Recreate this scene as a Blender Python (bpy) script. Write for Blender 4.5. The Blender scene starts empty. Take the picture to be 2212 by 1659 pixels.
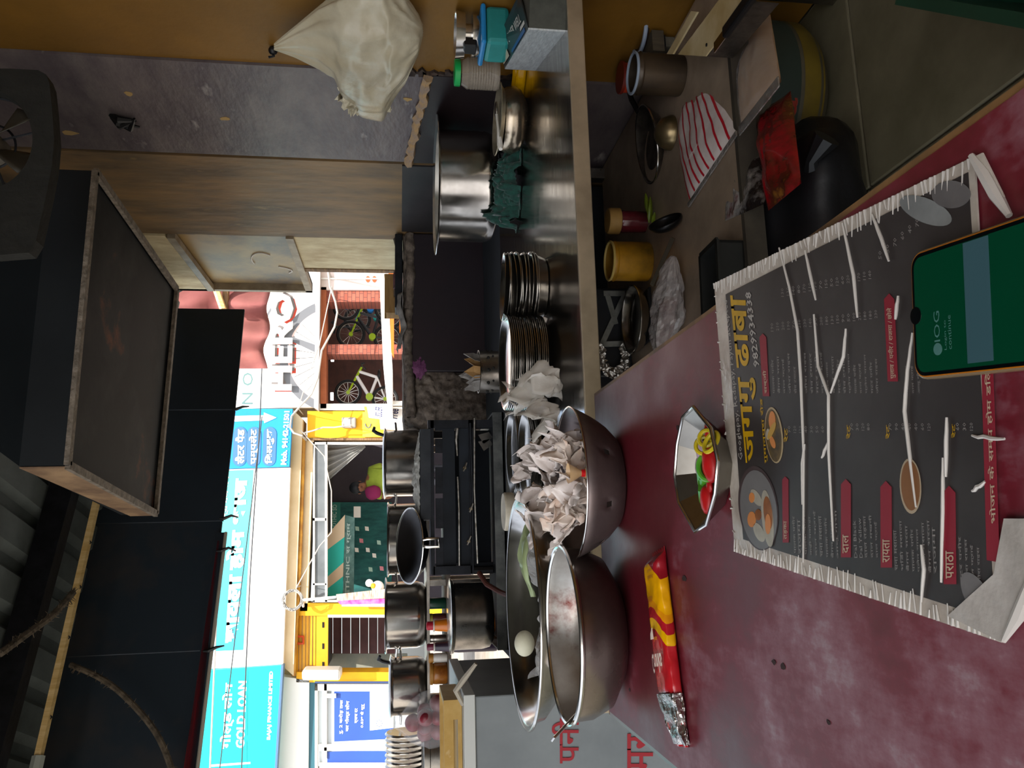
import bpy, bmesh, math, random
from mathutils import Vector, Matrix, noise, Euler
sc = bpy.context.scene
col = sc.collection
PI = math.pi
# ------------------------------------------------------------------ camera (portrait shot stored sideways: the camera is rolled 90 degrees)
F, HOR, VPU = 1700.0, 863.0, 500.0
CAM = Vector((0, 0, 1.11))
_p = math.atan((1106 - HOR) / F)
_w = math.atan((829.5 - VPU) / math.hypot(F, 1106 - HOR))
FW = Vector((math.sin(_w) * math.cos(_p), math.cos(_w) * math.cos(_p), -math.sin(_p)))
RT = Vector((math.cos(_w), -math.sin(_w), 0))
DN = -RT.cross(FW)
cd = bpy.data.cameras.new('camera')
cam = bpy.data.objects.new('camera', cd)
col.objects.link(cam)
cd.sensor_fit = 'HORIZONTAL'; cd.sensor_width = 36; cd.lens = 36 * F / 2212
cd.clip_start = 0.02; cd.clip_end = 200
cam.matrix_world = Matrix.Translation(CAM) @ Matrix((DN, RT, -FW)).transposed().to_4x4()
sc.camera = cam
# ------------------------------------------------------------------ sky, sun, exposure
wd = bpy.data.worlds.new('sky'); sc.world = wd; wd.use_nodes = True
nt = wd.node_tree
bg = nt.nodes['Background']
sky = nt.nodes.new('ShaderNodeTexSky'); sky.sky_type = 'NISHITA'
sky.sun_disc = False; sky.sun_elevation = math.radians(52); sky.sun_rotation = math.radians(205)
sky.air_density = 1.0; sky.dust_density = 2.5
hs_ = nt.nodes.new('ShaderNodeHueSaturation'); hs_.inputs['Saturation'].default_value = .4   # hazy town sky
nt.links.new(sky.outputs[0], hs_.inputs['Color']); nt.links.new(hs_.outputs[0], bg.inputs[0]); bg.inputs[1].default_value = 0.2
sl = bpy.data.lights.new('sun', 'SUN'); sl.energy = 4.6; sl.angle = math.radians(0.6); sl.color = (1, .95, .88)
sun = bpy.data.objects.new('sun', sl); col.objects.link(sun)
sun.rotation_euler = Vector((-.16, .62, -.77)).to_track_quat('-Z', 'Y').to_euler()
sun.location = (0, -4, 9)
vs = sc.view_settings
vs.view_transform = 'Standard'; vs.look = 'None'; vs.exposure = 1.0; vs.gamma = 1.0
vs.use_curve_mapping = False

# ------------------------------------------------------------------ geometry helpers
def ray(x, y):
    return FW + RT * ((1659 - y) - 829.5) / F + DN * (x - 1106) / F
def Zp(x, y, z):
    d = ray(x, y); return CAM + d * ((z - CAM.z) / d.z)
def Yp(x, y, Y):
    d = ray(x, y); return CAM + d * (Y / d.y)
def Xp(x, y, X):
    d = ray(x, y); return CAM + d * (X / d.x)
def Pl(x, y, o, n):
    d = ray(x, y); return CAM + d * ((o - CAM).dot(n) / d.dot(n))
def dep(q): return (Vector(q) - CAM).dot(FW)
def zof(q, v):
    a = Vector((q[0], q[1], 0)); k = (v - 1106) / F
    dz = (k * a.dot(FW) - a.dot(DN)) / (DN.z - k * FW.z)
    return CAM.z + dz
def rad(q, w): return w / 2 * dep(q) / F
def stand(xn, yc, z, w):
    """centre on plane z of a round thing whose near bottom edge and pixel width are known"""
    p = Zp(xn, yc, z); d = Vector((p.x, p.y, 0)).normalized()
    r = rad(p, w)
    for _ in range(3):
        c = p + d * r; r = rad(c, w)
    return p + d * r, r

def lin(h):
    if isinstance(h, str):
        h = [int(h[i:i + 2], 16) / 255 for i in (0, 2, 4)]
    return tuple(c / 12.92 if c <= .04045 else ((c + .055) / 1.055) ** 2.4 for c in h) + (1,)

MATS = {}
def M(name, c1='808080', c2=None, c3=None, rough=.5, metal=0., scale=6., detail=5., bump=0., stretch=(1, 1, 1),
      spec=.5, trans=0., alpha=1., ior=1.45, emis=None, es=1., rvar=0., pos=(.35, .65), coat=0., bscale=None, sheen=0., sss=0.):
    if name in MATS: return MATS[name]
    m = bpy.data.materials.new(name); m.use_nodes = True
    n = m.node_tree.nodes; L = m.node_tree.links; b = n['Principled BSDF']
    b.inputs['Base Color'].default_value = lin(c1)
    b.inputs['Roughness'].default_value = rough; b.inputs['Metallic'].default_value = metal
    b.inputs['Specular IOR Level'].default_value = spec; b.inputs['IOR'].default_value = ior
    b.inputs['Transmission Weight'].default_value = trans; b.inputs['Alpha'].default_value = alpha
    b.inputs['Coat Weight'].default_value = coat
    if sheen: b.inputs['Sheen Weight'].default_value = sheen
    if sss:
        b.inputs['Subsurface Weight'].default_value = sss; b.inputs['Subsurface Scale'].default_value = .01
    if emis:
        b.inputs['Emission Color'].default_value = lin(emis); b.inputs['Emission Strength'].default_value = es
    if c2 or bump or rvar:
        tc = n.new('ShaderNodeTexCoord'); mp = n.new('ShaderNodeMapping'); mp.inputs['Scale'].default_value = stretch
        L.new(tc.outputs['Object'], mp.inputs[0])
        nz = n.new('ShaderNodeTexNoise'); nz.inputs['Scale'].default_value = scale; nz.inputs['Detail'].default_value = detail
        nz.inputs['Roughness'].default_value = .62
        L.new(mp.outputs[0], nz.inputs['Vector'])
        if c2:
            r = n.new('ShaderNodeValToRGB'); e = r.color_ramp.elements
            e[0].position, e[1].position = pos; e[0].color = lin(c1); e[1].color = lin(c2)
            if c3:
                k = e.new(min(.98, pos[1] + .12)); k.color = lin(c3)
            L.new(nz.outputs['Fac'], r.inputs[0]); L.new(r.outputs[0], b.inputs['Base Color'])
        if rvar:
            mr = n.new('ShaderNodeMapRange'); mr.inputs[1].default_value = .3; mr.inputs[2].default_value = .7
            mr.inputs[3].default_value = max(.03, rough - rvar); mr.inputs[4].default_value = min(1, rough + rvar)
            L.new(nz.outputs['Fac'], mr.inputs[0]); L.new(mr.outputs[0], b.inputs['Roughness'])
        if bump:
            bp = n.new('ShaderNodeBump'); bp.inputs['Strength'].default_value = bump; bp.inputs['Distance'].default_value = .01
            src = nz
            if bscale:
                src = n.new('ShaderNodeTexNoise'); src.inputs['Scale'].default_value = bscale; src.inputs['Detail'].default_value = 6
                L.new(mp.outputs[0], src.inputs['Vector'])
            L.new(src.outputs['Fac'], bp.inputs['Height']); L.new(bp.outputs[0], b.inputs['Normal'])
    MATS[name] = m
    return m

def wl(o):
    v = Vector((0, 0, 0))
    while o is not None:
        v += o.location; o = o.parent
    return v

class MB:
    def __init__(s): s.v = []; s.f = []
    def add(s, vs_, fs):
        k = len(s.v); s.v += [Vector(a) for a in vs_]; s.f += [[i + k for i in f] for f in fs]; return s
    def box(s, x0, x1, y0, y1, z0, z1):
        return s.add([(x0, y0, z0), (x1, y0, z0), (x1, y1, z0), (x0, y1, z0), (x0, y0, z1), (x1, y0, z1), (x1, y1, z1), (x0, y1, z1)],
                     [(0, 3, 2, 1), (4, 5, 6, 7), (0, 1, 5, 4), (1, 2, 6, 5), (2, 3, 7, 6), (3, 0, 4, 7)])
    def obox(s, c, h, rot=None):
        rot = rot or Matrix.Identity(3); c = Vector(c)
        q = [c + rot @ Vector((a * h[0], b * h[1], d * h[2])) for d in (-1, 1) for a, b in ((-1, -1), (1, -1), (1, 1), (-1, 1))]
        return s.add(q, [(0, 3, 2, 1), (4, 5, 6, 7), (0, 1, 5, 4), (1, 2, 6, 5), (2, 3, 7, 6), (3, 0, 4, 7)])
    def bar(s, a, b, w, h=None, up=(0, 0, 1)):
        a, b = Vector(a), Vector(b); h = h or w
        d = (b - a); l = d.length; d.normalize(); upv = Vector(up)
        if abs(d.dot(upv)) > .98: upv = Vector((1, 0, 0))
        sx = d.cross(upv).normalized(); sz = sx.cross(d)
        return s.obox((a + b) / 2, (w / 2, l / 2, h / 2), Matrix((sx, d, sz)).transposed())
    def prism(s, poly, off):
        off = Vector(off); n = len(poly); poly = [Vector(p) for p in poly]
        return s.add(poly + [p + off for p in poly],
                     [list(range(n))[::-1], list(range(n, 2 * n))] + [(i, (i + 1) % n, n + (i + 1) % n, n + i) for i in range(n)])
    def lathe(s, prof, c=(0, 0, 0), seg=40, sq=None, cap0=False, cap1=False, ax=None):
        c = Vector(c); vs_ = []
        for r, z in prof:
            for i in range(seg):
                a = 2 * PI * i / seg
                q = Vector((r * math.cos(a), r * math.sin(a), z))
                if ax is not None: q = ax @ q
                vs_.append(c + q)
        fs = []
        for j in range(len(prof) - 1):
            for i in range(seg):
                k = (i + 1) % seg
                fs.append((j * seg + i, j * seg + k, (j + 1) * seg + k, (j + 1) * seg + i))
        if cap0: fs.append(list(range(seg))[::-1])
        if cap1: fs.append([(len(prof) - 1) * seg + i for i in range(seg)])
        return s.add(vs_, fs)
    def tube(s, pts, r, seg=8, closed=False, cap=True):
        pts = [Vector(p) for p in pts]; n = len(pts); vs_ = []
        prev = None
        for i, p in enumerate(pts):
            a = pts[(i - 1) % n] if (closed or i > 0) else p
            b = pts[(i + 1) % n] if (closed or i < n - 1) else p
            d = (b - a).normalized()
            if prev is None:
                u = d.orthogonal().normalized()
            else:
                u = (prev - d * prev.dot(d)).normalized()
            prev = u; w = d.cross(u); rr = r[i] if isinstance(r, (list, tuple)) else r
            for k in range(seg):
                t = 2 * PI * k / seg; vs_.append(p + (u * math.cos(t) + w * math.sin(t)) * rr)
        fs = []
        m = n if closed else n - 1
        for i in range(m):
            j = (i + 1) % n
            for k in range(seg):
                l = (k + 1) % seg; fs.append((i * seg + k, i * seg + l, j * seg + l, j * seg + k))
        if cap and not closed:
            fs.append(list(range(seg))[::-1]); fs.append([(n - 1) * seg + k for k in range(seg)])
        return s.add(vs_, fs)
    def grid(s, fn, nu, nv, cu=False):
        vs_ = [fn(i / (nu if cu else nu - 1), j / (nv - 1)) for j in range(nv) for i in range(nu)]
        fs = [(j * nu + i, j * nu + (i + 1) % nu, (j + 1) * nu + (i + 1) % nu, (j + 1) * nu + i)
              for j in range(nv - 1) for i in range(nu if cu else nu - 1)]
        return s.add(vs_, fs)
    def ball(s, c, r, seg=16, ring=10, sq=(1, 1, 1), rot=None, amp=0, seed=0, fr=2.):
        c = Vector(c)
        def fn(u, v):
            a, b = 2 * PI * u, PI * (v * .998 + .001)
            q = Vector((math.sin(b) * math.cos(a), math.sin(b) * math.sin(a), -math.cos(b)))
            if amp: q *= 1 + amp * noise.noise(q * fr + Vector((seed * 7.1, seed * 3.3, seed)))
            q = Vector((q.x * sq[0], q.y * sq[1], q.z * sq[2])) * r
            if rot: q = rot @ q
            return c + q
        return s.grid(fn, seg, ring, True)
    def build(s, name, mat, parent=None, smooth=False, bev=0, solid=0, sub=0, ang=38, kind=None, label=None, off=None):
        o_ = wl(parent) if off is None else Vector(off)
        me = bpy.data.meshes.new(name)
        me.from_pydata([tuple(v - o_) for v in s.v], [], s.f)
        me.materials.append(mat)
        bm = bmesh.new(); bm.from_mesh(me); bmesh.ops.recalc_face_normals(bm, faces=bm.faces); bm.to_mesh(me); bm.free()
        if smooth:
            me.polygons.foreach_set('use_smooth', [True] * len(me.polygons))
            if ang < 170: me.set_sharp_from_angle(angle=math.radians(ang))
        o = bpy.data.objects.new(name, me); col.objects.link(o)
        if parent: o.parent = parent
        if solid:
            md = o.modifiers.new('solid', 'SOLIDIFY'); md.thickness = solid; md.offset = 0
        if bev:
            md = o.modifiers.new('bevel', 'BEVEL'); md.width = bev; md.segments = 2; md.limit_method = 'ANGLE'
        if sub:
            md = o.modifiers.new('sub', 'SUBSURF'); md.levels = sub; md.render_levels = sub
        if kind: o['kind'] = kind
        if label: o['label'] = label
        return o

def tag(o, label, cat, group=None):
    o['label'] = label; o['category'] = cat
    if group: o['group'] = group
    return o
def thing(name, label, cat, loc=(0, 0, 0), group=None, rz=0):
    o = bpy.data.objects.new(name, None); col.objects.link(o); o.location = loc; o.empty_display_size = .05
    o.rotation_euler = (0, 0, rz)
    return tag(o, label, cat, group)
def dup(o, loc=None, rot=None, label=None, scale=None, parent=None):
    c = o.copy(); col.objects.link(c); c.parent = parent
    if loc is not None: c.location = loc
    if rot is not None: c.rotation_euler = rot
    if scale is not None: c.scale = (scale,) * 3 if not hasattr(scale, '__len__') else scale
    if label: c['label'] = label
    for ch in o.children: dup(ch, parent=c)
    return c
def struct(o): o['kind'] = 'structure'; return o

DG = {}
def glyphs(body, bold=0., res=2):
    k = (body, bold, res)
    if k in DG: return DG[k]
    c = bpy.data.curves.new('t', 'FONT'); c.body = body; c.resolution_u = res; c.offset = bold
    o = bpy.data.objects.new('t', c); col.objects.link(o)
    me = bpy.data.meshes.new_from_object(o.evaluated_get(bpy.context.evaluated_depsgraph_get()))
    V = [v.co.copy() for v in me.vertices]; Fc = [list(p.vertices) for p in me.polygons]
    bpy.data.objects.remove(o); bpy.data.curves.remove(c); bpy.data.meshes.remove(me)
    DG[k] = (V, Fc); return V, Fc
def text(name, body, fn, mat, parent, bold=0., res=2, ext=None, label=None):
    """fn(s,t): s 0..1 along the line, t 0..1 from foot to top of the lettering"""
    V, Fc = glyphs(body, bold, res)
    if not V: return None
    x0, x1 = min(v.x for v in V), max(v.x for v in V); y0, y1 = min(v.y for v in V), max(v.y for v in V)
    b = MB(); q = [Vector(fn((v.x - x0) / (x1 - x0), (v.y - y0) / (y1 - y0))) for v in V]
    b.add(q, Fc)
    o = b.build(name, mat, parent, label=label)
    if ext:
        md = o.modifiers.new('solid', 'SOLIDIFY'); md.thickness = ext; md.offset = 1
    return o
def quadfn(a, b, c, d, lift=Vector((0, 0, 0))):
    """foot-left, foot-right, top-right, top-left"""
    a, b, c, d = map(Vector, (a, b, c, d))
    return lambda s, t: (a * (1 - s) + b * s) * (1 - t) + (d * (1 - s) + c * s) * t + lift
# ================================================================== materials
STEEL = M('steel', 'd6d2cc', 'b4b0aa', rough=.2, metal=1, scale=9, rvar=.08)
STEEL_B = M('brushed steel', 'bcb7b0', 'a09a94', rough=.16, metal=1, scale=10, stretch=(1, 5, 1), rvar=.05)
STEEL_D = M('dull steel', 'a8a29a', '7a746c', rough=.34, metal=1, scale=10, rvar=.12)
STEEL_S = M('sooty steel', '6a625a', '302a26', rough=.42, metal=.8, scale=12, rvar=.12, bump=.15)
IRON = M('black iron', '14161a', '22242a', rough=.55, metal=.5, scale=20, bump=.2)
SOOT = M('soot black', '0d1116', '1a2028', rough=.8, scale=5, bump=.2)
WHITE_P = M('white plastic', 'e6e2da', 'd2ccc0', rough=.4, scale=20)
POLY = M('clear polythene', 'e6e4e0', rough=.25, trans=.0, alpha=.36, scale=30, bump=.5, spec=.9)
POLY_T = M('thin polythene', 'f2f2f2', rough=.2, alpha=.16, scale=30, bump=.5, spec=1.)
TISSUE = M('tissue', 'e3d9d2', 'cfc2ba', rough=.9, scale=25, sss=0)
TISSUE_S = M('stained tissue', 'dccdc0', 'b0784e', rough=.9, scale=16, pos=(.5, .75))
WOOD = M('raw wood', '8b6a45', '5d452c', rough=.7, scale=6, stretch=(1, 1, 12), bump=.2)
BAMBOO = M('pale wood batten', 'e4c890', 'c8a464', rough=.6, scale=8, stretch=(8, 1, 1))
DARKV = M('dark void', '0a0a0c', rough=.9)
RED_TXT = M('red paint', '96202a', rough=.7)
BLACK = M('black plastic', '0c0c0e', rough=.45)

# ================================================================== setting
def floor_tiles():
    fl = struct(MB().box(-3, 1.6, -4, 4.3, -.2, -.012).build('floor', M('cement floor', '6e6a58', '57533f', rough=.7, scale=7, bump=.2)))
    tm = M('cement floor tile', '6a6450', '544f3c', rough=.55, scale=5, bump=.15)
    base = MB().box(-.297, .297, -.297, .297, -.012, 0).build('tile', tm, fl, bev=.004, off=(0, 0, 0))
    first = True
    for i in range(4):
        for j in range(5):
            x, y = 1.087 - i * .6, .72 + j * .6
            if first: base.location = (x, y, 0); first = False
            else:
                c = base.copy(); col.objects.link(c); c.location = (x, y, 0)
    return fl
floor_tiles()
OCHRE = M('ochre wall paint', '7c5616', '664610', rough=.62, scale=2.2, bump=.12, bscale=40)
PURP = M('purple grey plaster', '6c6260', '51474b', 'a29a96', rough=.5, scale=4, stretch=(1, 1, 2.6), bump=.3, bscale=22)
TAN = M('smoke stained tan plaster', '8a6c46', '5e4e3a', 'b0905a', rough=.6, scale=6, detail=9, stretch=(1, 1.5, .45), bump=.35, bscale=18)
DADO = M('dark maroon dado', '1f1517', '181012', rough=.5, scale=6, bump=.25)
struct(MB().box(1.389, 1.6, -4, 2.19, 0, 3.3).build('wall_right', OCHRE))
# pillar: painted purple grey above, dark dado below, with a broken plaster ridge between them
def rough_poly(y0, y1, zf, amp, seed, n=24, top=None):
    rr = random.Random(seed)
    return [(1.378, y0 + (y1 - y0) * i / n, zf(i / n) + rr.uniform(-amp, amp)) for i in range(n + 1)]
pil = struct(MB().box(1.381, 1.6, 2.192, 2.772, 0, 3.3).build('wall_right_pillar', PURP))
edge = rough_poly(2.193, 2.771, lambda t: 1.015 + .05 * t, .006, 3)
MB().prism([(1.378, 2.193, .72)] + edge + [(1.378, 2.771, .72)], (.02, 0, 0)).build('dado', DADO, pil)
rb = MB()
e2 = [Vector(p) + Vector((-.006, 0, .012)) for p in edge]
rb.tube(e2, [.012 + .006 * random.Random(i).random() for i in range(len(e2))], 6)
rb.build('plaster_ridge', M('broken plaster', '8d7d72', 'b08c5c', rough=.9, scale=30, bump=.8), pil, smooth=True)
# black peeled patches where ochre meets the pillar
pb = MB(); rr = random.Random(5)
for k in range(16):
    z = 1.09 - k * .021 + rr.uniform(-.006, .006)
    y = 2.192; pts = [(1.3795, y - rr.uniform(.003, .02), z + .012), (1.3795, y - rr.uniform(.004, .03), z), (1.3795, y - .006, z - .014), (1.3795, y + .012, z - .01), (1.3795, y + .012, z + .01)]
    pb.prism(pts, (.012, 0, 0))
pb.build('peeled_edge', M('peeled dark edge', '1e1614', '4a3a30', rough=.9, scale=40), pil)
# chips in the plaster showing the ochre undercoat
for (x, y, sx, sy) in ((150, 287, 20, 7), (278, 203, 11, 6), (485, 257, 12, 5), (880, 215, 10, 5), (905, 240, 6, 12)):
    c = Xp(x, y, 1.3795); rr = random.Random(x); pts = []
    for i in range(9):
        a = 2 * PI * i / 9; k = rr.uniform(.6, 1.1); s_ = dep(c) / F
        pts.append((1.3795, c.y + math.cos(a) * sy * s_ * k * 1.6, c.z + math.sin(a) * sx * s_ * k))
    MB().prism(pts, (.003, 0, 0)).build('paint_chip', M('chipped undercoat', 'a88a58', rough=.9), pil)
struct(MB().box(1.43, 1.6, 2.76, 2.81, 0, 3.3).build('wall_right_gap', SOOT))
struct(MB().box(1.385, 1.6, 2.80, 3.58, 0, 3.3).build('wall_right_tan', TAN))
# bright end pillar with its brown arris, and the framed metal board above it
CREAM = M('cream limewash', 'dccfa8', 'b59f78', rough=.7, scale=5, stretch=(1, 2, 1), bump=.3, bscale=20)
ep = struct(MB().box(1.39, 1.6, 3.582, 4.03, 0, 1.60).build('wall_right_end', CREAM))
MB().box(1.385, 1.61, 4.03, 4.075, 0, 1.60).build('arris', WOOD, ep)
bd = thing('framed_metal_board', 'rusty stained metal sheet in a grey frame above cream pillar', 'board', (1.39, 4.0, 1.6))
SHEET = M('stained sheet', 'a88c5c', '6b6258', '94764a', rough=.45, scale=2.6, pos=(.4, .62), bump=.15)
MB().box(1.415, 1.43, 3.582, 4.41, 1.6, 2.32).build('sheet', SHEET, bd)
FRM = M('grey brown frame', 'a8987e', '7c6c58', rough=.5, scale=9)
MB().box(1.375, 1.43, 3.582, 4.41, 1.6, 1.635).build('frame_rail', FRM, bd)
MB().box(1.375, 1.43, 3.582, 4.41, 2.17, 2.32).build('frame_rail', CREAM, bd)
MB().box(1.375, 1.43, 4.38, 4.412, 1.6, 2.32).build('frame_stile', FRM, bd)
MB().box(1.37, 1.40, 3.60, 4.40, 2.13, 2.165).build('frame_rail', FRM, bd)
chm = M('chalk mark', 'd8d4cc', rough=.9)
MB().tube([(1.412, 4.0 + .12 * math.cos(a), 1.8 + .06 * math.sin(a)) for a in [i * .3 for i in range(4, 14)]], .004, 5).build('chalk_mark', chm, bd)
MB().tube([(1.412, 4.08 + .05 * t, 1.74 - .1 * t + .04 * t * t) for t in [0, .5, 1, 1.5, 2]], .004, 5).build('chalk_mark', chm, bd)

struct(MB().box(-.4, 1.6, -4.2, -4, 0, 3.6).build('wall_fill_block', M('fill blocking wall', '7a6a50', '5f5240', rough=.8, scale=2)))  # unseen half wall, added to cut the fill light from behind
struct(MB().box(-30, 30, 4.3, 40, -.4, -.15).build('road', M('dusty road', '9c948a', '857d72', rough=.9, scale=3, bump=.2)))
struct(MB().box(-30, 30, -24, 4.3, -.4, -.205).build('side_yard', M('dusty yard', '9c948a', '857d72', rough=.9, scale=3)))

# corrugated tin roof, falling towards the street
E_ = Vector((.905, .425, 0)); R_ = Vector((-.425, .905, 0)); E0 = Vector((.04, 3.65, 2.40))
T0 = R_.dot(E0)
def roofz(p): return E0.z + .2 * (T0 - R_.dot(p))
def roof():
    b = MB(); prof = []
    s_ = -1.3
    while s_ < 3.4:
        prof += [(s_, 0), (s_ + .075, 0), (s_ + .1, .028), (s_ + .14, .028), (s_ + .165, 0)]; s_ += .19
    ts = [T0 + .25, T0 - 2, T0 - 4.5, T0 - 7.4]
    pts = []
    for t in ts:
        for s0, h in prof:
            p = E_ * s0 + R_ * t; pts.append((p.x, p.y, roofz(p) + h))
    n = len(prof); fs = [(j * n + i, j * n + i + 1, (j + 1) * n + i + 1, (j + 1) * n + i) for j in range(3) for i in range(n - 1)]
    b.add(pts, fs)
    return struct(b.build('ceiling', M('old galvanised sheet', '6c7474', '4c5250', '3c3834', rough=.5, metal=.2, scale=3, bump=.2, bscale=30), solid=.002))
roof()
for i, t in enumerate((T0 - .35, T0 - 1.0, T0 - 2.4, T0 - 4.2)):
    a = E_ * -1.25 + R_ * t; c = E_ * 2.2 + R_ * t
    tag(MB().bar((a.x, a.y, roofz(a) - .05), (c.x, c.y, roofz(c) - .05), .07, .09).build('purlin', IRON),
        ['black steel purlin nearest the street edge of tin roof', 'black steel purlin above the pale wooden batten', 'black steel purlin over the exhaust hood', 'black steel purlin over the dining table'][i], 'beam')
RN = Vector((R_.x * .2, R_.y * .2, 1)).normalized()
RO = E0 + Vector((0, 0, -.12))
p0, p1 = Pl(208, 1086, RO, RN), Pl(82, 1640, RO, RN)
p2 = p1 + (p1 - p0) * .8
bt = thing('wooden_batten', 'pale wooden batten wired under the tin roof', 'batten', p0)
MB().bar(p0, p1, .03, .02).build('batten', BAMBOO, bt)
MB().tube([p1 - (p1 - p0) * .01, p2], .022, 8).build('pipe_end', M('grey pipe', '9aa09a', rough=.5), bt, smooth=True)
for k in (.18, .37, .57, .86):
    c = p0.lerp(p1, k); d_ = (p1 - p0).normalized()
    MB().tube([c + Vector((0, 0, .014)) - d_ * .0, c + Vector((.017, 0, 0)), c - Vector((0, 0, .014)), c - Vector((.017, 0, 0)), c + Vector((0, 0, .014))], .003, 5).build('wire_tie', IRON, bt)
# tarpaulin fascia hanging from the eave
FN = R_.copy()
TARP = M('black tarpaulin', '1a2631', '141e27', rough=.75, scale=3, bump=.1)
TARP2 = M('faded tarpaulin', '182530', '38322f', rough=.75, scale=2.2, pos=(.45, .7))
fa = thing('tarpaulin_fascia', 'black tarpaulin panels hanging under the roof edge', 'tarpaulin', (E0.x, E0.y, 1.9))
def fq(y0, y1, xb0, xb1, name, mat, top=2.46, push=0.):
    o = E0 + FN * push
    a, c = Pl(xb0, y0, o, FN), Pl(xb1, y1, o, FN)
    return MB().prism([a, c, Vector((c.x, c.y, top)), Vector((a.x, a.y, top))], FN * .012).build(name, mat, fa)
fq(668, 884, 528, 508, 'tarpaulin_panel', TARP)
fq(886, 1124, 508, 482, 'tarpaulin_panel', TARP)
fq(1126, 1404, 480, 447, 'tarpaulin_panel', TARP2)
fq(1406, 2100, 447, 352, 'tarpaulin_panel', TARP2)
o_ = E0 - FN * .03
def strip(pts, name, mat):
    return MB().prism([Pl(x, y, o_, FN) for x, y in pts], FN * .01).build(name, mat, fa)
strip([(466, 1150), (488, 1150), (429, 1659), (350, 2300), (300, 2300), (398, 1659)], 'lower_band', TARP)
strip([(470, 1168), (474, 1168), (422, 1659), (345, 2300), (318, 2300), (397, 1659)], 'red_stripe', M('red stripe', '8e1220', rough=.6))
a, c = Pl(488, 1150, E0 - FN * .035, FN), Pl(350, 2300, E0 - FN * .035, FN)
MB().tube([a, c], .007, 6).build('edge_piping', M('pale piping', 'a8a294', rough=.7), fa)
for y, x in ((884, 510), (1120, 484), (1190, 478), (1406, 450)):
    c = Pl(x, y, E0 - FN * .04, FN); rr = random.Random(y)
    MB().tube([c + Vector((0, 0, .02)), c, c + Vector((.012, 0, -.03)), c + Vector((.02 * rr.uniform(-1, 1), 0, -.06))], [.004, .008, .006, .003], 6).build('tie_knot', BLACK, fa)
# fuzzy jute ropes
ROPE = M('jute rope', '6b5f50', '3f382f', rough=.95, scale=40, bump=.6)
def rope(pts, r, name, label, mat=ROPE, fuzz=90):
    b = MB(); n = 28
    def at(t):
        k = t * (len(pts) - 1); i = min(int(k), len(pts) - 2); f = k - i
        p_ = [pts[max(0, min(len(pts) - 1, i + d))] for d in (-1, 0, 1, 2)]
        return .5 * ((2 * p_[1]) + (p_[2] - p_[0]) * f + (2 * p_[0] - 5 * p_[1] + 4 * p_[2] - p_[3]) * f * f + (3 * p_[1] - p_[0] - 3 * p_[2] + p_[3]) * f ** 3)
    b.tube([at(i / n) for i in range(n + 1)], r, 7)
    rr = random.Random(9)
    for _ in range(fuzz):
        c = at(rr.random()); d = Vector((rr.gauss(0, 1), rr.gauss(0, 1), rr.gauss(0, 1))).normalized()
        b.tube([c, c + d * r * 2.2], [r * .25, r * .05], 4, cap=False)
    return tag(b.build(name, mat, smooth=True), label, 'rope')
RQ = E0 + Vector((0, 0, -.2))
rope([Pl(0, 1412, RQ, RN), Pl(60, 1368, RQ, RN), Pl(118, 1325, RQ, RN), Pl(158, 1280, RQ, RN)], .012, 'jute_rope', 'frayed rope tied from tin roof to the pale batten')
FO = E0 - FN * .12
rope([Pl(152, 1436, FO, FN), Pl(215, 1464, FO, FN), Pl(270, 1505, FO, FN), Pl(335, 1580, FO, FN), Pl(372, 1665, FO, FN), Pl(395, 1760, FO, FN)], .011, 'jute_rope', 'frayed rope drooping in an arc across the black tarpaulin')

# ================================================================== exhaust hood and fan
HD = M('blackened sheet steel', '12181d', '1a2025', rough=.6, metal=.3, scale=4)
hz = 1.90
nl, nr, fr_, fl_ = Vector((.191, 2.036, hz)), Vector((.968, 2.066, hz)), Vector((.897, 2.862, hz)), Vector((.095, 2.765, hz))
ho = thing('exhaust_hood', 'large sooty sheet-metal exhaust hood hanging under the roof', 'hood', (nl + fr_) / 2)
up = Vector((0, 0, .112))
b = MB(); ring = [nl, nr, fr_, fl_]
tc_ = Vector((.60, 2.45, 2.52)); top = [tc_ + Vector((a * .1, c * .1, 0)) for a, c in ((-1, -1), (1, -1), (1, 1), (-1, 1))]
b.add(ring + [p + up for p in ring] + top + [p + Vector((0, 0, .6)) for p in top],
      [(i, (i + 1) % 4, 4 + (i + 1) % 4, 4 + i) for i in range(4)] + [(4 + i, 4 + (i + 1) % 4, 8 + (i + 1) % 4, 8 + i) for i in range(4)] +
      [(8 + i, 8 + (i + 1) % 4, 12 + (i + 1) % 4, 12 + i) for i in range(4)])
b.build('hood_shell', HD, ho, solid=.003)
ctr = (nl + nr + fr_ + fl_) / 4
inn = [p.lerp(ctr, .035) + Vector((0, 0, .012)) for p in ring]
UND = M('rust stained underside', '0d1318', '26282a', '8a5030', rough=.6, metal=0, spec=.2, scale=2.6, detail=7, pos=(.48, .6), bump=.15)
MB().prism(inn, (0, 0, .004)).build('underside', UND, ho)
LIP = M('greasy lip', '8a8074', '5c544a', rough=.6, scale=40, bump=.8)
for i in range(4):
    MB().bar(ring[i] + Vector((0, 0, .004)), ring[(i + 1) % 4] + Vector((0, 0, .004)), .02, .012).build('lip', LIP, ho)
MB().prism([nl + (nl - nr).normalized() * .003, fl_ + (nl - nr).normalized() * .003, fl_ + up * .75 + (nl - nr).normalized() * .003, nl + up + (nl - nr).normalized() * .003], (-.003, 0, 0)).build('side_plate', M('rusty side plate', '9c7f60', '6a5240', rough=.6, scale=10, bump=.3), ho)

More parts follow.
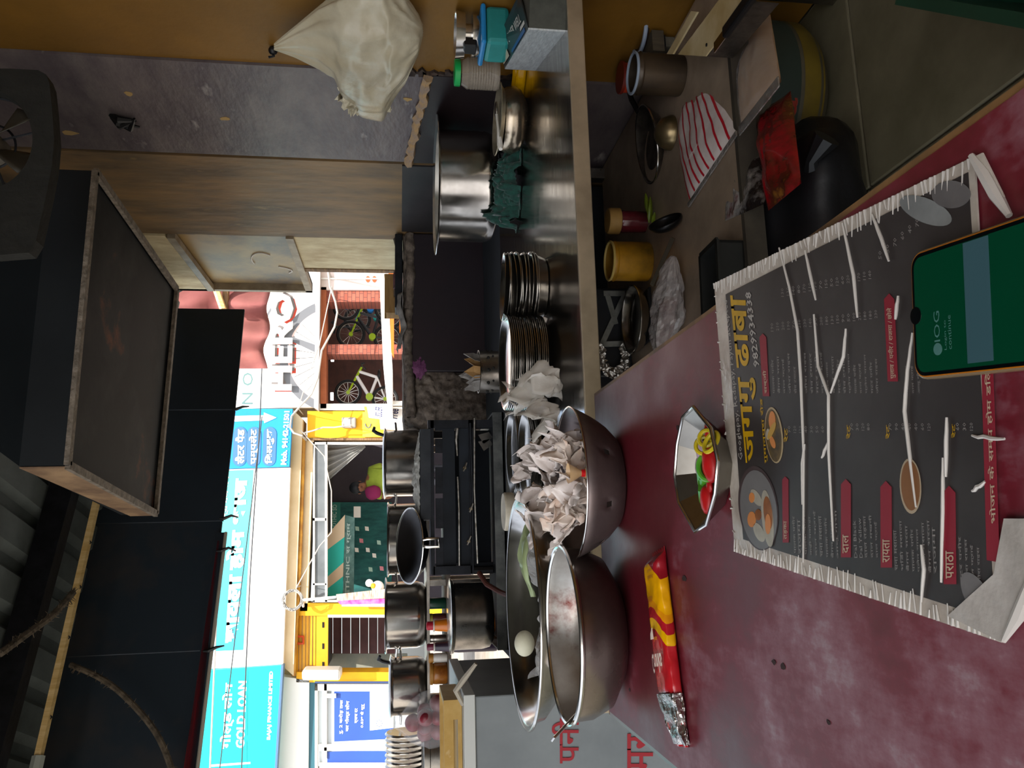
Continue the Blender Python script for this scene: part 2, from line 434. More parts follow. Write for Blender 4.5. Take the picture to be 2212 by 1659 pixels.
def fan():
    Yf = 1.60
    c = Yp(-5, 300, Yf); s_ = dep(c) / F
    t = thing('box_fan', 'black square-framed exhaust fan hanging near the right wall', 'fan', c)
    rr_ = Vector((1, 0, 0)); uu = Vector((0, 0, 1)); nn = Vector((-math.sin(0), -1, 0))
    out = [(95, 152), (106, 175), (112, 230), (117, 300), (112, 360), (98, 430), (72, 545), (-20, 552), (-82, 545), (-108, 430), (-122, 360), (-127, 300), (-122, 230), (-116, 175), (-105, 152), (-60, 148), (20, 148)]
    CX, CY, RI = -40, 300, 110
    c = Yp(CX, CY, Yf); t.location = c
    out = [(x if x > CX else x - 70, y) for x, y in out]
    P = [(y - CY, x - CX) for x, y in out]
    n = 64; b = MB(); vs_ = []
    def outer(a):
        best = 0; d = (math.cos(a), math.sin(a))
        for i in range(len(P)):
            (x1, y1), (x2, y2) = P[i], P[(i + 1) % len(P)]
            den = d[0] * (y2 - y1) - d[1] * (x2 - x1)
            if abs(den) < 1e-9: continue
            tt = (x1 * (y2 - y1) - y1 * (x2 - x1)) / den
            k = (x1 * d[1] - y1 * d[0]) / den
            if tt > 0 and -1e-6 <= k <= 1 + 1e-6: best = max(best, tt)
        return best
    def pp(r, a, dz): return Yp(CX + r * math.sin(a), CY + r * math.cos(a), Yf) + Vector((0, dz, 0))
    ri = (pp(RI, 0, 0) - c).length
    for dz in (0, .035):
        for i in range(n):
            a = 2 * PI * i / n; ro = outer(a)
            for r in (RI, ro): vs_.append(pp(r, a, dz))
    fs = []
    for i in range(n):
        j = (i + 1) % n
        fs += [(2 * i, 2 * j, 2 * j + 1, 2 * i + 1), (2 * n + 2 * i, 2 * n + 2 * i + 1, 2 * n + 2 * j + 1, 2 * n + 2 * j),
               (2 * i + 1, 2 * j + 1, 2 * n + 2 * j + 1, 2 * n + 2 * i + 1), (2 * i, 2 * n + 2 * i, 2 * n + 2 * j, 2 * j)]
    b.add(vs_, fs); b.build('fan_frame', M('dusty black plastic', '121310', '1b1b17', rough=.8, scale=30, bump=.4), t)
    cc = c + Vector((0, .02, 0))
    AX = Matrix((rr_, uu, Vector((0, -1, 0)))).transposed()
    MB().lathe([(.001, .02), (.026, .02), (.03, .01), (.03, -.04), (.001, -.04)], cc, 24, ax=AX).build('hub', M('fan hub', '5c564c', rough=.6), t, smooth=True)
    bm_ = M('fan blade', '3b3830', '2a2822', rough=.6, scale=20)
    for k in range(5):
        a0 = k * 2 * PI / 5 + .5; b = MB()
        def fn(u, v, a0=a0):
            r = .026 + v * (ri - .034); a = a0 + (u - .5) * (.75 - .1 * v)
            return cc + rr_ * math.cos(a) * r + uu * math.sin(a) * r + Vector((0, (u - .5) * .04, 0))
        b.grid(fn, 7, 6); b.build('blade', bm_, t, smooth=True, solid=.002)
    for k in (.45, 1.0):
        MB().tube([c + Vector((0, .034, 0)) + (rr_ * math.cos(a) + uu * math.sin(a)) * ri * k for a in [i * 2 * PI / 40 for i in range(40)]], .0025, 5, True).build('guard_ring', IRON, t)
    for k in range(4):
        a = k * PI / 2 + .4
        MB().tube([cc, c + Vector((0, .034, 0)) + (rr_ * math.cos(a) + uu * math.sin(a)) * ri], .0025, 5).build('guard_spoke', IRON, t)
    tp = c + Vector((0, .018, .17)); MB().tube([tp, Vector((tp.x, tp.y, roofz(tp) - .0))], .008, 8).build('hanging_rod', IRON, t)
fan()

# hook with plastic bag, and the black cable stub in the pillar
hk = Xp(590, 101, 1.389)
h = thing('wall_hook', 'black round wall hook on ochre wall', 'hook', hk)
MB().ball(hk + Vector((-.012, 0, 0)), .013, 12, 8).build('hook_knob', BLACK, h, smooth=True)
MB().tube([hk, hk + Vector((-.03, 0, -.002)), hk + Vector((-.034, 0, .012))], .004, 6).build('hook_pin', IRON, h)
def bag():
    q = hk + Vector((-.03, 0, .0))
    t = thing('plastic_bag', 'knotted translucent plastic bag hanging from hook on ochre wall', 'bag', q)
    BAGM = M('milky polythene', 'd9cfb6', 'bfb294', rough=.28, scale=6, alpha=.64, bump=.4, bscale=26, spec=.8)
    rows = [(592, 96, 106, .006), (640, 58, 121, .02), (690, 18, 138, .04), (722, 0, 152, .06), (738, -10, 196, .075), (780, -30, 236, .09), (828, -25, 236, .09), (846, -15, 204, .085), (876, 6, 165, .07), (904, 44, 102, .045), (914, 58, 72, .012)]
    S = []
    for x, y0, y1, th in rows:
        a = Xp(x, y0, 1.33); c = Xp(x, y1, 1.33); S.append((a, c, th))
    def fn(u, v):
        k = v * (len(S) - 1); i = min(int(k), len(S) - 2); f = k - i
        a = S[i][0].lerp(S[i + 1][0], f); c = S[i][1].lerp(S[i + 1][1], f); th = S[i][2] * (1 - f) + S[i + 1][2] * f
        an = 2 * PI * u; m = (a + c) / 2; hw = (c - a) / 2
        w = noise.noise(Vector((math.cos(an) * 2.2, math.sin(an) * 2.2, v * 4))) * .2 * min(1, v * 4) + math.sin(an * 11 + v * 3) * .10 * (1 - v) ** 1.5 + .10 * (1 - abs(noise.noise(Vector((math.cos(an) * 4, math.sin(an) * 4, v * 7)))) * 3) * v
        x = m.x - th * math.sin(an) * (1 + w)
        return Vector((min(x, 1.384), m.y + hw.y * math.cos(an) * (1 + w * .5), m.z + hw.z * math.cos(an) + .01 * w))
    MB().grid(fn, 90, 60, True).build('bag_skin', BAGM, t, smooth=True, ang=180)
    # crumpled papers pushing at the lower corner
    PAP = M('crumpled paper', 'cfc7b0', 'a89f88', rough=.8, scale=20)
    rr = random.Random(4)
    for k in range(7):
        c = Xp(rr.uniform(745, 825), rr.uniform(200, 236), 1.30); b = MB()
        rot = Euler((rr.random() * 6, rr.random() * 6, rr.random() * 6)).to_matrix()
        def fn2(u, v, c=c, rot=rot, k=k):
            p = Vector((u - .5, v - .5, 0)); p.z = .5 * noise.noise(p * 5 + Vector((k * 3, 0, 0)))
            return c + rot @ (p * .07)
        b.grid(fn2, 8, 8); b.build('paper_scrap', PAP, t, smooth=False, solid=.001)
bag()
cst = Xp(265, 256, 1.381)
t = thing('cable_stub', 'burnt black cable stub poking from a hole in the pillar', 'cable', cst)
rr = random.Random(2)
for k in range(6):
    MB().tube([cst + Vector((0, rr.uniform(-.02, .02), .03)), cst + Vector((-.02, rr.uniform(-.03, .03), rr.uniform(-.02, .03))), cst + Vector((-.012, rr.uniform(-.03, .03), -.045))], [.009, .012, .004], 6).build('strand', BLACK, t, smooth=True)
# ================================================================== counter, platform, side dado
CZ = .73
ct = thing('steel_counter', 'long brushed steel counter with a lower shelf behind the red table', 'counter', (.52, 2.2, 0))
MB().box(-.34, 1.378, 1.575, 2.83, CZ - .03, CZ).build('worktop', STEEL_B, ct, bev=.003)
MB().box(-.345, 1.378, 1.568, 1.577, CZ - .036, CZ + .001).build('front_lip', M('brass tinted lip', 'c4b69e', '9c907c', rough=.35, metal=.7, scale=5, stretch=(1, 1, 1)), ct, bev=.002)
for x in (-.31, .50, 1.34):
    for y in (1.66, 2.74):
        if x == .50 and y < 2: continue
        MB().box(x - .02, x + .02, y - .02, y + .02, 0, CZ - .03).build('leg', STEEL_D, ct)
SHZ = .335
MB().box(.25, 1.376, 1.60, 2.76, SHZ - .03, SHZ).build('lower_shelf', M('dull shelf steel', 'b09c86', '8c7c6a', rough=.38, metal=.4, scale=4, rvar=.1), ct, bev=.002)
MB().box(.25, 1.376, 1.585, 1.60, SHZ - .045, SHZ + .004).build('shelf_lip', M('dark shelf lip', '4a443a', '37322b', rough=.6, metal=.4, scale=8), ct)
MB().box(-.34, .25, 2.70, 2.76, .3, CZ - .03).build('back_panel', SOOT, ct)
pf = thing('stone_platform', 'black soot-covered cooking platform behind the steel counter', 'platform', (.5, 3.15, 0))
MB().box(-.43, 1.376, 2.835, 3.46, .60, .727).build('slab', SOOT, pf, bev=.004)
MB().box(-.40, 1.37, 2.9, 3.42, 0, .6).build('plinth', SOOT, pf)
da = struct(MB().box(1.378, 1.384, 2.80, 3.46, .73, 1.10).build('wall_right_dado', M('black dado', '1c1a1a', '2a2626', rough=.6, scale=8, bump=.2)))

# ================================================================== tandoor
TY = 3.47
tx0, tx1 = Yp(980, 803, TY).x, 1.376
ztop = 1.085
td = thing('tandoor_oven', 'dark maroon tandoor oven with rough clay side and rim', 'oven', ((tx0 + tx1) / 2, 3.8, 0))
MB().box(tx0, tx1, TY, 4.2, .1, ztop - .03).build('front_casing', M('dark maroon casing', '2a2024', '20191e', rough=.45, metal=.1, scale=4, rvar=.1), td, bev=.006)
CLAY = M('rough sooty clay', '7d7064', '463d36', 'a89a8a', rough=.95, scale=26, detail=8, bump=1., bscale=34)
def clay():
    x0 = Yp(980, 914, TY).x
    cx, hw = (x0 + tx0) / 2 + .02, (tx0 - x0) / 2 + .03
    def fn(u, v):
        a = 2 * PI * u; z = .1 + v * (ztop - .10)
        top_ = max(0, (v - .88) / .12); sh = 1 - .25 * top_ ** 2
        dx, dy = math.cos(a), math.sin(a)
        k = 1 / max(abs(dx) ** 4 + abs(dy) ** 4, 1e-6) ** .25
        p = Vector((cx + hw * dx * k * sh, 3.83 + .36 * dy * k * sh, z))
        n_ = noise.noise(Vector((p.x * 16, p.y * 16, p.z * 14))) * .022 + noise.noise(p * 45) * .013 + abs(noise.noise(Vector((p.x * 30, p.y * 30, p.z * 60)))) * .014
        return p + Vector((dx, dy, 0)) * n_
    MB().grid(fn, 170, 130, True).build('clay_side', CLAY, td, smooth=True, ang=180)
    MB().prism([fn(i / 30, 1) for i in range(30)], (0, 0, .004)).build('clay_cap', CLAY, td)
    def rim(u, v):
        a = 2 * PI * v; y = TY + .02; x = x0 + .03 + u * (tx1 - x0 - .03)
        r = .022 + .008 * noise.noise(Vector((x * 14, 0, 3))) + .004 * noise.noise(Vector((x * 60, math.cos(a) * 3, math.sin(a) * 3)))
        return Vector((x, y + r * 1.6 * math.cos(a), ztop - .02 + .006 * math.sin(x * 9) + r * math.sin(a)))
    MB().grid(rim, 120, 12).build('clay_rim', CLAY, td, smooth=True, ang=180)
    def topf(u, v):
        x = x0 + .05 + u * (tx1 - x0 - .05); y = TY + .03 + v * .7
        return Vector((x, y, ztop - .004 + .012 * noise.noise(Vector((x * 12, y * 12, 1)))))
    MB().grid(topf, 60, 40).build('clay_top', CLAY, td, smooth=True, ang=180, solid=.02)
    MB().ball(Yp(905, 795, TY - .002), .024, 28, 18, (1.5, .25, 1.1), amp=.9, seed=3, fr=3.).build('purple_patch', M('purple rag', '5a2a50', '7a4a6c', rough=.9, scale=40), td, smooth=True)
clay()
TT = ztop + .012
# black ledge slab, tawa dome, long spatula, carton, channel, roller
q = Yp(868, 478, 3.50)
tag(MB().box(1.02, 1.374, 3.475, 3.60, TT, TT + .034).build('iron_slab', IRON, bev=.004), 'black iron slab on tandoor top against the tan wall', 'slab')
q = Yp(862, 455, 3.56)
t = thing('griddle_dome', 'sooty domed iron griddle turned over on the black slab', 'griddle', (q.x, 3.66, TT))
def dome(c, r, h): return [(r * math.cos(a), h * math.sin(a)) for a in [i * PI / 2 / 8 for i in range(9)]]
MB().lathe([(r, z) for r, z in dome(0, .088, .055)][:-1] + [(.001, .055)], (q.x, 3.69, TT), 32).build('dome', STEEL_S, t, smooth=True)
MB().lathe([(.093, 0), (.093, .006), (.088, .006)], (q.x, 3.69, TT), 32).build('rim', STEEL_S, t)
a, c = Yp(826, 413, 3.62), Yp(872, 585, 3.52)
t = thing('iron_spatula', 'long flat iron spatula leaning over the domed griddle', 'spatula', c)
MB().bar(a, c, .032, .006, up=(0, -.3, 1)).build('blade', M('worn iron', '4a4644', '2c2a2a', rough=.4, metal=.8, scale=9), t)
MB().bar(a + (a - c).normalized() * .02, a + (c - a).normalized() * .02, .034, .02, up=(0, -.3, 1)).build('end_cap', BLACK, t)
q0, q1 = Yp(880, 592, 3.60), Yp(880, 676, 3.60)
t = thing('cardboard_carton', 'small open brown cardboard carton on tandoor top', 'carton', ((q0.x + q1.x) / 2, 3.65, TT))
KB = M('brown card', '9a7848', '7f6038', rough=.85, scale=9, stretch=(1, 1, 6))
w0, w1 = q1.x, q0.x
for p in ((w0, w1, 3.60, 3.604, TT, TT + .08), (w0, w1, 3.70, 3.704, TT, TT + .085), (w0, w0 + .004, 3.604, 3.70, TT, TT + .075), (w1 - .004, w1, 3.604, 3.70, TT, TT + .085)):
    MB().box(*p).build('carton_wall', KB, t)
MB().box(w0, w1, 3.604, 3.70, TT, TT + .003).build('carton_floor', KB, t)
q0, q1 = Yp(868, 584, 3.56), Yp(868, 640, 3.56)
t = thing('steel_channel', 'short grey steel channel in front of brown carton', 'channel', ((q0.x + q1.x) / 2, 3.575, TT))
MB().box(q1.x, q0.x, 3.56, 3.563, TT, TT + .04).build('web', STEEL_D, t); MB().box(q1.x, q0.x, 3.563, 3.585, TT + .037, TT + .04).build('flange', STEEL_D, t); MB().box(q1.x, q0.x, 3.563, 3.585, TT, TT + .003).build('flange', STEEL_D, t)
q = Yp(882, 612, 3.53)
t = thing('cloth_roll', 'small dark red rolled pad lying on the tandoor rim', 'pad', (q.x, 3.5, TT))
RX = Matrix(((0, 0, -1), (0, 1, 0), (1, 0, 0)))
MB().lathe([(.001, -.04), (.019, -.04), (.021, -.03), (.021, .035), (.016, .04), (.014, .03), (.001, .03)], (q.x, 3.50, TT + .021), 20, ax=RX).build('roll', M('maroon cloth', '6a4448', '3c2a2c', rough=.8, scale=30), t, smooth=True)
# rag draped along the rim
def rag(u, v):
    x = Yp(880, 640, 3.5).x - u * .26; y = 3.44 + v * .09
    return Vector((x, y, TT + .012 + .012 * noise.noise(Vector((x * 20, y * 20, 0))) + .01 * math.sin(u * 8) - .04 * max(0, .35 - v)))
tag(MB().grid(rag, 30, 10).build('grey_rag', M('ash grey rag', '8a8680', '5a5654', rough=.95, scale=20, bump=.5), smooth=True, solid=.004), 'ash-grey rag draped along the tandoor rim', 'rag')

# ================================================================== pots and pans
def pot_profile(R, H, flare=.06, t=.002):
    """outer bottom to rim to inner bottom"""
    r = R * (1 - flare)
    return [(.001, 0), (r * .8, 0), (r * .95, .012), (r, .04), (r, H - .012), (r * 1.01, H - .006), (R, H - .003), (R + .002, H), (R, H + .002), (r - t, H - .004), (r - t, .04), (r * .92, .01), (.001, .006)]
def pot(name, label, c, R, H, flare=.1, mat=STEEL, handles=False, cat='pot', seg=56, hy=0):
    t = thing(name, label, cat, c)
    MB().lathe(pot_profile(R, H, flare), c, seg).build('pot_body', mat, t, smooth=True, ang=50)
    if handles:
        r = R * (1 - flare)
        for s in (-1, 1):
            b = MB(); d = Vector((math.cos(hy) * s, math.sin(hy) * s, 0)); n_ = Vector((-d.y, d.x, 0))
            b.tube([Vector(c) + d * (r - .002) + n_ * -.03 + Vector((0, 0, H * .72)), Vector(c) + d * (r + .03) + n_ * -.03 + Vector((0, 0, H * .74)),
                    Vector(c) + d * (r + .035) + Vector((0, 0, H * .75)),
                    Vector(c) + d * (r + .03) + n_ * .03 + Vector((0, 0, H * .74)), Vector(c) + d * (r - .002) + n_ * .03 + Vector((0, 0, H * .72))], .005, 8)
            b.build('handle', mat, t, smooth=True)
    return t
# big straight pot by the pillar
P = Yp(1000, 404, 2.5); P.y = 2.5; rb_ = rad(P, 232); R0 = rad(P, 292); P.z = zof(P + Vector((0, -rb_ * .8, 0)), 1079); Hh = zof(P, 942) - P.z
pot('big_cooking_pot', 'big straight-sided steel pot with wide flat rim by the right wall', P, R0, Hh, .2, STEEL)
tv = thing('pot_trivet', 'black iron ring stand under the big cooking pot', 'stand', Vector((P.x, P.y, CZ)))
MB().tube([P + Vector((math.cos(a) * .12, math.sin(a) * .12, -.007)) for a in [2 * PI * i / 32 for i in range(32)]], .006, 7, True).build('stand_ring', IRON, tv, smooth=True)
for k in range(3):
    a = k * 2 * PI / 3 + PI / 2; MB().tube([P + Vector((math.cos(a) * .12, math.sin(a) * .12, -.007)), Vector((P.x + math.cos(a) * .13, P.y + math.sin(a) * .13, CZ + .002))], .007, 7).build('stand_leg', IRON, tv)
# pot with pale rim beside the stove
q = Yp(978, 1331, 3.05); R1 = rad(q, 152); z0 = .768
pot('lidded_pot', 'squat steel pot with pale flat rim left of the black stove', Vector((q.x, 3.05, z0)), R1, zof(q, 976) - z0, .08, STEEL_D)
MB_l = MB().lathe([(.001, .004), (R1 * .96, .002), (R1 + .004, .004), (R1 + .006, .008), (R1 * .9, .012), (.001, .014)], (q.x, 3.05, zof(q, 976)), 48)
tag(MB_l.build('steel_cover', STEEL, smooth=True), 'pale flat steel lid on the squat pot left of stove', 'lid')
# rack with a row of pots
RY = 3.62
rk = thing('pot_rack', 'two-tier steel rack holding the row of pots at street side', 'rack', (-.4, RY, 0))
zu = zof(Vector((-.3, 3.48, 0)), 922); zl = zof(Vector((-.3, 3.40, 0)), 966)
rx0, rx1 = -1.6, Yp(900, 930, RY).x - .03
MB().box(rx0, rx1, 3.47, 3.84, zu - .012, zu).build('upper_shelf', STEEL_D, rk)
MB().box(rx0, rx1 - .35, 3.40, 3.84, zl - .015, zl).build('lower_shelf', M('rack board', '6a5a4a', '4c4036', rough=.6, scale=6), rk)
for x in (rx0 + .02, -.72, -.2, rx1 - .04):
    for y in (3.50, 3.81): MB().box(x - .012, x + .012, y - .012, y + .012, 0, zu - .012).build('post', STEEL_D, rk)
def rackpot(y0, y1, xt, xb, label, flare=.06, handles=True, mat=STEEL, Y=3.64, bot=None):
    q = Yp(xt, (y0 + y1) / 2, Y); R = rad(q, y1 - y0); c = Vector((q.x, Y, bot or zu))
    return pot('steel_pot', label, c, R, zof(c, xt) - c.z, flare, mat, handles), c, R
rackpot(926, 1076, 832, 921, 'steel pot with lid and lug handle, rightmost on the street rack', .05, True)
rackpot(1086, 1244, 838, 921, 'steel pot behind the tilted frying pan on the rack', .05, False)
_, pc, pR = rackpot(1250, 1408, 833, 921, 'steel pot with wide flared rim in the middle of the rack', .12, True)
rackpot(1420, 1545, 845, 921, 'steel pot behind the knotted red polythene bag on the rack', .04, True)
for (x, y, Y, lab) in ((833, 1001, 3.64, 'flat steel lid on the rightmost rack pot'), (846, 1482, 3.64, 'flat steel lid on the pot behind red polythene bag')):
    q = Yp(x, y, Y); R = rad(q, 152 if y < 1100 else 128)
    t = thing('steel_cover', lab, 'lid', Vector((q.x, Y, zof(q, x) + .002)))
    MB().lathe([(.001, .012), (R * .8, .01), (R, .004), (R + .003, .001), (R, -.001), (.001, .006)], t.location, 44).build('lid_disc', STEEL, t, smooth=True)
    hx = t.location + Vector((R * .8, 0, .008)) if y < 1100 else t.location + Vector((R * .75, 0, .008))
    MB().tube([hx, hx + Vector((.01, -.01, .03)), hx + Vector((.02, -.02, .045)), hx + Vector((.035, -.03, .04))], [.008, .009, .009, .006], 8).build('lid_lug', BLACK, t, smooth=True)
# jars on the lower rack board and bottles beside the squat pot
def jar(label, y0, y1, x0, Y, z0, body, capm, name='spice_jar', neck=.8, capfrac=.25, cat='jar', x1=None):
    q = Yp(x0, (y0 + y1) / 2, Y); R = rad(q, abs(y1 - y0)); c = Vector((q.x, Y, z0)); H = zof(c, x0) - z0
    t = thing(name, label, cat, c); hb = H * (1 - capfrac)
    MB().lathe([(.001, 0), (R * .9, 0), (R, .006), (R, hb * .8), (R * neck, hb * .97), (R * neck * .95, hb), (.001, hb)], c, 28).build('jar_body', body, t, smooth=True)
    MB().lathe([(.001, hb), (R * neck * 1.08, hb), (R * neck * 1.08, H - .003), (R * neck, H), (.001, H)], c, 28).build('jar_cap', capm, t, smooth=True)
    return t
AMB = M('amber pickle', 'b0702a', '7c4416', rough=.25, scale=14)
jar('amber glass jar with tan cap at left end of lower rack', 1433, 1478, 928, 3.46, zl, AMB, M('tan cap', 'a8742c', rough=.5), capfrac=.18, neck=.95)
jar('glass jar with white label between amber jar and purple bottle', 1412, 1432, 926, 3.46, zl, WHITE_P, M('tan cap', 'a8742c', rough=.5), neck=.95)
jar('small steel spice jar behind the orange bottle', 1372, 1388, 928, 3.50, zl, STEEL_D, STEEL_D, neck=.95)
jar('red-brown spice jar to the right of the orange bottle', 1326, 1348, 925, 3.50, zl, M('brown spice', '5a2a24', rough=.4), M('olive cap', '8c7c2a', rough=.5), neck=.95)
t = jar('dark green tea packet in a wire stand on lower rack', 1292, 1316, 922, 3.50, zl, M('green packet', '0f3a2a', rough=.35), WHITE_P, 'tea_tin', .98, .06, 'tin')
ORG = M('orange sauce', 'd8761a', rough=.3); RCAP = M('crimson cap', 'b01a30', rough=.35)
def bottle(label, y0, y1, x0, Y, z0, body, cap):
    q = Yp(x0, (y0 + y1) / 2, Y); R = rad(q, abs(y1 - y0)); c = Vector((q.x, Y, z0)); H = zof(c, x0) - z0
    t = thing('sauce_bottle', label, 'bottle', c)
    MB().lathe([(.001, 0), (R * 1.2, 0), (R * 1.25, .01), (R * 1.2, H * .55), (R * .9, H * .75), (R * .75, H * .88), (R * .72, H * .9), (.001, H * .9)], c, 28).build('bottle_body', body, t, smooth=True)
    MB().lathe([(R * .8, H * .885), (R * .85, H * .895), (R * .8, H * .905)], c, 28).build('collar', WHITE_P, t, smooth=True)
    MB().lathe([(.001, H * .9), (R * .62, H * .9), (R * .62, H * .985), (R * .5, H), (.001, H)], c, 24).build('screw_cap', cap, t, smooth=True)
bottle('orange sauce bottle with crimson cap behind the squat pot', 1337, 1367, 921, 3.26, .727, ORG, RCAP)
bottle('dark purple sauce bottle with crimson cap behind the squat pot', 1386, 1410, 922, 3.26, .727, M('purple sauce', '3a2a3a', '2a1e30', rough=.3, scale=8), M('dull crimson cap', '6a1a34', rough=.4))
# knotted bag of red onions on the rack
def onionbag():
    c = Yp(955, 1537, 3.28); z0 = zl; c = Vector((c.x, 3.50, z0)); 
    q = Yp(955, 1537, 3.50); c = Vector((q.x, 3.42, z0))
    t = thing('onion_bag', 'knotted clear polythene bag of dark red onions on the rack', 'bag', c)
    W = rad(c, 118); H = zof(c, 848) - z0
    ON = M('red onion skin', '8a2432', '5c1420', rough=.35, scale=8, stretch=(4, 4, 1))
    rr = random.Random(8)
    for k in range(13):
        a = k * 2.4; r = W * .62 * math.sqrt((k % 6) / 6)
        p = c + Vector((math.cos(a) * r - (.02 if k > 5 else 0), math.sin(a) * r * .6, .042 + .05 * (k // 6)))
        MB().ball(p, .036, 16, 10, (1, 1, .95)).build('onion', ON, t, smooth=True)
    def fn(u, v):
        a = 2 * PI * u
        k = [(.75, 0), (1.0, .12), (1.02, .35), (.8, .55), (.5, .75), (.16, .93), (.06, .97), (.2, 1.05)]
        f = v * (len(k) - 1); i = min(int(f), len(k) - 2); f -= i
        r = (k[i][0] * (1 - f) + k[i + 1][0] * f) * W; z = (k[i][1] * (1 - f) + k[i + 1][1] * f) * H
        w = 1 + .14 * math.sin(a * 7 + v * 5) * min(1, v * 2) + .18 * noise.noise(Vector((math.cos(a) * 2, math.sin(a) * 2, v * 5)))
        lean = -.28 * W * v
        return c + Vector((math.cos(a) * r * w + lean, math.sin(a) * r * w * .62, z))
    MB().grid(fn, 56, 36, True).build('bag_film', POLY_T, t, smooth=True, ang=180)
onionbag()
# dish stand with plates on edge and a steel canister at the left of the rack
q = Yp(900, 1630, 3.55)
t = thing('dish_drainer', 'steel wire drainer full of plates standing on edge', 'dish drainer', Vector((q.x, 3.55, zu)))
zt = zof(q, 848)
for k in range(9):
    x = q.x - .085 + k * .021
    MB().lathe([(.001, 0), (.08, 0), (.086, .006), (.086, .008), (.001, .003)], (x, 3.60, zu + .09), 28, ax=RX).build('plate', STEEL, t, smooth=True)
for yy in (3.52, 3.68):
    MB().tube([(q.x - .11, yy, zu + .02), (q.x + .11, yy, zu + .02)], .004, 6).build('wire', STEEL_D, t)
c = Yp(960, 1632, 3.45); c = Vector((c.x, 3.45, zl)); R = rad(c, 86)
t = thing('steel_canister', 'steel canister under the dish drainer on lower rack', 'canister', c)
Hc = zof(c, 914) - zl
MB().lathe([(.001, 0), (R, 0), (R, Hc * .72), (R * .97, Hc * .73), (R * 1.02, Hc * .75), (R * 1.02, Hc * .97), (R * .95, Hc), (.001, Hc)], c, 36).build('canister_body', STEEL_D, t, smooth=True)

# ================================================================== black stove on its tray
tr = thing('stove_tray', 'long grey angle-iron tray under the black stove', 'tray', (.1, 3.1, .727))
sx0, sx1 = Yp(1085, 1402, 2.9).x, Yp(1085, 893, 2.9).x
TRG = M('grey painted iron', '6c6e6a', '3a3c3c', rough=.5, metal=.5, scale=9)
MB().box(sx0, sx1, 2.872, 2.878, .727, .768).build('tray_lip', TRG, tr); MB().box(sx0, sx1, 2.872, 3.36, .727, .734).build('tray_floor', SOOT, tr)
MB().box(sx0, sx0 + .006, 2.878, 3.36, .734, .768).build('tray_lip', TRG, tr); MB().box(sx1 - .006, sx1, 2.878, 3.36, .734, .768).build('tray_lip', TRG, tr)
def X29(y, Y=2.95): return Yp(1000, y, Y).x
def Z29(x, y=1080, Y=2.95): return Yp(x, y, Y).z
st = thing('gas_stove', 'black iron gas range with rods and slotted front', 'stove', ((X29(910) + X29(1240)) / 2, 3.1, .734))
xa, xb = X29(1240), X29(908)
MB().box(xa, xa + .03, 2.94, 2.975, .734, Z29(935)).build('corner_post', IRON, st); MB().box(xb - .03, xb, 2.94, 2.975, .734, Z29(925)).build('corner_post', IRON, st)
MB().box(xa, xa + .03, 3.25, 3.28, .734, Z29(935)).build('corner_post', IRON, st); MB().box(xb - .03, xb, 3.25, 3.28, .734, Z29(925)).build('corner_post', IRON, st)
MB().box(xa, xb, 2.94, 2.97, Z29(938), Z29(931)).build('top_rail', IRON, st)
MB().box(xa, xb, 2.94, 2.97, Z29(1024), Z29(1014)).build('mid_rail', IRON, st)
MB().box(xa, xb, 3.26, 3.27, .74, Z29(985)).build('back_plate', SOOT, st)
MB().box(xa, xb, 2.945, 3.10, Z29(931) - .004, Z29(931)).build('top_plate', SOOT, st)
# slotted strip under the top rail
slots = [(930, 947), (978, 1008), (1065, 1075), (1140, 1160)]
yy = 915
for a_, c_ in slots + [(1232, 1232)]:
    if a_ > yy: MB().box(X29(a_), X29(yy), 2.955, 2.962, Z29(957), Z29(941)).build('slot_strip', IRON, st)
    yy = c_
MB().box(xa + .03, xb - .03, 2.957, 2.963, Z29(984), Z29(957)).build('front_panel', SOOT, st)
MB().box(xa + .03, xb - .03, 2.957, 2.963, Z29(1014), Z29(993)).build('front_panel', SOOT, st)
RODM = M('bare steel rod', 'c8c4bc', '7a7468', rough=.35, metal=.9, scale=40)
MB().tube([(X29(y), 2.945, Z29(x)) for x, y in ((990, 1225), (991, 1100), (989, 1030))], .0035, 7).build('gas_rod', RODM, st)
MB().tube([(X29(y), 2.945, Z29(x)) for x, y in ((989, 985), (987, 950), (990, 926))], [.003, .005, .0065], 7).build('lever', RODM, st)
MB().tube([(X29(y), 2.94, Z29(x)) for x, y in ((1019, 1240), (1020, 1060), (1018, 915))], .0055, 7).build('gas_pipe', IRON, st)
MB().tube([(X29(y), 2.93, Z29(x)) for x, y in ((1028, 1218), (1024, 1060), (1027, 905))], .004, 7).build('gas_pipe', RODM, st)
VB = M('brass valve', '8a7a5a', rough=.4, metal=.8)
for x, y in ((1004, 1012), (1010, 1170), (1016, 1100)):
    cc_ = Vector((X29(y), 2.955, Z29(x)))
    vv = MB().tube([cc_, cc_ + Vector((0, -.03, 0))], .006, 8).build('valve', VB, st, smooth=True)
    MB().tube([cc_ + Vector((-.012, -.028, .006)), cc_ + Vector((.02, -.028, -.008))], [.004, .003], 6).build('valve_lever', RODM, vv, smooth=True)
MB().tube([(X29(1232), 2.93, Z29(1060)), (X29(1232), 2.93, Z29(1020))], .014, 8).build('knob', BLACK, st)
for y, k in ((945, 1), (960, 2)):
    MB().prism([(X29(y), 2.96, Z29(1068)), (X29(y - 12), 2.96, Z29(1060)), (X29(y - 6), 2.96, Z29(1036)), (X29(y + 14), 2.96, Z29(1048))], (0, .004, 0)).build('torn_foil', STEEL, st)
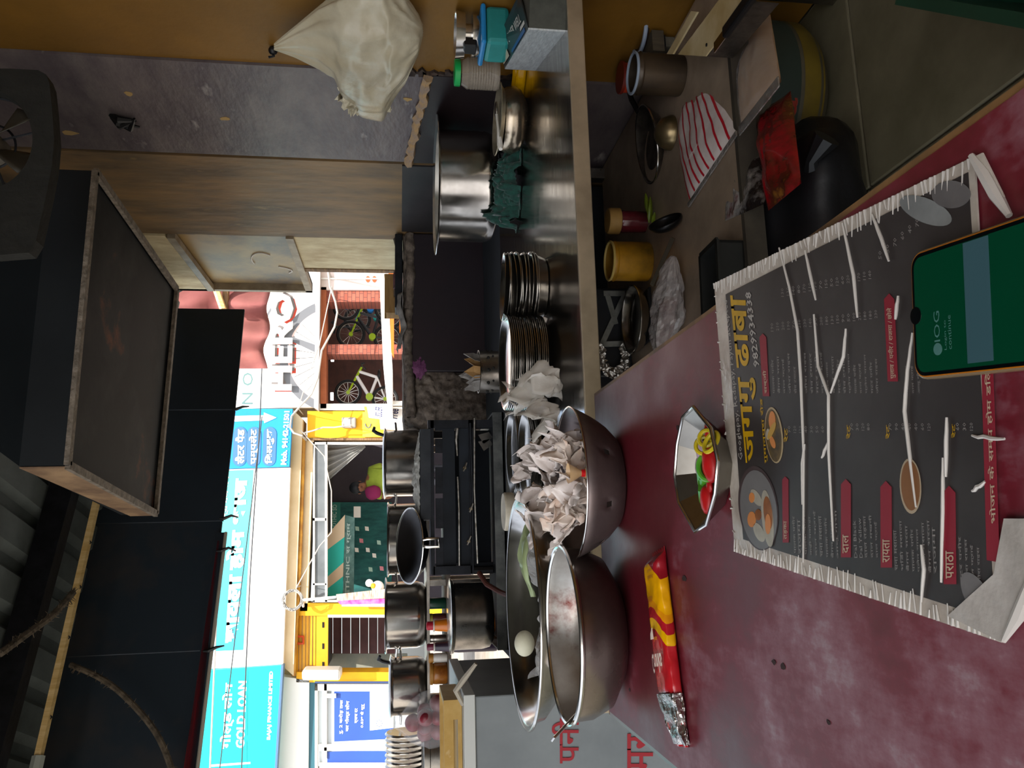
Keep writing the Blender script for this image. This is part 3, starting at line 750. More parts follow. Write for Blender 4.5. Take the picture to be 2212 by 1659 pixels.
# folding ash tray on top with white ash
t = thing('ash_tray', 'black iron tray heaped with white ash on top of the stove', 'tray', ((X29(930) + X29(1095)) / 2, 3.1, Z29(931)))
ax0, ax1 = X29(1120), X29(926)
MB().box(ax0, ax1, 2.95, 3.2, Z29(931), Z29(908)).build('tray_body', M('sooty tray', '22262b', '33363a', rough=.7, scale=12, bump=.3), t)
def ash(u, v):
    x = ax0 + .01 + u * (ax1 - ax0 - .02); y = 2.955 + v * .23
    return Vector((x, y, Z29(908) + .002 + .022 * math.sin(PI * min(1, v * 1.2)) * (1 + .5 * noise.noise(Vector((x * 30, y * 30, 0)))) * math.sin(PI * min(1, max(0, u * .9 + .1))) + .006 * noise.noise(Vector((x * 90, y * 90, 0)))))
MB().grid(ash, 50, 24).build('ash', M('white ash', 'cfcdc4', '9a988e', rough=1, scale=60, bump=.6), t, smooth=True, ang=180, kind='stuff')
# red rubber gas hose
tag(MB().tube([(X29(1238, 2.9), 2.88, Z29(1028)), (X29(1262, 2.88), 2.82, Z29(1040)), (X29(1280, 2.8), 2.76, Z29(1062)), (X29(1286, 2.7), 2.66, .762), (X29(1290, 2.6), 2.5, .745)], .009, 8).build('gas_hose', M('red rubber hose', '5c3228', rough=.6), smooth=True), 'reddish rubber gas hose curling down from the stove', 'hose')
# frying pan tipped towards the table
def kadai():
    c = Vector((X29(1175, 3.05), 3.02, 0)); c.z = zof(c, 885); R = rad(c, 160)
    t = thing('frying_pan', 'shallow black frying pan tipped up on the stove showing its inside', 'pan', c)
    t.rotation_euler = (math.radians(20), 0, math.radians(4))
    prof = [(.001, -.055), (R * .5, -.05), (R * .8, -.03), (R, -.002), (R + .003, 0), (R, .002), (R * .79, -.026), (R * .5, -.045), (.001, -.05)]
    MB().lathe(prof, (0, 0, 0), 52).build('pan_bowl', M('seasoned iron', '2c2826', '1c1a1a', rough=.35, metal=.6, scale=6), t, smooth=True, off=(0, 0, 0))
    MB().tube([(math.cos(a) * R, math.sin(a) * R, .001) for a in [2 * PI * i / 60 for i in range(60)]], .0035, 7, True).build('pan_rim', STEEL, t, smooth=True, off=(0, 0, 0))
    MB().tube([(-.012, -R, 0), (-.014, -R - .012, -.012), (-.014, -R - .02, -.05), (.014, -R - .02, -.05), (.014, -R - .012, -.012), (.012, -R, 0)], .006, 8).build('pan_handle', STEEL, t, smooth=True, off=(0, 0, 0))
kadai()

# ================================================================== things on the worktop
ORD = ['first', 'second', 'third', 'fourth', 'fifth', 'sixth', 'seventh', 'eighth', 'ninth', 'tenth', 'eleventh', 'twelfth', 'thirteenth', 'fourteenth', 'fifteenth', 'sixteenth', 'seventeenth', 'eighteenth', 'nineteenth', 'twentieth']
ORD = [o + ' plate' for o in ORD]
def plate_mesh(R, mat, H=.014):
    return MB().lathe([(.001, 0), (R * .8, 0), (R * .86, .003), (R * .95, H * .9), (R, H), (R + .0015, H + .0015), (R, H + .003), (R * .945, H + .0012), (R * .85, .0045), (R * .8, .0018), (.001, .0018)], (0, 0, 0), 56)
def stack(c, R, n, dz, label, top_label, group, jig=0., tilt=0., H=.014, mat=STEEL, seed=1):
    rr = random.Random(seed); first = None
    for k in range(n):
        loc = (c[0] + rr.uniform(-jig, jig), c[1] + rr.uniform(-jig, jig), c[2] + .0005 + k * dz)
        rot = (rr.uniform(-tilt, tilt) * (k > 1), rr.uniform(-tilt, tilt) * (k > 1), rr.random() * 6)
        if first is None:
            first = plate_mesh(R, mat, H).build('steel_plate', mat, smooth=True, ang=50, off=(0, 0, 0)); o = first; o.location = loc; o.rotation_euler = rot
        else:
            o = first.copy(); col.objects.link(o); o.location = loc; o.rotation_euler = rot
        tag(o, top_label if k == n - 1 else (ORD[n - 1 - k] + ' from the top ' + label), 'plate', group)
cA, RA = stand(1199, 785, CZ, 200)
stack(cA, rad(cA, 204), 19, (zof(cA, 1091) - CZ - .016) / 18, 'in the tall neat stack before the napkin cup', 'topmost plate of the tall neat stack before the napkin cup', 'plates in the tall neat stack', .0012, .004)
cB, RB = stand(1189, 622, CZ, 140)
stack(cB, rad(cB, 146), 12, (zof(cB, 1085) - CZ - .03) / 11, 'in the crooked stack by the green cloth', 'topmost plate of the crooked small stack by the green cloth', 'plates in the crooked stack', .003, .05, H=.026, seed=5)
cC = Zp(1140, 984, CZ + .035); cC.z = CZ
stack(cC, rad(cC, 188), 8, .0038, 'in the low stack behind the perforated basket', 'topmost plate of the low stack behind the perforated basket', 'plates in the low front stack', .001, 0)
cD = Zp(1110, 976, CZ + .03); cD.z = CZ
stack(cD, rad(cD, 180), 6, .004, 'in the low stack nearest the stove tray', 'topmost plate of the low stack nearest the stove tray', 'plates in the low rear stack', .001, 0)

# spoon holder with folded paper napkins
q = Zp(1120, 803, CZ); c = Vector((q.x, q.y + .25, CZ)); c = Vector((Yp(1050, 803, 2.46).x, 2.46, CZ)); R = rad(c, 98); H = zof(c, 1033) - CZ
t = thing('napkin_holder', 'perforated steel cup holding paper napkins behind the tall plate stack', 'holder', c)
MB().lathe([(.001, 0), (R * .9, 0), (R * .92, H - .003), (R * .95, H), (R * .9, H), (R * .88, .003), (.001, .003)], c, 40).build('cup', STEEL_D, t, smooth=True, ang=50)
hm = M('punched hole', '15120f', rough=.9)
for k in range(10):
    a = 2 * PI * k / 10 + .2
    for dz, s_ in ((.045, 1), (.06, .7)):
        p = c + Vector((math.cos(a + (.1 if dz > .05 else 0)) * R * .915, math.sin(a + (.1 if dz > .05 else 0)) * R * .915, H - dz + .018))
        MB().ball(p, .006 * s_, 8, 6, (1, 1, .8)).build('hole', hm, t)
NAP = [M('grey paper', '8f8b86', '6f6a66', rough=.85, scale=20), M('tan paper', 'b08a58', '8f6c40', rough=.85, scale=20)]
rr = random.Random(3)
for k in range(14):
    a = rr.random() * 6.3; r = R * .7 * math.sqrt(rr.random()); p = c + Vector((math.cos(a) * r, math.sin(a) * r * .8, H - .02))
    ln = rr.uniform(.05, .085); lean = Vector((math.cos(a) * .35, math.sin(a) * .35, 1)).normalized(); sd = Vector((-math.sin(a + rr.random()), math.cos(a), 0)).normalized()
    b = MB()
    b.add([p - sd * .016, p + sd * .016, p + sd * .02 + lean * ln * .55, p + lean * ln, p - sd * .02 + lean * ln * .5, p + lean * ln * .5 + lean.cross(sd) * .008],
          [(0, 1, 5), (1, 2, 5), (2, 3, 5), (3, 4, 5), (4, 0, 5)])
    tag(b.build('paper_napkin', NAP[1] if k in (3, 7) else NAP[0], solid=.0012),
        'folded tan paper napkin in the steel cup' if k in (3, 7) else 'folded grey paper napkin in the steel cup', 'napkin', 'napkins in the steel cup')

# steel bowl covered by a plate, white spoon
cE, RE = stand(1146, 262, CZ, 140); H = zof(cE, 1085) - CZ
cE.x = min(cE.x, 1.376 - RE)
t = thing('steel_bowl', 'round-bellied steel bowl beside the pillar with a plate over it', 'bowl', cE)
MB().lathe([(.001, 0), (RE * .55, 0), (RE * .9, H * .28), (RE, H * .55), (RE * .97, H * .85), (RE * .92, H), (RE * .9, H), (RE * .94, H * .8), (RE * .96, H * .55), (RE * .86, H * .3), (RE * .5, .005), (.001, .005)], cE, 48).build('bowl_body', M('worn aluminium', 'b3a48e', '8f8272', rough=.25, metal=.95, scale=7, rvar=.1), t, smooth=True, ang=60)
o = plate_mesh(rad(cE, 150), STEEL, .012).build('cover_plate', M('greasy plate', 'c9c0a8', '9c9078', rough=.35, metal=.7, scale=14), smooth=True, off=(0, 0, 0))
o.location = cE + Vector((-.005, -.01, H + .003)); o.rotation_euler = (math.radians(1), math.radians(2), 0)
tag(o, 'greasy steel plate covering the round-bellied bowl', 'plate')
a, c2 = Zp(1078, 320, CZ + H + .022), Zp(1066, 372, CZ + H + .02)
t = thing('serving_spoon', 'pale spoon lying across the covered steel bowl', 'spoon', c2)
d_ = Vector((-1, -.35, -.02)).normalized(); s0 = cE + Vector((.0, -.03, H + .021))
MB().tube([s0, s0 + d_ * .06, s0 + d_ * .13, s0 + d_ * .145], [.004, .004, .009, .006], 8).build('spoon_handle', WHITE_P, t, smooth=True)
MB().ball(s0 - d_ * .02, .022, 14, 8, (1.2, .8, .25)).build('spoon_head', STEEL, t, smooth=True)
# crumpled green cloth
def crumple(b, c, sx, sy, sz, rz, seed, nx=26, ny=18, fr=2.2):
    Rz = Matrix.Rotation(rz, 3, 'Z'); o3 = Vector((seed * 3.7, seed * 1.3, seed * .7))
    def fn(u, v):
        x, y = u * 2 - 1, v * 2 - 1
        n1 = noise.noise(Vector((x, y, 0)) * fr + o3); n2 = noise.noise(Vector((x, y, 0)) * fr * 2.3 + o3 * 2)
        h = max(0, 1 - (x * x * .9 + y * y * .9)) ** .5
        fold = abs(math.sin((x * 2.2 + n1 * 2.4) * 2.2)) * .35
        z = max(0.0, h * (.75 + .45 * n1) + fold * h + .2 * n2 * h - .35 * h * max(0, .25 - abs(noise.noise(Vector((x, y, 4)) * fr * 1.7 + o3))) * 2)
        return Vector(c) + Rz @ Vector((sx * (x * (.85 + .25 * n2)), sy * (y * (.85 + .3 * n1)), sz * z + .004))
    b.grid(fn, nx, ny); return b
GR = M('dark green cotton', '174a3e', '0f3029', rough=.9, scale=60, bump=.4, sheen=.2)
cG = Zp(1122, 408, CZ); b = MB()
crumple(b, cG + Vector((.03, 0, 0)), .105, .07, .07, -.25, 4, 80, 56, 3.4)
gc = b.build('green_cloth', GR, smooth=True, ang=180, solid=.003)
tag(gc, 'crumpled dark green cloth on the steel counter', 'cloth')
b = MB(); crumple(b, cG + Vector((-.06, .05, 0)), .055, .05, .085, .5, 9, 30, 22, 2.6); o = b.build('cloth_fold', GR, gc, smooth=True, ang=180, solid=.003)

# carton of printed card by the wall, tub, jar and steel cup standing on it, yellow wrapper
A, B_ = Zp(1221, 69, CZ), Zp(1156, 153, CZ)
d1 = (B_ - A); d1.z = 0; L1 = d1.length; d1.normalize(); d2 = Vector((d1.y, -d1.x, 0))
zb = zof(A, 1141); hb = zb - CZ
wd_ = .2
bx = thing('printed_carton', 'low carton with black printed lid and silver sides at the ochre wall', 'carton', A)
b = MB(); b.prism([A, B_, B_ + d2 * .06, B_ + d2 * .055 - d1 * .02, A + d2 * wd_], (0, 0, hb))
SIL = M('crumpled silver print', 'c4c8c8', 'a2a6a8', rough=.4, metal=.3, scale=26, stretch=(1, 1, 5), bump=.4)
MB().prism([A, B_, B_ + d2 * .004, A + d2 * .004], (0, 0, hb)).build('silver_side', SIL, bx)
poly = [A + d2 * .004, B_ + d2 * .004, B_ + d2 * .055, A + d2 * wd_ + d1 * .02, A + d2 * wd_]
MB().prism(poly, (0, 0, hb - .002)).build('carton_body', M('grimy card', '4a4a42', '34352e', rough=.8, scale=14), bx)
fl4 = [A + d2 * .002 + Vector((0, 0, hb)), B_ + d2 * .002 + Vector((0, 0, hb)), Yp(1073, 88, B_.y - .02), Yp(1121, -14, A.y + .06)]
fnn = (fl4[1] - fl4[0]).cross(fl4[3] - fl4[0]).normalized()
if fnn.dot(CAM - fl4[0]) < 0: fnn = -fnn
lo = MB().prism(fl4, -fnn * .003).build('printed_flap', M('black print', '22282a', '2e3638', rough=.35, scale=6), bx)
WP = M('white print', 'cfd0c8', rough=.6)
def lq(s, t_, h=.0012): return (fl4[0] * (1 - s) + fl4[1] * s) * (1 - t_) + (fl4[3] * (1 - s) + fl4[2] * s) * t_ + fnn * h
text('lid_lettering', 'POWER WELL', quadfn(lq(.66, .38), lq(.12, .36), lq(.12, .62), lq(.66, .68)), WP, lo, .01)
MB().prism([lq(.08, .04), lq(.6, .05), lq(.6, .13), lq(.08, .14)], fnn * .0008).build('blue_stripe', M('blue stripe', '1a5a9a', rough=.4), lo)
MB().prism([lq(.72, .1), lq(.97, .12), lq(.98, .9), lq(.78, .95)], fnn * .0008).build('cream_panel', M('cream panel', 'b8b49c', rough=.6), lo)
MB().prism([lq(.04, .2), lq(.2, .2), lq(.18, .28), lq(.04, .28)], fnn * .0008).build('print_logo', WP, lo)
jc = Vector((1.335, 2.10, zb + .002)); R = rad(jc, 66); H = zof(jc, 981) - jc.z
t = thing('ribbed_jar', 'clear ribbed plastic jar with bright green cap on the printed carton', 'jar', jc)
prof = [(.001, 0), (R * .9, 0), (R, .008)]
hb2 = H * .84
for k in range(10):
    z = .012 + k * (hb2 - .035) / 10; prof += [(R, z), (R, z + .004), (R * .95, z + .006)]
prof += [(R, hb2 - .018), (R * .8, hb2 - .004), (R * .75, hb2), (.001, hb2)]
MB().lathe(prof, jc, 36).build('jar_body', M('clear ribbed plastic', 'a89c8c', rough=.15, alpha=.5, spec=.8), t, smooth=True, ang=30)
MB().lathe([(.001, H * .87), (R * .84, H * .87), (R * .84, H - .002), (R * .8, H), (.001, H)], jc, 36).build('screw_cap', M('green cap', '0f9a4a', rough=.35), t, smooth=True, ang=30)
tb = Vector((1.325, 1.965, zb + .002))
t = thing('teal_tub', 'teal plastic tub with blue lid on the printed carton', 'tub', tb)
H = zof(tb, 1041) - tb.z
x_l = tb.x - .066
MB().box(tb.x - .05, 1.384, tb.y - .11, tb.y - .01, tb.z, tb.z + H).build('tub_body', M('teal plastic', '2a8a86', '1f7470', rough=.35, scale=5), t, bev=.012)
MB().box(tb.x - .056, 1.385, tb.y - .117, tb.y - .003, tb.z + H, tb.z + H + .014).build('tub_lid', M('blue plastic', '1f7ab4', rough=.3), t, bev=.006)
c = Vector((tb.x - .002, tb.y - .06, tb.z + H + .0145)); H2 = zof(c, 983) - c.z
t = thing('steel_strainer', 'steel strainer cup with black clamp on the teal tub', 'strainer', c)
MB().lathe([(.001, 0), (.05, 0), (.055, .01), (.055, .02), (.03, .022), (.03, H2 * .6), (.058, H2 * .62), (.062, H2), (.058, H2), (.05, H2 * .65), (.001, H2 * .65)], c, 36).build('cup', STEEL, t, smooth=True, ang=40)
MB().obox(c + Vector((-.045, -.02, H2 * .42)), (.012, .02, .018)).build('clamp', BLACK, t, bev=.004)
yc = Zp(1134, 178, CZ)
t = thing('yellow_wrapper', 'folded yellow plastic wrapper between carton and covered bowl', 'wrapper', yc)
YW = M('yellow wrapper', 'e0a800', 'c08c00', rough=.3, scale=20, bump=.3)
for k, dx in ((0, 0), (1, .018)):
    def fn(u, v, dx=dx):
        p = yc + Vector((-.01, .035, 0)).lerp(Vector((.035, -.035, 0)), u) * 1.3 + Vector((-dx, -dx * .6, 0))
        return p + Vector((0, .004 * math.sin(u * 9), .001 + v * (.038 - dx * .5)))
    MB().grid(fn, 14, 4).build('wrapper_strip', YW, t, smooth=True, solid=.004)
# white screw-top jar by the basin
c = Vector((Yp(1095, 1105, 2.34).x, 2.34, CZ)); R = rad(c, 80); H = zof(c, 1087) - CZ
t = thing('lidded_jar', 'steel-bodied jar with wide white lid behind the large basin', 'jar', c)
MB().lathe([(.001, 0), (R * .85, 0), (R * .88, .004), (R * .88, H * .62), (.001, H * .62)], c, 36).build('jar_body', STEEL_D, t, smooth=True)
MB().lathe([(.001, H * .6), (R, H * .6), (R * 1.02, H * .64), (R * 1.02, H * .94), (R * .97, H), (R * .7, H - .003), (.001, H - .002)], c, 40).build('white_lid', M('ivory lid', 'd8d0bc', 'b8ac92', rough=.45, scale=14), t, smooth=True, ang=30)
# large basin with polythene and an egg
bc = Vector((Yp(1128, 1318, 1.85).x, 1.852, CZ)); BR = rad(bc, 474); BH = zof(bc, 1128) - CZ
t = thing('steel_basin', 'very wide shallow steel basin lined with polythene on the counter', 'basin', bc)
def bowlprof(R, H, base=.6, lip=.006):
    o_ = [(.001, 0), (R * base, 0), (R * (base + .2), H * .2), (R * .93, H * .7), (R * .96, H - .004), (R, H - .002), (R + .001, H + .002), (R - .004, H + .003)]
    i_ = [(R * .955, H - .001), (R * .92, H * .7), (R * (base + .19), H * .22), (R * base * .98, .003), (.001, .003)]
    return o_ + i_
MB().lathe(bowlprof(BR, BH, .5), bc, 72).build('basin_body', STEEL, t, smooth=True, ang=60)
MB().tube([bc + Vector((math.cos(a) * BR, math.sin(a) * BR, BH)) for a in [2 * PI * i / 72 for i in range(72)]], .004, 8, True).build('rolled_rim', STEEL, t, smooth=True)
def lin_(u, v):
    x, y = u * 2 - 1, v * 2 - 1
    n1 = noise.noise(Vector((x * 2.5, y * 2.5, 7))); n2 = noise.noise(Vector((x * 8, y * 8, 3)))
    px_, py_ = x * BR * .62 * (1 + .2 * n1), (-.06 + y * .42 * (1 + .3 * n1)) * BR
    r = math.hypot(px_, py_) / BR
    return bc + Vector((px_, py_, .034 + BH * .55 * max(0, (r - .42) / .58) ** 1.2 + .03 * abs(n1) + .014 * abs(n2)))
MB().grid(lin_, 60, 36).build('polythene_lining', POLY, t, smooth=False)
ec = Yp(1133, 1390, 1.93)
tag(MB().ball(ec, .03, 20, 14, (1, .8, .8)).build('dough_ball', M('pale dough', 'd8d4bc', 'c4be9e', rough=.6, scale=8), smooth=True), 'pale dough ball resting in the polythene-lined basin', 'dough')
b = MB(); LC = Yp(1148, 1205, 1.80)
def leaf(u, v):
    return LC + Vector(((u - .5) * .17, (v - .5) * .10 * math.sin(PI * (u * .9 + .05)), .02 * math.sin(u * 3) + .012 * noise.noise(Vector((u * 4, v * 4, 2)))))
tag(b.grid(leaf, 14, 8).build('cabbage_leaf', M('pale green leaf', 'a8b48c', '8c9a6a', rough=.5, scale=8), smooth=True, solid=.002), 'pale green cabbage leaf lying in the large basin', 'leaf')

# ================================================================== grey cabinet with red lettering
GY = 2.18
gx = Yp(1100, 1500, GY).x; gz = zof(Vector((gx, GY, 0)), 1001)
cb = thing('grey_cabinet', 'grey painted cabinet with red Hindi lettering left of the table', 'cabinet', (gx - .4, GY + .3, 0))
GREY = M('grey paint', '7c8284', '6c7275', rough=.55, scale=4, bump=.05)
MB().box(gx - .9, gx, GY, GY + .62, .06, gz - .03).build('cabinet_body', GREY, cb, bev=.004)
MB().box(gx - .9, gx + .006, GY - .008, GY + .62, gz - .03, gz).build('cabinet_top', M('white edge', 'b8bab6', rough=.5), cb, bev=.002)
MB().box(gx - .9, gx - .01, GY - .004, GY, gz - .028, gz - .012).build('edge_strip', M('white strip', 'd2d4d0', rough=.4), cb)
for x in (gx - .87, gx - .05): MB().box(x, x + .04, GY + .03, GY + .07, 0, .06).build('foot', BLACK, cb)
def cabtext(body, x0, x1, y0, y1):
    a, b2, c2, d2_ = [Yp(x, y, GY - .003) for x, y in ((x1, y0), (x1, y1), (x0, y1), (x0, y0))]
    text('lettering', body, quadfn(a, b2, c2, d2_), RED_TXT, cb, .01)
cabtext('क पनी', 1192, 1250, 1722, 1552)
cabtext('मर', 1355, 1412, 1668, 1585)
b = MB(); b.tube([(gx - .02, GY + .01, gz + .001), (gx + .02, GY - .01, gz + .02), (gx + .05, GY - .03, gz + .0), (gx + .09, GY - .05, gz - .03)], [.006, .008, .008, .005], 7)
tag(b.build('twisted_cloth', M('beige strip', '9a9284', rough=.9), smooth=True), 'twisted beige cloth strip over the cabinet corner', 'cloth')
wx0, wx1 = Yp(980, 1512, GY + .05).x, Yp(980, 1800, GY + .05).x
t = thing('wooden_crate', 'yellowish wooden tray with a dark hand slot on the grey cabinet', 'tray', ((wx0 + wx1) / 2, GY + .15, gz))
zc1 = zof(Vector((wx0, GY + .05, 0)), 958)
YW2 = M('yellowed board', 'c8a868', 'a8843c', 'e0d2b0', rough=.6, scale=6)
MB().box(wx1, wx0, GY + .05, GY + .062, gz + .001, gz + .012).build('front_board', YW2, t); MB().box(wx1, wx0, GY + .05, GY + .062, gz + .024, zc1).build('front_board', YW2, t)
MB().box(wx0 - .05, wx0, GY + .05, GY + .062, gz + .012, gz + .024).build('front_board', YW2, t); MB().box(wx1, wx1 + .12, GY + .05, GY + .062, gz + .012, gz + .024).build('front_board', YW2, t)
MB().box(wx1, wx0, GY + .062, GY + .28, gz + .001, gz + .01).build('tray_floor', YW2, t); MB().box(wx1, wx0, GY + .268, GY + .28, gz + .01, zc1).build('back_board', YW2, t)
MB().box(wx0 - .012, wx0, GY + .062, GY + .268, gz + .01, zc1).build('end_board', YW2, t)
# ================================================================== dining table
TZ = .75
tb_ = thing('dining_table', 'narrow table with worn dark red laminate top and brown edge', 'table', (-.03, .75, 0))
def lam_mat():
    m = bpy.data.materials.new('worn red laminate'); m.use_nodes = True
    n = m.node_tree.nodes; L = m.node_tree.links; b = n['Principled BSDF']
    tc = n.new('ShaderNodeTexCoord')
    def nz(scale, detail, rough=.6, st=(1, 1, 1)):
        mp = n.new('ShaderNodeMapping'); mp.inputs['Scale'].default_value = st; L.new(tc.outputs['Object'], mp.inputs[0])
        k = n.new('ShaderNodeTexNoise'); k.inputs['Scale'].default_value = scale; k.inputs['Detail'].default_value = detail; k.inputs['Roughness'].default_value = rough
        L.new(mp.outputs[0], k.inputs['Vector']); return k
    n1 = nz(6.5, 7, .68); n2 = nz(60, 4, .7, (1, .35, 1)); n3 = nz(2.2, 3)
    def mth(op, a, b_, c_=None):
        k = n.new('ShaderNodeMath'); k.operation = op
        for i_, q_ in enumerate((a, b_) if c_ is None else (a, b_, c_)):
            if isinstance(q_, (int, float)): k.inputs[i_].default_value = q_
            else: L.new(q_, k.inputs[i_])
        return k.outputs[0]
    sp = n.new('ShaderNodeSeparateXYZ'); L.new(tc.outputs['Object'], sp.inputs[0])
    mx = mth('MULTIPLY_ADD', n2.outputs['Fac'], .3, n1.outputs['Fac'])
    # random rubbed blotches; the opening's pale sheen is painted in towards near left
    wear_sheen = mth('MULTIPLY_ADD', sp.outputs[1], -.30, mth('MULTIPLY_ADD', sp.outputs[0], -.26, mx))
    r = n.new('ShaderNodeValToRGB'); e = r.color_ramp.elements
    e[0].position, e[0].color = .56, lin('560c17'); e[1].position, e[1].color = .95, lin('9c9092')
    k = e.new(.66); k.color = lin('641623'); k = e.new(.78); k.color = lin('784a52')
    L.new(wear_sheen, r.inputs[0]); L.new(r.outputs[0], b.inputs['Base Color'])
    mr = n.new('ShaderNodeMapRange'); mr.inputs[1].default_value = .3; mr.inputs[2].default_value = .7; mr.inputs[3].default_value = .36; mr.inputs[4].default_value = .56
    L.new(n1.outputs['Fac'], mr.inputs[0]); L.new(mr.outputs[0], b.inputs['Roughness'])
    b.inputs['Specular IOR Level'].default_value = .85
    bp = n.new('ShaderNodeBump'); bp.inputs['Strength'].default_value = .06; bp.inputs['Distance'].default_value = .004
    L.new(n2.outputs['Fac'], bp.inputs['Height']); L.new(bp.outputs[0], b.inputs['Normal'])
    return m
x0, x1, y0, y1 = -.307, .247, -.05, 1.41
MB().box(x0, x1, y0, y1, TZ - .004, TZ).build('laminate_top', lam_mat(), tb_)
MB().box(x0, x1, y0, y1, TZ - .03, TZ - .0045).build('top_board', M('dark core board', '3c2a1c', rough=.7), tb_)
EB = M('brown edge band', '7c5a34', '4c3822', rough=.55, scale=14)
MB().box(x1, x1 + .006, y0, y1, TZ - .032, TZ - .001).build('edge_band', EB, tb_); MB().box(x0 - .006, x0, y0, y1, TZ - .032, TZ - .001).build('edge_band', M('steel edge band', '8a8880', rough=.4, metal=.8), tb_)
MB().box(x0 - .006, x1 + .006, y1, y1 + .006, TZ - .032, TZ - .001).build('edge_band', EB, tb_)
for x in (x0 + .03, x1 - .05):
    for y in (y0 + .05, y1 - .08): MB().box(x, x + .03, y, y + .03, 0, TZ - .03).build('leg', IRON, tb_)
chm = M('table chip', '2c1a18', rough=.9)
for x, y, s_ in ((1464, 923, 1), (1478, 1250, 1.3), (1672, 1430, .8), (1692, 1440, 1), (1328, 1500, .8), (1360, 1490, .8), (1790, 1560, .6)):
    c = Zp(x, y, TZ + .0003); rr = random.Random(x)
    MB().prism([c + Vector((math.cos(a) * .004 * s_ * rr.uniform(.5, 1), math.sin(a) * .007 * s_ * rr.uniform(.6, 1), 0)) for a in [i * PI / 4 for i in range(8)]], (0, 0, .0003)).build('chip_mark', chm, tb_)

# ================================================================== laminated menu
MZ = TZ + .003
corners = [(1590, 1192), (1545, 612), (2108, 338), (2168, 1388)]
mc = [Zp(x, y, TZ + .0012) for x, y in corners]
mn = thing('laminated_menu', 'big black laminated food menu with white cracked edges on table', 'menu', sum(mc, Vector()) / 4)
MB().prism(mc, (0, 0, .0014)).build('clear_sheet', M('yellowed laminate', 'b8b0a4', '968c80', rough=.22, scale=20, bump=.2, spec=.6), mn)
inn = [(1606, 1165), (1568, 636), (2092, 372), (2150, 1340)]
MS = MB().prism([Zp(x, y, TZ + .0027) for x, y in inn], (0, 0, .0004)).build('print_sheet', M('black menu print', '2a2524', '3b3735', '4e4c4a', rough=.42, scale=7, detail=8, pos=(.4, .68), spec=.55), mn)
MW = M('menu white', '98928a', rough=.5); MYL = M('menu yellow', 'b88e00', 'a07e0c', rough=.45, scale=30); MR = M('menu red', '7a1626', rough=.45); MGY = M('menu grey text', '7c7772', rough=.5)
def mt(body, fl, fr2, tr, tl, mat=MW, bold=0., z=MZ + .0005, res=1, name='print_text'):
    return text(name, body, quadfn(*[Zp(x, y, z) for x, y in (fl, fr2, tr, tl)]), mat, MS, bold, res)
def row(body, x, ya, yb, h, mat=MGY, sk=.045, bold=0.):
    """one printed line: foot at pixel column x, from ya (left) to yb (right)"""
    d = (ya - yb) * sk
    mt(body, (x, ya), (x - d, yb), (x - d - h, yb), (x - h, ya), mat, bold, res=1)
mt('जगगु ढाबा', (1639, 996), (1624, 640), (1577, 638), (1611, 1000), MYL, .022, res=2)
mt('Googlepay, Redapay, Paytm accepted', (1607, 992), (1573, 648), (1562, 650), (1596, 994), MW, .0)
mt('9829934338', (1641, 792), (1622, 630), (1609, 631), (1628, 794), MW, .015)
mt('गुमानपुरा रोड', (1659, 1000), (1648, 860), (1640, 861), (1650, 1001), MYL, .01)
def pill(xa, ya, xb, yb, h, body, ts, te):
    pts = [(xa, ya), (xb, yb), (xb - h * .5, yb - h * .55), (xb - h, yb), (xa - h, ya)]
    MB().prism([Zp(x, y, MZ + .0004) for x, y in pts], (0, 0, .0002)).build('red_heading', MR, MS)
    f = lambda y: xa + (xb - xa) * (y - ya) / (yb - ya)
    mt(body, (f(ts) - h * .2, ts), (f(te) - h * .2, te), (f(te) - h * .85, te), (f(ts) - h * .85, ts), M('heading text', 'a8957c', rough=.5), .01, MZ + .001)
pill(1704, 1172, 1703, 1036, 13, 'तड़का', 1165, 1125)
pill(1838, 1204, 1838, 1046, 21, 'दाल', 1195, 1155)
pill(1927, 1226, 1926, 1052, 24, 'रायता', 1215, 1165)
pill(2066, 1262, 2064, 1064, 27, 'पराठा', 1250, 1190)
pill(1662, 856, 1655, 728, 14, 'सब्जी', 850, 800)
pill(1940, 824, 1932, 646, 22, 'पुलाव / पनीर / राजमा / छोले', 818, 665)
MB().prism([Zp(x, y, MZ + .0004) for x, y in ((2160, 1215), (2142, 700), (2118, 705), (2132, 1210))], (0, 0, .0002)).build('red_heading', MR, MS)
mt('भोजन के समय होम डिलीवरी', (2153, 1130), (2138, 740), (2124, 742), (2138, 1132), M('heading text', 'd8c8b0'), .01, MZ + .001)
rr = random.Random(11)
W1 = ['जीरा राइस', 'मटर पनीर', 'आलू गोभी', 'दाल फ्राई', 'मिक्स वेज', 'शाही पनीर', 'सेव टमाटर', 'पालक पनीर', 'कढ़ी पकोड़ा', 'बैंगन भरता', 'भिंडी मसाला', 'प्लेन चावल', 'चना मसाला', 'राजमा']
for i in range(9): row(rr.choice(W1), 1720 + i * 11.6, 1195 + i * 1.5, 1110 + rr.randint(-12, 14), 6)
for i, w_ in enumerate(('Dal Black', 'Dal Yellow', 'दाल तड़का', 'दाल मखनी', 'दाल फ्राई')): row(w_, 1852 + i * 11.5, 1205, 1115 + rr.randint(-5, 12), 6.5)
for i in range(8): row(rr.choice(W1), 1940 + i * 12, 1232 + i, 1135 + rr.randint(-12, 14), 6.5)
for i in range(4): row(rr.choice(W1), 2080 + i * 13, 1262, 1170 + rr.randint(-12, 14), 7)
for i in range(20):
    x = 1672 + i * 11.8
    row(rr.choice(W1), x + 2, 850, 775 + rr.randint(-18, 20), 6)
    row(str(rr.randint(5, 24) * 10), x - 1, 716 - i * 1.5, 698 - i * 1.5, 6)
    if 2 < i: row(str(rr.randint(5, 24) * 10), x - 14, 648 - i * 2.4, 630 - i * 2.4, 6)
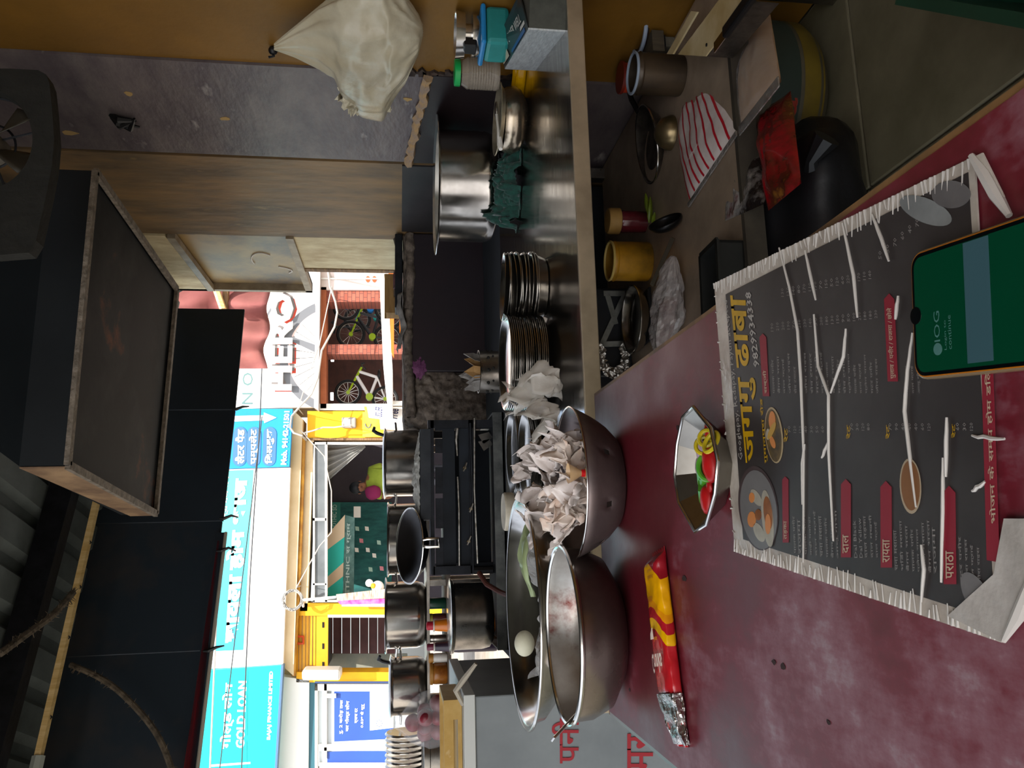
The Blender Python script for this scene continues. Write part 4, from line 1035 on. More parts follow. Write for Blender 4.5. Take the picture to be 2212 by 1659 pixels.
for x in (1963, 1976, 1989): row(rr.choice(W1), x, 850, 790, 7); 
for x, y in ((1694, 955), (1829, 948), (1914, 948), (2056, 946)): row('रेट', x + 8, y, y - 30, 9, MYL, bold=.01)
for i in range(8): row(str(rr.randint(3, 12) * 10), 1708 + i * 12, 935, 920, 6)
for i in range(4): row(str(rr.randint(3, 12) * 10), 1843 + i * 12, 930, 914, 6)
for i in range(7): row(str(rr.randint(3, 12) * 10), 1926 + i * 14, 930, 914, 6.5)
for i in range(3): row(str(rr.randint(3, 12) * 10), 2072 + i * 15, 930, 913, 7)
for i in range(6): row(str(rr.randint(3, 9) * 10), 1905 + i * 16, 560 - i * 14, 542 - i * 14, 7)
def disc(cx, cy, rx, ry, mat, z, name, n=28, rot=0):
    pts = []
    for i in range(n):
        a = 2 * PI * i / n; x = rx * math.cos(a); y = ry * math.sin(a)
        pts.append(Zp(cx + x * math.cos(rot) - y * math.sin(rot), cy + x * math.sin(rot) + y * math.cos(rot), z))
    return MB().prism(pts, (0, 0, .0002)).build(name, mat, MS)
PG = M('printed plate grey', '5c5a58', '6c6a68', rough=.4, scale=9); PB = M('printed curry', '8a5426', '6a3c1c', rough=.4, scale=40); PO = M('printed orange', 'b8743c', rough=.4); PC = M('printed cream', 'a09a8a', '8a8474', rough=.4, scale=30); PD = M('printed dark food', '3a3226', '6a542c', rough=.4, scale=60)
disc(1638, 1098, 42, 92, M('plate outline', '3c3030', rough=.4), MZ + .0004, 'printed_picture', rot=-.12); disc(1639, 1101, 39, 86, PG, MZ + .0007, 'printed_picture', rot=-.12)
disc(1658, 1120, 12, 62, PC, MZ + .001, 'printed_picture', rot=-.1); disc(1659, 1108, 9, 36, PB, MZ + .0013, 'printed_picture', rot=-.1); disc(1659, 1132, 6, 22, PO, MZ + .0016, 'printed_picture')
disc(1634, 1075, 9, 20, PC, MZ + .001, 'printed_picture', rot=-.5); disc(1624, 1075, 6, 11, PO, MZ + .0012, 'printed_picture'); disc(1624, 1122, 9, 17, PO, MZ + .001, 'printed_picture'); disc(1638, 1112, 7, 12, PB, MZ + .0012, 'printed_picture'); disc(1640, 1150, 10, 22, PC, MZ + .001, 'printed_picture', rot=-.4)
disc(1672, 940, 19, 61, M('tray outline', '9c8a6a', rough=.4), MZ + .0004, 'printed_picture', rot=-.1); disc(1671, 941, 16.5, 57, PD, MZ + .0007, 'printed_picture', rot=-.1)
disc(1668, 908, 7, 20, PO, MZ + .001, 'printed_picture'); disc(1667, 930, 5, 20, M('printed fries', 'a8843c', rough=.4), MZ + .0012, 'printed_picture', rot=.4); disc(1659, 938, 4, 12, PC, MZ + .001, 'printed_picture'); disc(1669, 955, 5, 14, PO, MZ + .001, 'printed_picture', rot=-.3)
disc(1967, 1050, 23, 60, M('oval outline', '9c8c74', rough=.4), MZ + .0004, 'printed_picture', rot=-.05); disc(1967, 1049, 20, 54, M('oval brown', '7a5230', '6a4426', rough=.4, scale=12), MZ + .0007, 'printed_picture', rot=-.05)
disc(2112, 1290, 26, 60, M('faded corner', '6c6866', '545150', rough=.4, scale=14), MZ + .0005, 'printed_picture', rot=-.5); disc(2055, 420, 42, 30, M('faded corner', '8a8684'), MZ + .0005, 'printed_picture'); disc(2000, 455, 60, 26, M('faded corner 2', '5c5e5c', '7c7e7c', rough=.4, scale=14), MZ + .0004, 'printed_picture', rot=.4)
CR = M('white crease', 'b0aaa2', rough=.35)
creases = [[(1683, 536), (1705, 620), (1723, 714), (1730, 820), (1736, 980), (1735, 1215)], [(1739, 542), (1752, 600), (1762, 648)], [(1820, 483), (1844, 595), (1852, 686)], [(1884, 464), (1904, 514), (1920, 564)],
           [(1758, 680), (1767, 790), (1790, 853), (1790, 976), (1800, 1169)], [(1827, 711), (1822, 770), (1794, 849)], [(1971, 720), (1960, 800), (1954, 887), (1968, 1007), (1979, 1096)], [(2045, 903), (2043, 1030)], [(2037, 990), (2037, 1107), (2033, 1258)],
           [(1738, 960), (1733, 1000), (1733, 1090)], [(1775, 990), (1791, 950)], [(1990, 1178), (1996, 1230), (1990, 1300)], [(2100, 1062), (2128, 1040)], [(2100, 942), (2170, 948)], [(1940, 640), (1934, 690)]]
for c in creases:
    pts = [Zp(x, y, MZ + .0008) for x, y in c]
    dense = []
    for i in range(len(pts) - 1):
        for k in range(5): dense.append(pts[i].lerp(pts[i + 1], k / 5) + Vector((random.Random(i * 7 + k).uniform(-.0006, .0006), 0, 0)))
    dense.append(pts[-1]); n = len(dense)
    MB().tube(dense, [.0008 + .0007 * math.sin(PI * i / (n - 1)) for i in range(n)], 6).build('crease', CR, mn, smooth=True)
rr = random.Random(21)
for side, n in (((0, 3), 62), ((1, 2), 70), ((0, 1), 16)):
    a, b2 = mc[side[0]], mc[side[1]]; ctr = mn.location
    bq = MB()
    for k in range(n):
        p = a.lerp(b2, (k + rr.random() * .8) / n) + Vector((0, 0, .0022)); inw = (ctr - p); inw.z = 0
        ed = (b2 - a).normalized(); inw = (inw - ed * inw.dot(ed)).normalized()
        ln = rr.uniform(.006, .017) if n > 20 else rr.uniform(.002, .006)
        bq.tube([p + inw * .0005, p + inw * ln + ed * rr.uniform(-.003, .003)], [rr.uniform(.0006, .0016), .0004], 5)
    bq.build('cracked_edge', CR, mn, kind='stuff')
MB().tube([Zp(x, y, MZ + .002) for x, y in ((2098, 336), (2128, 380), (2150, 420), (2180, 466))], [.002, .004, .004, .002], 7).build('curled_corner', CR, mn, smooth=True)
MB().prism([Zp(x, y, MZ + .0003) for x, y in ((2125, 330), (2172, 425), (2150, 420), (2108, 338))], (0, 0, .001)).build('curled_flap', M('yellowed laminate', 'b8b0a4'), mn)
MB().tube([Zp(x, y, MZ + .002) for x, y in ((2168, 1385), (2200, 1330), (2230, 1250))], [.0015, .004, .003], 7).build('curled_corner', CR, mn, smooth=True)

MB().prism([Zp(x, y, MZ + .0006) for x, y in ((2050, 1330), (2165, 1386), (2235, 1270), (2235, 1120), (2172, 1120), (2150, 1240))], (0, 0, .0012)).build('clear_flap', M('whitened laminate', 'b4aea6', '8e8880', rough=.25, scale=14, bump=.3, bscale=30), mn)
# ================================================================== phone
PZ = MZ + .0022
L1, L2, R1, R2 = [Zp(x, y, PZ + .009) for x, y in ((1972, 822), (2212, 801), (1968, 548), (2212, 461))]
dn_ = ((L2 - L1).normalized() + (R2 - R1).normalized()).normalized(); rt_ = Vector((-dn_.y, dn_.x, 0)); 
if rt_.dot(R1 - L1) < 0: rt_ = -rt_
pw = (R1 - L1).dot(rt_); ph = pw * 2.12; org = (L1 + R1) / 2 + dn_ * .0005 - rt_ * pw / 2; org.z = PZ
t = thing('smartphone', 'smartphone in orange-edged case showing a green screen on menu', 'phone', org + rt_ * pw / 2 + dn_ * ph / 2)
def rrect(ins, r, z):
    pts = []
    for cx, cy, a0 in ((pw - ins - r, ins + r, -90), (pw - ins - r, ph - ins - r, 0), (ins + r, ph - ins - r, 90), (ins + r, ins + r, 180)):
        for k in range(7):
            a = math.radians(a0 + 15 * k); pts.append(org + rt_ * (cx + r * math.cos(a)) + dn_ * (cy + r * math.sin(a)) + Vector((0, 0, z)))
    return pts
MB().prism(rrect(0, .011, 0), (0, 0, .0092)).build('clear_case', M('smoky clear case', '6e5a40', rough=.25, spec=.6), t, bev=.0015)
MB().prism(rrect(.0014, .010, .0085), (0, 0, .0010)).build('orange_frame', M('orange frame', 'd07a10', rough=.3, metal=.4), t)
MB().prism(rrect(.0022, .0095, .009), (0, 0, .0009)).build('bezel', M('phone glass', '06080a', rough=.08), t)
def scr(s0, s1, t0, t1, z, mat, name): return MB().prism([org + rt_ * (pw * s) + dn_ * (ph * q_) + Vector((0, 0, z)) for s, q_ in ((s0, t0), (s1, t0), (s1, t1), (s0, t1))], (0, 0, .0002)).build(name, mat, t)
GS = M('green screen', '023320', rough=.14, emis='024426', es=.06)
SCR = MB().prism([p for p in rrect(.0046, .0075, .0099)], (0, 0, .0002)).build('screen', GS, t)
scr(.08, 1 - .06, .285, .40, .0102, M('screen band', '2c444a', rough=.15, emis='3c5a60', es=.1), 'screen_panel')
def ptx(body, s0, s1, t0, t1): text('screen_text', body, quadfn(*[org + rt_ * (pw * s) + dn_ * (ph * q_) + Vector((0, 0, .0103)) for s, q_ in ((s0, t1), (s1, t1), (s1, t0), (s0, t0))]), M('screen lettering', '3c625c', rough=.2, emis='5a7c76', es=.06), SCR, 0)
ptx('IOG', .27, .50, .125, .155); ptx('Login to', .2, .42, .175, .19); ptx('continue', .2, .45, .195, .212)
MB().prism([org + rt_ * (pw * .215 + .004 * math.cos(a)) + dn_ * (ph * .14 + .004 * math.sin(a)) + Vector((0, 0, .0101)) for a in [i * .4 for i in range(16)]], (0, 0, .0003)).build('screen_dot', MATS['screen lettering'], t)
MB().prism([org + rt_ * (pw * .5 + .006 * math.cos(a)) + dn_ * (ph * .028 + .0055 * math.sin(a)) + Vector((0, 0, .0101)) for a in [i * .4 for i in range(16)]], (0, 0, .0003)).build('notch', MATS['phone glass'], t)

# ================================================================== biscuit packet
E1, E2 = Zp(1428, 1196, TZ), Zp(1478, 1612, TZ)
axd = (E2 - E1); PL = axd.length; axd.normalize(); nrm = Vector((-axd.y, axd.x, 0))
if nrm.y < 0: nrm = -nrm
t = thing('biscuit_packet', 'half-open red and yellow biscuit packet lying on the red table', 'packet', E1)
t.rotation_euler = (0, 0, math.atan2(axd.y, axd.x))
def pk_mat():
    m = bpy.data.materials.new('packet print'); m.use_nodes = True
    n = m.node_tree.nodes; L = m.node_tree.links; b = n['Principled BSDF']
    tc = n.new('ShaderNodeTexCoord'); sp = n.new('ShaderNodeSeparateXYZ'); L.new(tc.outputs['Object'], sp.inputs[0])
    def mth(op, a, b_):
        k = n.new('ShaderNodeMath'); k.operation = op
        for i, q_ in enumerate((a, b_)):
            if isinstance(q_, (int, float)): k.inputs[i].default_value = q_
            else: L.new(q_, k.inputs[i])
        return k.outputs[0]
    yy = mth('SUBTRACT', sp.outputs[1], -.012); y2 = mth('MULTIPLY', yy, yy)
    v = mth('ADD', mth('DIVIDE', sp.outputs[0], PL), mth('MULTIPLY', y2, -60.))
    r = n.new('ShaderNodeValToRGB'); r.color_ramp.interpolation = 'CONSTANT'
    st_ = [(0, '8e1420'), (.045, 'e0a000'), (.24, 'd88a08'), (.285, 'a81824'), (.34, 'e0a800'), (.40, 'b01a22'), (.70, '9a1a20')]
    e = r.color_ramp.elements; e[0].position, e[0].color = 0, lin(st_[0][1]); e[1].position, e[1].color = st_[1][0], lin(st_[1][1])
    for p_, c_ in st_[2:]:
        k = e.new(p_); k.color = lin(c_)
    L.new(v, r.inputs[0]); L.new(r.outputs[0], b.inputs['Base Color'])
    b.inputs['Roughness'].default_value = .22; b.inputs['Coat Weight'].default_value = .4
    nz = n.new('ShaderNodeTexNoise'); nz.inputs['Scale'].default_value = 55; L.new(tc.outputs['Object'], nz.inputs['Vector'])
    bp = n.new('ShaderNodeBump'); bp.inputs['Strength'].default_value = .35; bp.inputs['Distance'].default_value = .004; L.new(nz.outputs['Fac'], bp.inputs['Height']); L.new(bp.outputs[0], b.inputs['Normal'])
    return m
PW = .030; PH = .021
def pks(u, v):
    s_ = v; a = 2 * PI * u
    if s_ < .06: k = s_ / .06; hw, hh = PW * (.9 + .1 * k), .002 + (PH / 2 - .002) * k ** .7
    elif s_ > .72: k = (s_ - .72) / .28; hw, hh = PW * (1 - .25 * k), PH / 2 * (1 - .75 * k)
    else: hw, hh = PW, PH / 2
    cs, sn = math.cos(a), math.sin(a)
    x = hw * math.copysign(abs(cs) ** .6, cs); z = hh * math.copysign(abs(sn) ** .6, sn)
    w = noise.noise(Vector((cs * 2, sn * 2, s_ * 14))) * .0022 * (1 + 2.5 * max(0, s_ - .68) / .3)
    return Vector((s_ * PL, x + w, z + hh * .0 + max(hh, .003) + w * .8))
MB().grid(pks, 36, 60, True).build('wrapper', pk_mat(), t, smooth=True, ang=180, off=(0, 0, 0))
FOIL = M('silver foil', 'c8c4c0', 'a09c98', rough=.2, metal=.95, scale=40, bump=.7)
def foil(u, v):
    a = 2 * PI * u; s_ = .74 + v * .25; p = pks(u, s_); c_ = Vector((p.x, 0, .008))
    return c_ + (p - c_) * (1.10 + .18 * noise.noise(Vector((math.cos(a) * 3, math.sin(a) * 3, v * 6)))) + Vector((0, 0, .0015))
MB().grid(foil, 40, 16, True).build('torn_foil', FOIL, t, smooth=False, off=(0, 0, 0))
MB().prism([(-.006 + (i % 2) * .004, -PW * .9 + i * PW * 1.8 / 12, .003) for i in range(13)] + [(.006, PW * .9, .003), (.006, -PW * .9, .003)], (0, 0, .001)).build('crimped_end', M('packet crimp', '8e1420', rough=.3), t, off=(0, 0, 0))
def ptop(x, y): return .0035 + PH / 2 + PH / 2 * max(0, 1 - (abs(y) / PW) ** (2 / .6)) ** .3
def pkt(body, xa, xb, ya, yb, mat, bold=0):
    """line runs across the packet (ya to yb); letter tops point along +x"""
    text('packet_lettering', body, lambda s, q_: Vector((xa + (xb - xa) * q_, ya + (yb - ya) * s, ptop(0, ya + (yb - ya) * s))) + wl(t), mat, t, bold)
CW = M('packet cream', 'e0cfc0', rough=.4)
pkt('Crunks', .535 * PL, .635 * PL, -.020, .021, CW, .02)
pkt('ORIGIN', .235 * PL, .265 * PL, -.012, .014, M('packet brown', '7a1c1c', rough=.4)); pkt('Nutty', .085 * PL, .11 * PL, .006, .022, MATS['packet brown']); pkt('Biscuit', .125 * PL, .15 * PL, .004, .023, MATS['packet brown'])
pkt('less', .45 * PL, .475 * PL, .002, .014, M('packet yellow', 'e0a800', rough=.4))
MB().prism([(.46 * PL, -.012, ptop(0, 0)), (.46 * PL, .001, ptop(0, 0)), (.40 * PL, -.001, ptop(0, 0)), (.43 * PL, -.010, ptop(0, 0))], (0, 0, .0006)).build('cream_wedge', CW, t, off=(0, 0, 0))

# ================================================================== salad bowl
HZ = .778
rim = [(1498, 879), (1536, 926), (1551, 996), (1545, 1065), (1526, 1133), (1502, 1149), (1467, 1086), (1458, 1027), (1463, 960), (1475, 900)]
rp = [Zp(x, y, HZ) for x, y in rim]; rc = sum(rp, Vector()) / len(rp); bp_ = [Vector((rc.x + (p.x - rc.x) * .66, rc.y + (p.y - rc.y) * .66, TZ + .001)) for p in rp]
t = thing('salad_bowl', 'small faceted steel bowl of sliced salad on the red table', 'bowl', (rc.x, rc.y, TZ))
n = len(rp); ctr_b = Vector((rc.x, rc.y, TZ + .001))
ins = [p.lerp(rc, .03) for p in rp]; bi = [p.lerp(ctr_b, .05) + Vector((0, 0, .002)) for p in bp_]
MB().add(bp_ + rp + ins + bi, [list(range(n))[::-1]] + [(i, (i + 1) % n, n + (i + 1) % n, n + i) for i in range(n)] + [(n + i, n + (i + 1) % n, 2 * n + (i + 1) % n, 2 * n + i) for i in range(n)] + [(2 * n + i, 2 * n + (i + 1) % n, 3 * n + (i + 1) % n, 3 * n + i) for i in range(n)] + [[3 * n + i for i in range(n)]]).build('bowl_body', M('salad bowl steel', 'a09c94', '807c74', rough=.3, metal=1, scale=7), t, bev=.002)
MB().tube(rp, .0022, 8, True).build('rolled_rim', STEEL, t, smooth=True)
RED = M('tomato', 'c01a1a', '9c1012', rough=.4, scale=20); GRN = M('capsicum', '2c7a1e', '5a9a2c', rough=.3, scale=10); YEL = M('yellow chilli', 'c8b020', 'a8961c', rough=.3, scale=10); ONI = M('onion slice', 'd8c8d0', 'a07090', rough=.35, scale=12)
fz = TZ + .006
def food(name, label, mat, b, cat='salad'):
    return tag(b.build(name, mat, smooth=True), label, cat, 'salad pieces in the steel bowl')
def ringp(c, r, rt_w, tilt, sq=1.):
    Rm = Euler(tilt).to_matrix()
    return MB().tube([c + Rm @ Vector((math.cos(a) * r, math.sin(a) * r * sq, 0)) for a in [2 * PI * i / 24 for i in range(24)]], rt_w, 7, True)
def S(x, y, z=fz): return Zp(x, y, z)
food('chilli_ring', 'yellow chilli ring at the right end of the salad', YEL, ringp(S(1526, 946, fz + .018), .009, .0025, (.7, .3, 0)))
food('chilli_ring', 'yellow chilli ring leaning on the onion slice', YEL, ringp(S(1522, 962, fz + .016), .010, .0025, (.9, -.2, .4)))
food('chilli_ring', 'long yellow chilli ring over the tomato', YEL, ringp(S(1536, 955, fz + .02), .012, .0025, (.4, .5, 0), .7))
food('chilli_ring', 'green chilli ring in the middle of the salad', GRN, ringp(S(1527, 1010, fz + .014), .014, .003, (.9, 0, .2), .7))
for k, (x, y, l_) in enumerate(((1536, 1002, 'large red tomato slice in the middle of the salad'), (1530, 930, 'red tomato strip at the right end of the salad'), (1528, 1078, 'red tomato wedge at the left end of the salad'), (1533, 1050, 'small red tomato piece beside green capsicum'))):
    food('tomato_slice', l_, RED, MB().ball(S(x, y, fz + .012), [.021, .010, .017, .008][k], 18, 12, (1, .7, .45), amp=.12, seed=k))
for k, (x, y, l_) in enumerate(((1522, 1035, 'green capsicum strip in the salad'), (1516, 1022, 'bright green capsicum piece at the back of salad'), (1519, 1060, 'dark green capsicum strip by the tomato wedge'))):
    food('capsicum_strip', l_, GRN, MB().tube([S(x, y, fz + .008) + Vector((-.012, .004, 0)), S(x, y, fz + .014), S(x, y, fz + .008) + Vector((.012, -.002, .002))], [.004, .006, .004], 8))
for k, (x, y, l_) in enumerate(((1512, 1010, 'pale onion slice at the back of the salad'), (1514, 975, 'purple-edged onion slice beside chilli rings'))):
    food('onion_slice', l_, ONI, MB().ball(S(x, y, fz + .006), .014, 16, 10, (1, .8, .3), amp=.1, seed=k + 4))

# ================================================================== perforated basket with tissues
bc, _ = stand(1357, 1040, TZ, 190); BRm = rad(bc, 324); BHm = zof(bc, 1231) - TZ
t = thing('perforated_basket', 'punched steel basket full of used tissues at the far table edge', 'basket', bc)
seg = 72; prof = [(BRm * .50, .001), (BRm * .60, .005), (BRm * .74, .022), (BRm * .81, .034), (BRm * .86, .044), (BRm * .93, .060), (BRm, BHm)]
b = MB(); vs_ = [bc + Vector((r * math.cos(2 * PI * i / seg), r * math.sin(2 * PI * i / seg), z)) for r, z in prof for i in range(seg)]
fs = []
for j in range(len(prof) - 1):
    for i in range(seg):
        if j == 3 and i % 9 == 4: continue
        fs.append((j * seg + i, j * seg + (i + 1) % seg, (j + 1) * seg + (i + 1) % seg, (j + 1) * seg + i))
fs.append(list(range(seg))[::-1])
b.add(vs_, fs); b.build('basket_wall', M('basket steel', '7d6f6c', '5e5352', rough=.45, metal=.7, scale=8, rvar=.1), t, smooth=True, ang=60, solid=.0012)
MB().tube([bc + Vector((math.cos(a) * BRm, math.sin(a) * BRm, BHm)) for a in [2 * PI * i / 72 for i in range(72)]], .0016, 7, True).build('rim', STEEL, t, smooth=True)
def tissue(c, size, seed, label, mat=TISSUE, group='crumpled tissues by the basket', spike=1., name='crumpled_tissue', cat='tissue', mn_z=None):
    rr = random.Random(seed); rot = Euler((rr.uniform(-.7, .7), rr.uniform(-.7, .7), rr.random() * 6.3)).to_matrix(); o3 = Vector((seed * 1.7, seed * .9, seed * 2.3))
    def fn(u, v):
        x, y = u * 2 - 1, v * 2 - 1; r = math.hypot(x, y)
        a = math.atan2(y, x) + .9 * noise.noise(Vector((x, y, 0)) * 1.4 + o3)
        fold = math.sin(a * 2 + seed) * .45 + .12 * math.sin(a * 5 + 2 * seed)
        k = r * (.62 + .25 * noise.noise(Vector((x, y, 1)) * 2 + o3))
        z = spike * (r ** 1.3 * (.55 + fold * .6)) + .22 * noise.noise(Vector((x, y, 2)) * 3.5 + o3)
        return Vector(c) + rot @ (Vector((math.cos(a) * k, math.sin(a) * k, z)) * size)
    b = MB(); b.grid(fn, 15, 15)
    if mn_z is not None:
        for v in b.v: v.z = max(v.z, mn_z + .001)
    return tag(b.build(name, mat, smooth=True, ang=35, solid=.0008), label, cat, group)
def B3(x, y, dy=0): 
    p = Yp(x, y, bc.y + dy); return p
spec_ = [(1218, 915, .03, .055, 0), (1212, 1000, .02, .05, 0), (1225, 960, -.01, .045, 0), (1236, 1075, -.03, .055, 1), (1225, 1120, .0, .05, 1), (1244, 1040, -.06, .04, 0), (1240, 1150, -.03, .045, 0), (1205, 1050, .05, .05, 0), (1226, 1170, .01, .04, 0), (1245, 1110, -.06, .038, 1), (1235, 985, -.05, .04, 1), (1252, 1075, -.075, .05, 0), (1250, 930, -.05, .045, 0)]
labs = ['crumpled tissue at the right side of the basket', 'pointed tissue at the back of the basket', 'white tissue on top near basket right rim', 'orange-stained tissue in the middle of the basket', 'stained tissue at the left of the basket', 'white tissue at the front rim of the basket', 'white tissue by the left rim of the basket', 'tall tissue sticking up at the back of the basket', 'tissue tucked in the left back of the basket', 'stained tissue lowest at the front of the basket', 'stained tissue at the right front of the basket', 'white tissue pressed against the middle of front rim', 'white tissue pressed against the right front rim']
for k, (x, y, dy, s_, st_) in enumerate(spec_):
    p = B3(x, y, dy); p.z = max(p.z, TZ + BHm * .62)
    d = Vector((p.x - bc.x, p.y - bc.y, 0))
    if d.length > BRm * .6: d *= BRm * .6 / d.length
    tissue(Vector((bc.x + d.x, bc.y + d.y, p.z)), s_ * .8, k + 3, labs[k], TISSUE_S if st_ else TISSUE)
for k in range(6):
    a = PI * (1.08 + k * .168); rr_2 = BRm * (.5 if k % 2 else .42)
    tissue(Vector((bc.x + math.cos(a) * rr_2, bc.y + math.sin(a) * rr_2, TZ + BHm * .72)), .042, k + 71, 'tissue along the front of the basket, ' + ['leftmost of six', 'second of six from left', 'third of six from left', 'fourth of six from left', 'fifth of six from left', 'rightmost of six'][k], TISSUE_S if k in (1, 2, 4) else TISSUE, spike=.8)
# tissues and polythene pouches heaped on the counter behind the basket
cnt = [(1172, 1130, 1.72, .05, 'tissue lying on the counter between basket and basin'), (1180, 1060, 1.75, .05, 'tissue heaped behind the basket beside the low plates'), (1150, 1010, 1.85, .045, 'pointed tissue leaning on the low front plate stack'), (1170, 985, 1.78, .05, 'broad tissue heaped on counter behind the basket'), (1165, 1090, 1.8, .045, 'small tissue near the white-lidded jar'), (1225, 1195, 1.66, .05, 'tissue fallen between the basket and the large bowl')]
for k, (x, y, Y, s_, l_) in enumerate(cnt):
    p = Yp(x, y, Y); p.z = max(p.z, CZ + .03); tissue(p, s_, k + 31, l_, TISSUE, 'tissues heaped on the counter', mn_z=CZ)
PCH = M('milky pouch', 'dcd6cc', 'ccc4b8', rough=.3, alpha=.5, scale=18, bump=.4, spec=.7)
for k, (x, y, Y, s_, l_) in enumerate(((1170, 840, 1.72, .062, 'crumpled milky polythene bag beside the tall plate stack'), (1215, 800, 1.66, .06, 'pointed milky polythene bag tip standing by the counter edge'), (1205, 880, 1.64, .055, 'milky polythene bag bunched behind the basket rim'), (1145, 870, 1.84, .05, 'thin milky polythene bag tucked against the plates'))):
    p = Yp(x, y, Y); p.z = max(p.z, CZ + .035); tissue(p, s_, k + 51, l_, PCH, 'milky polythene bags', 1.3, 'polythene_bag', 'bag', CZ)
CHT = M('chutney pouch', 'e0c29a', 'd0a060', rough=.25, alpha=.8, scale=10)
for k, (x, y, dy, l_) in enumerate(((1245, 966, -.02, 'small tied pouch with red band at the right of basket'), (1262, 1022, -.085, 'small tied pouch with red band at the front rim'))):
    p = B3(x, y, dy); p.z = max(p.z, TZ + BHm * .8)
    tt = thing('tied_pouch', l_, 'pouch', p)
    MB().lathe([(.001, -.03), (.012, -.028), (.016, -.015), (.010, -.003), (.004, 0), (.004, .004), (.010, .014), (.016, .026)], p, 18).build('pouch_film', CHT, tt, smooth=True)
    MB().lathe([(.0045, -.003), (.006, -.002), (.006, .004), (.0045, .005)], p, 14).build('rubber_band', M('red rubber band', 'd0181c', rough=.4), tt, smooth=True)

# ================================================================== deep steel bowl with ladle
b2, _ = stand(1368, 1360, TZ, 240); R2_ = rad(b2, 368); H2_ = zof(b2, 1217) - TZ
t = thing('deep_steel_bowl', 'deep round steel bowl with curry stains at the far left table corner', 'bowl', b2)
def deep(R, H, k=1.): return [(R * .35 * k, .001), (R * .62 * k, .008), (R * .85 * k, H * .3), (R * .95 * k, H * .62), (R * .965 * k, H * .9), (R * .975 * k, H)]
MB().lathe([(.001, .001)] + deep(R2_, H2_), b2, 64).build('bowl_outside', M('dark bowl steel', '8c827c', '6e6460', rough=.28, metal=.9, scale=6, rvar=.08), t, smooth=True, ang=70)
MB().lathe([(.001, .004)] + [(r, z + .003) for r, z in deep(R2_ - .002, H2_ - .003)], b2, 64).build('stained_inside', M('curry stained steel', 'b0aca6', '9a948c', '5a2016', rough=.35, metal=.75, scale=9, pos=(.4, .58), detail=7), t, smooth=True, ang=70)
MB().tube([b2 + Vector((math.cos(a) * R2_ * .985, math.sin(a) * R2_ * .985, H2_)) for a in [2 * PI * i / 72 for i in range(72)]], .0042, 8, True).build('rolled_rim', STEEL, t, smooth=True)
la = Vector((b2.x - R2_ * .55, b2.y - .0, TZ + .02)); lb = b2 + Vector((-R2_ * .93, -R2_ * .3, H2_ + .008)); lc = lb + (lb - la).normalized() * .035
t = thing('ladle', 'flat-handled steel ladle resting over the deep bowl rim', 'ladle', lb)
MB().bar(la.lerp(lb, .35), lc, .018, .004, up=(1, .5, .8)).build('ladle_handle', STEEL, t, bev=.001)
MB().ball(la + Vector((.02, 0, .0)), .03, 16, 10, (1, 1, .5)).build('ladle_cup', STEEL, t, smooth=True)
# ================================================================== lower shelf
SZ = SHZ + .001
def can(name, label, cat, xn, yc, w, xt, mat, z=SZ, rimm=None, taper=1., lip=True, inner=DARKV):
    c, R = stand(xn, yc, z, w); H = zof(c, xt) - z
    t = thing(name, label, cat, c)
    MB().lathe([(.001, 0), (R * .97 * taper, 0), (R * taper, .006), (R, H * .86), (R * 1.0, H * .87), (R * 1.04, H * .89), (R * 1.0, H * .91), (R * .98, H), (R * .93, H), (R * .93, H * .1), (.001, H * .1)], c, 36).build('can_wall', mat, t, smooth=True, ang=40)
    MB().tube([c + Vector((math.cos(a) * R * .97, math.sin(a) * R * .97, H)) for a in [2 * PI * i / 40 for i in range(40)]], .004, 7, True).build('rim', rimm or STEEL_D, t, smooth=True)
    return c, R, H, t
can('storage_jar', 'dark jar with pale blue-grey rim standing on the lower shelf', 'jar', 1484, 165, 86, 1367, M('grimy brown jar', '4a3c2c', '2c241c', rough=.4, scale=7, metal=.3), rimm=M('blue grey rim', '8c98a8', rough=.5))
can('mustard_canister', 'mustard yellow open canister on the lower shelf', 'canister', 1413, 566, 84, 1317, M('mustard enamel', 'b8841c', '5a4414', rough=.4, scale=6, pos=(.4, .7)), rimm=M('pale mustard rim', 'd0b46a', rough=.4))
# plank with two tubs at the wall, on a carton
pa = Yp(1406, 118, 1.92); pz = pa.z
t = thing('wooden_plank', 'dark wooden plank laid on a carton beside the wall', 'plank', (1.25, 2.0, pz - .035))
MB().box(pa.x, 1.374, 1.90, 2.13, pz - .034, pz).build('plank', M('grimy plank', '4a4030', '383024', rough=.8, scale=7, stretch=(8, 1, 1)), t)
t = thing('storage_carton', 'grimy grey carton under the plank on the lower shelf', 'carton', (1.28, 2.0, SZ))
MB().box(pa.x + .03, 1.372, 1.92, 2.12, SZ, pz - .0345).build('carton_body', M('grimy grey carton', '5e584a', '443f34', rough=.85, scale=12, bump=.3), t, bev=.004)
MB().box(pa.x + .028, 1.373, 1.918, 1.92, SZ + .03, SZ + .034).build('flap_seam', DARKV, t)
c = Vector((Yp(1400, 66, 1.965).x, 1.965, pz + .001))
t = thing('plastic_tub', 'dark plastic tub with grey-blue rim on the plank', 'tub', c); R = rad(c, 96); H = zof(c, 1385) - c.z
H = max(H, .012)
MB().lathe([(.001, 0), (R * .9, 0), (R, H), (R * .9, H), (R * .85, .004), (.001, .004)], c, 36).build('tub_wall', M('dark brown tub', '2c2220', rough=.4), t, smooth=True, ang=40)
MB().tube([c + Vector((math.cos(a) * R, math.sin(a) * R, H)) for a in [2 * PI * i / 40 for i in range(40)]], .006, 7, True).build('tub_rim', M('blue grey rim', '8c98a8'), t, smooth=True)
c = Vector((1.33, 2.07, pz + .001))
t = thing('orange_tub', 'orange-red plastic tub behind the dark tub on the plank', 'tub', c); R = .044; H = max(.03, zof(c, 1340) - c.z)
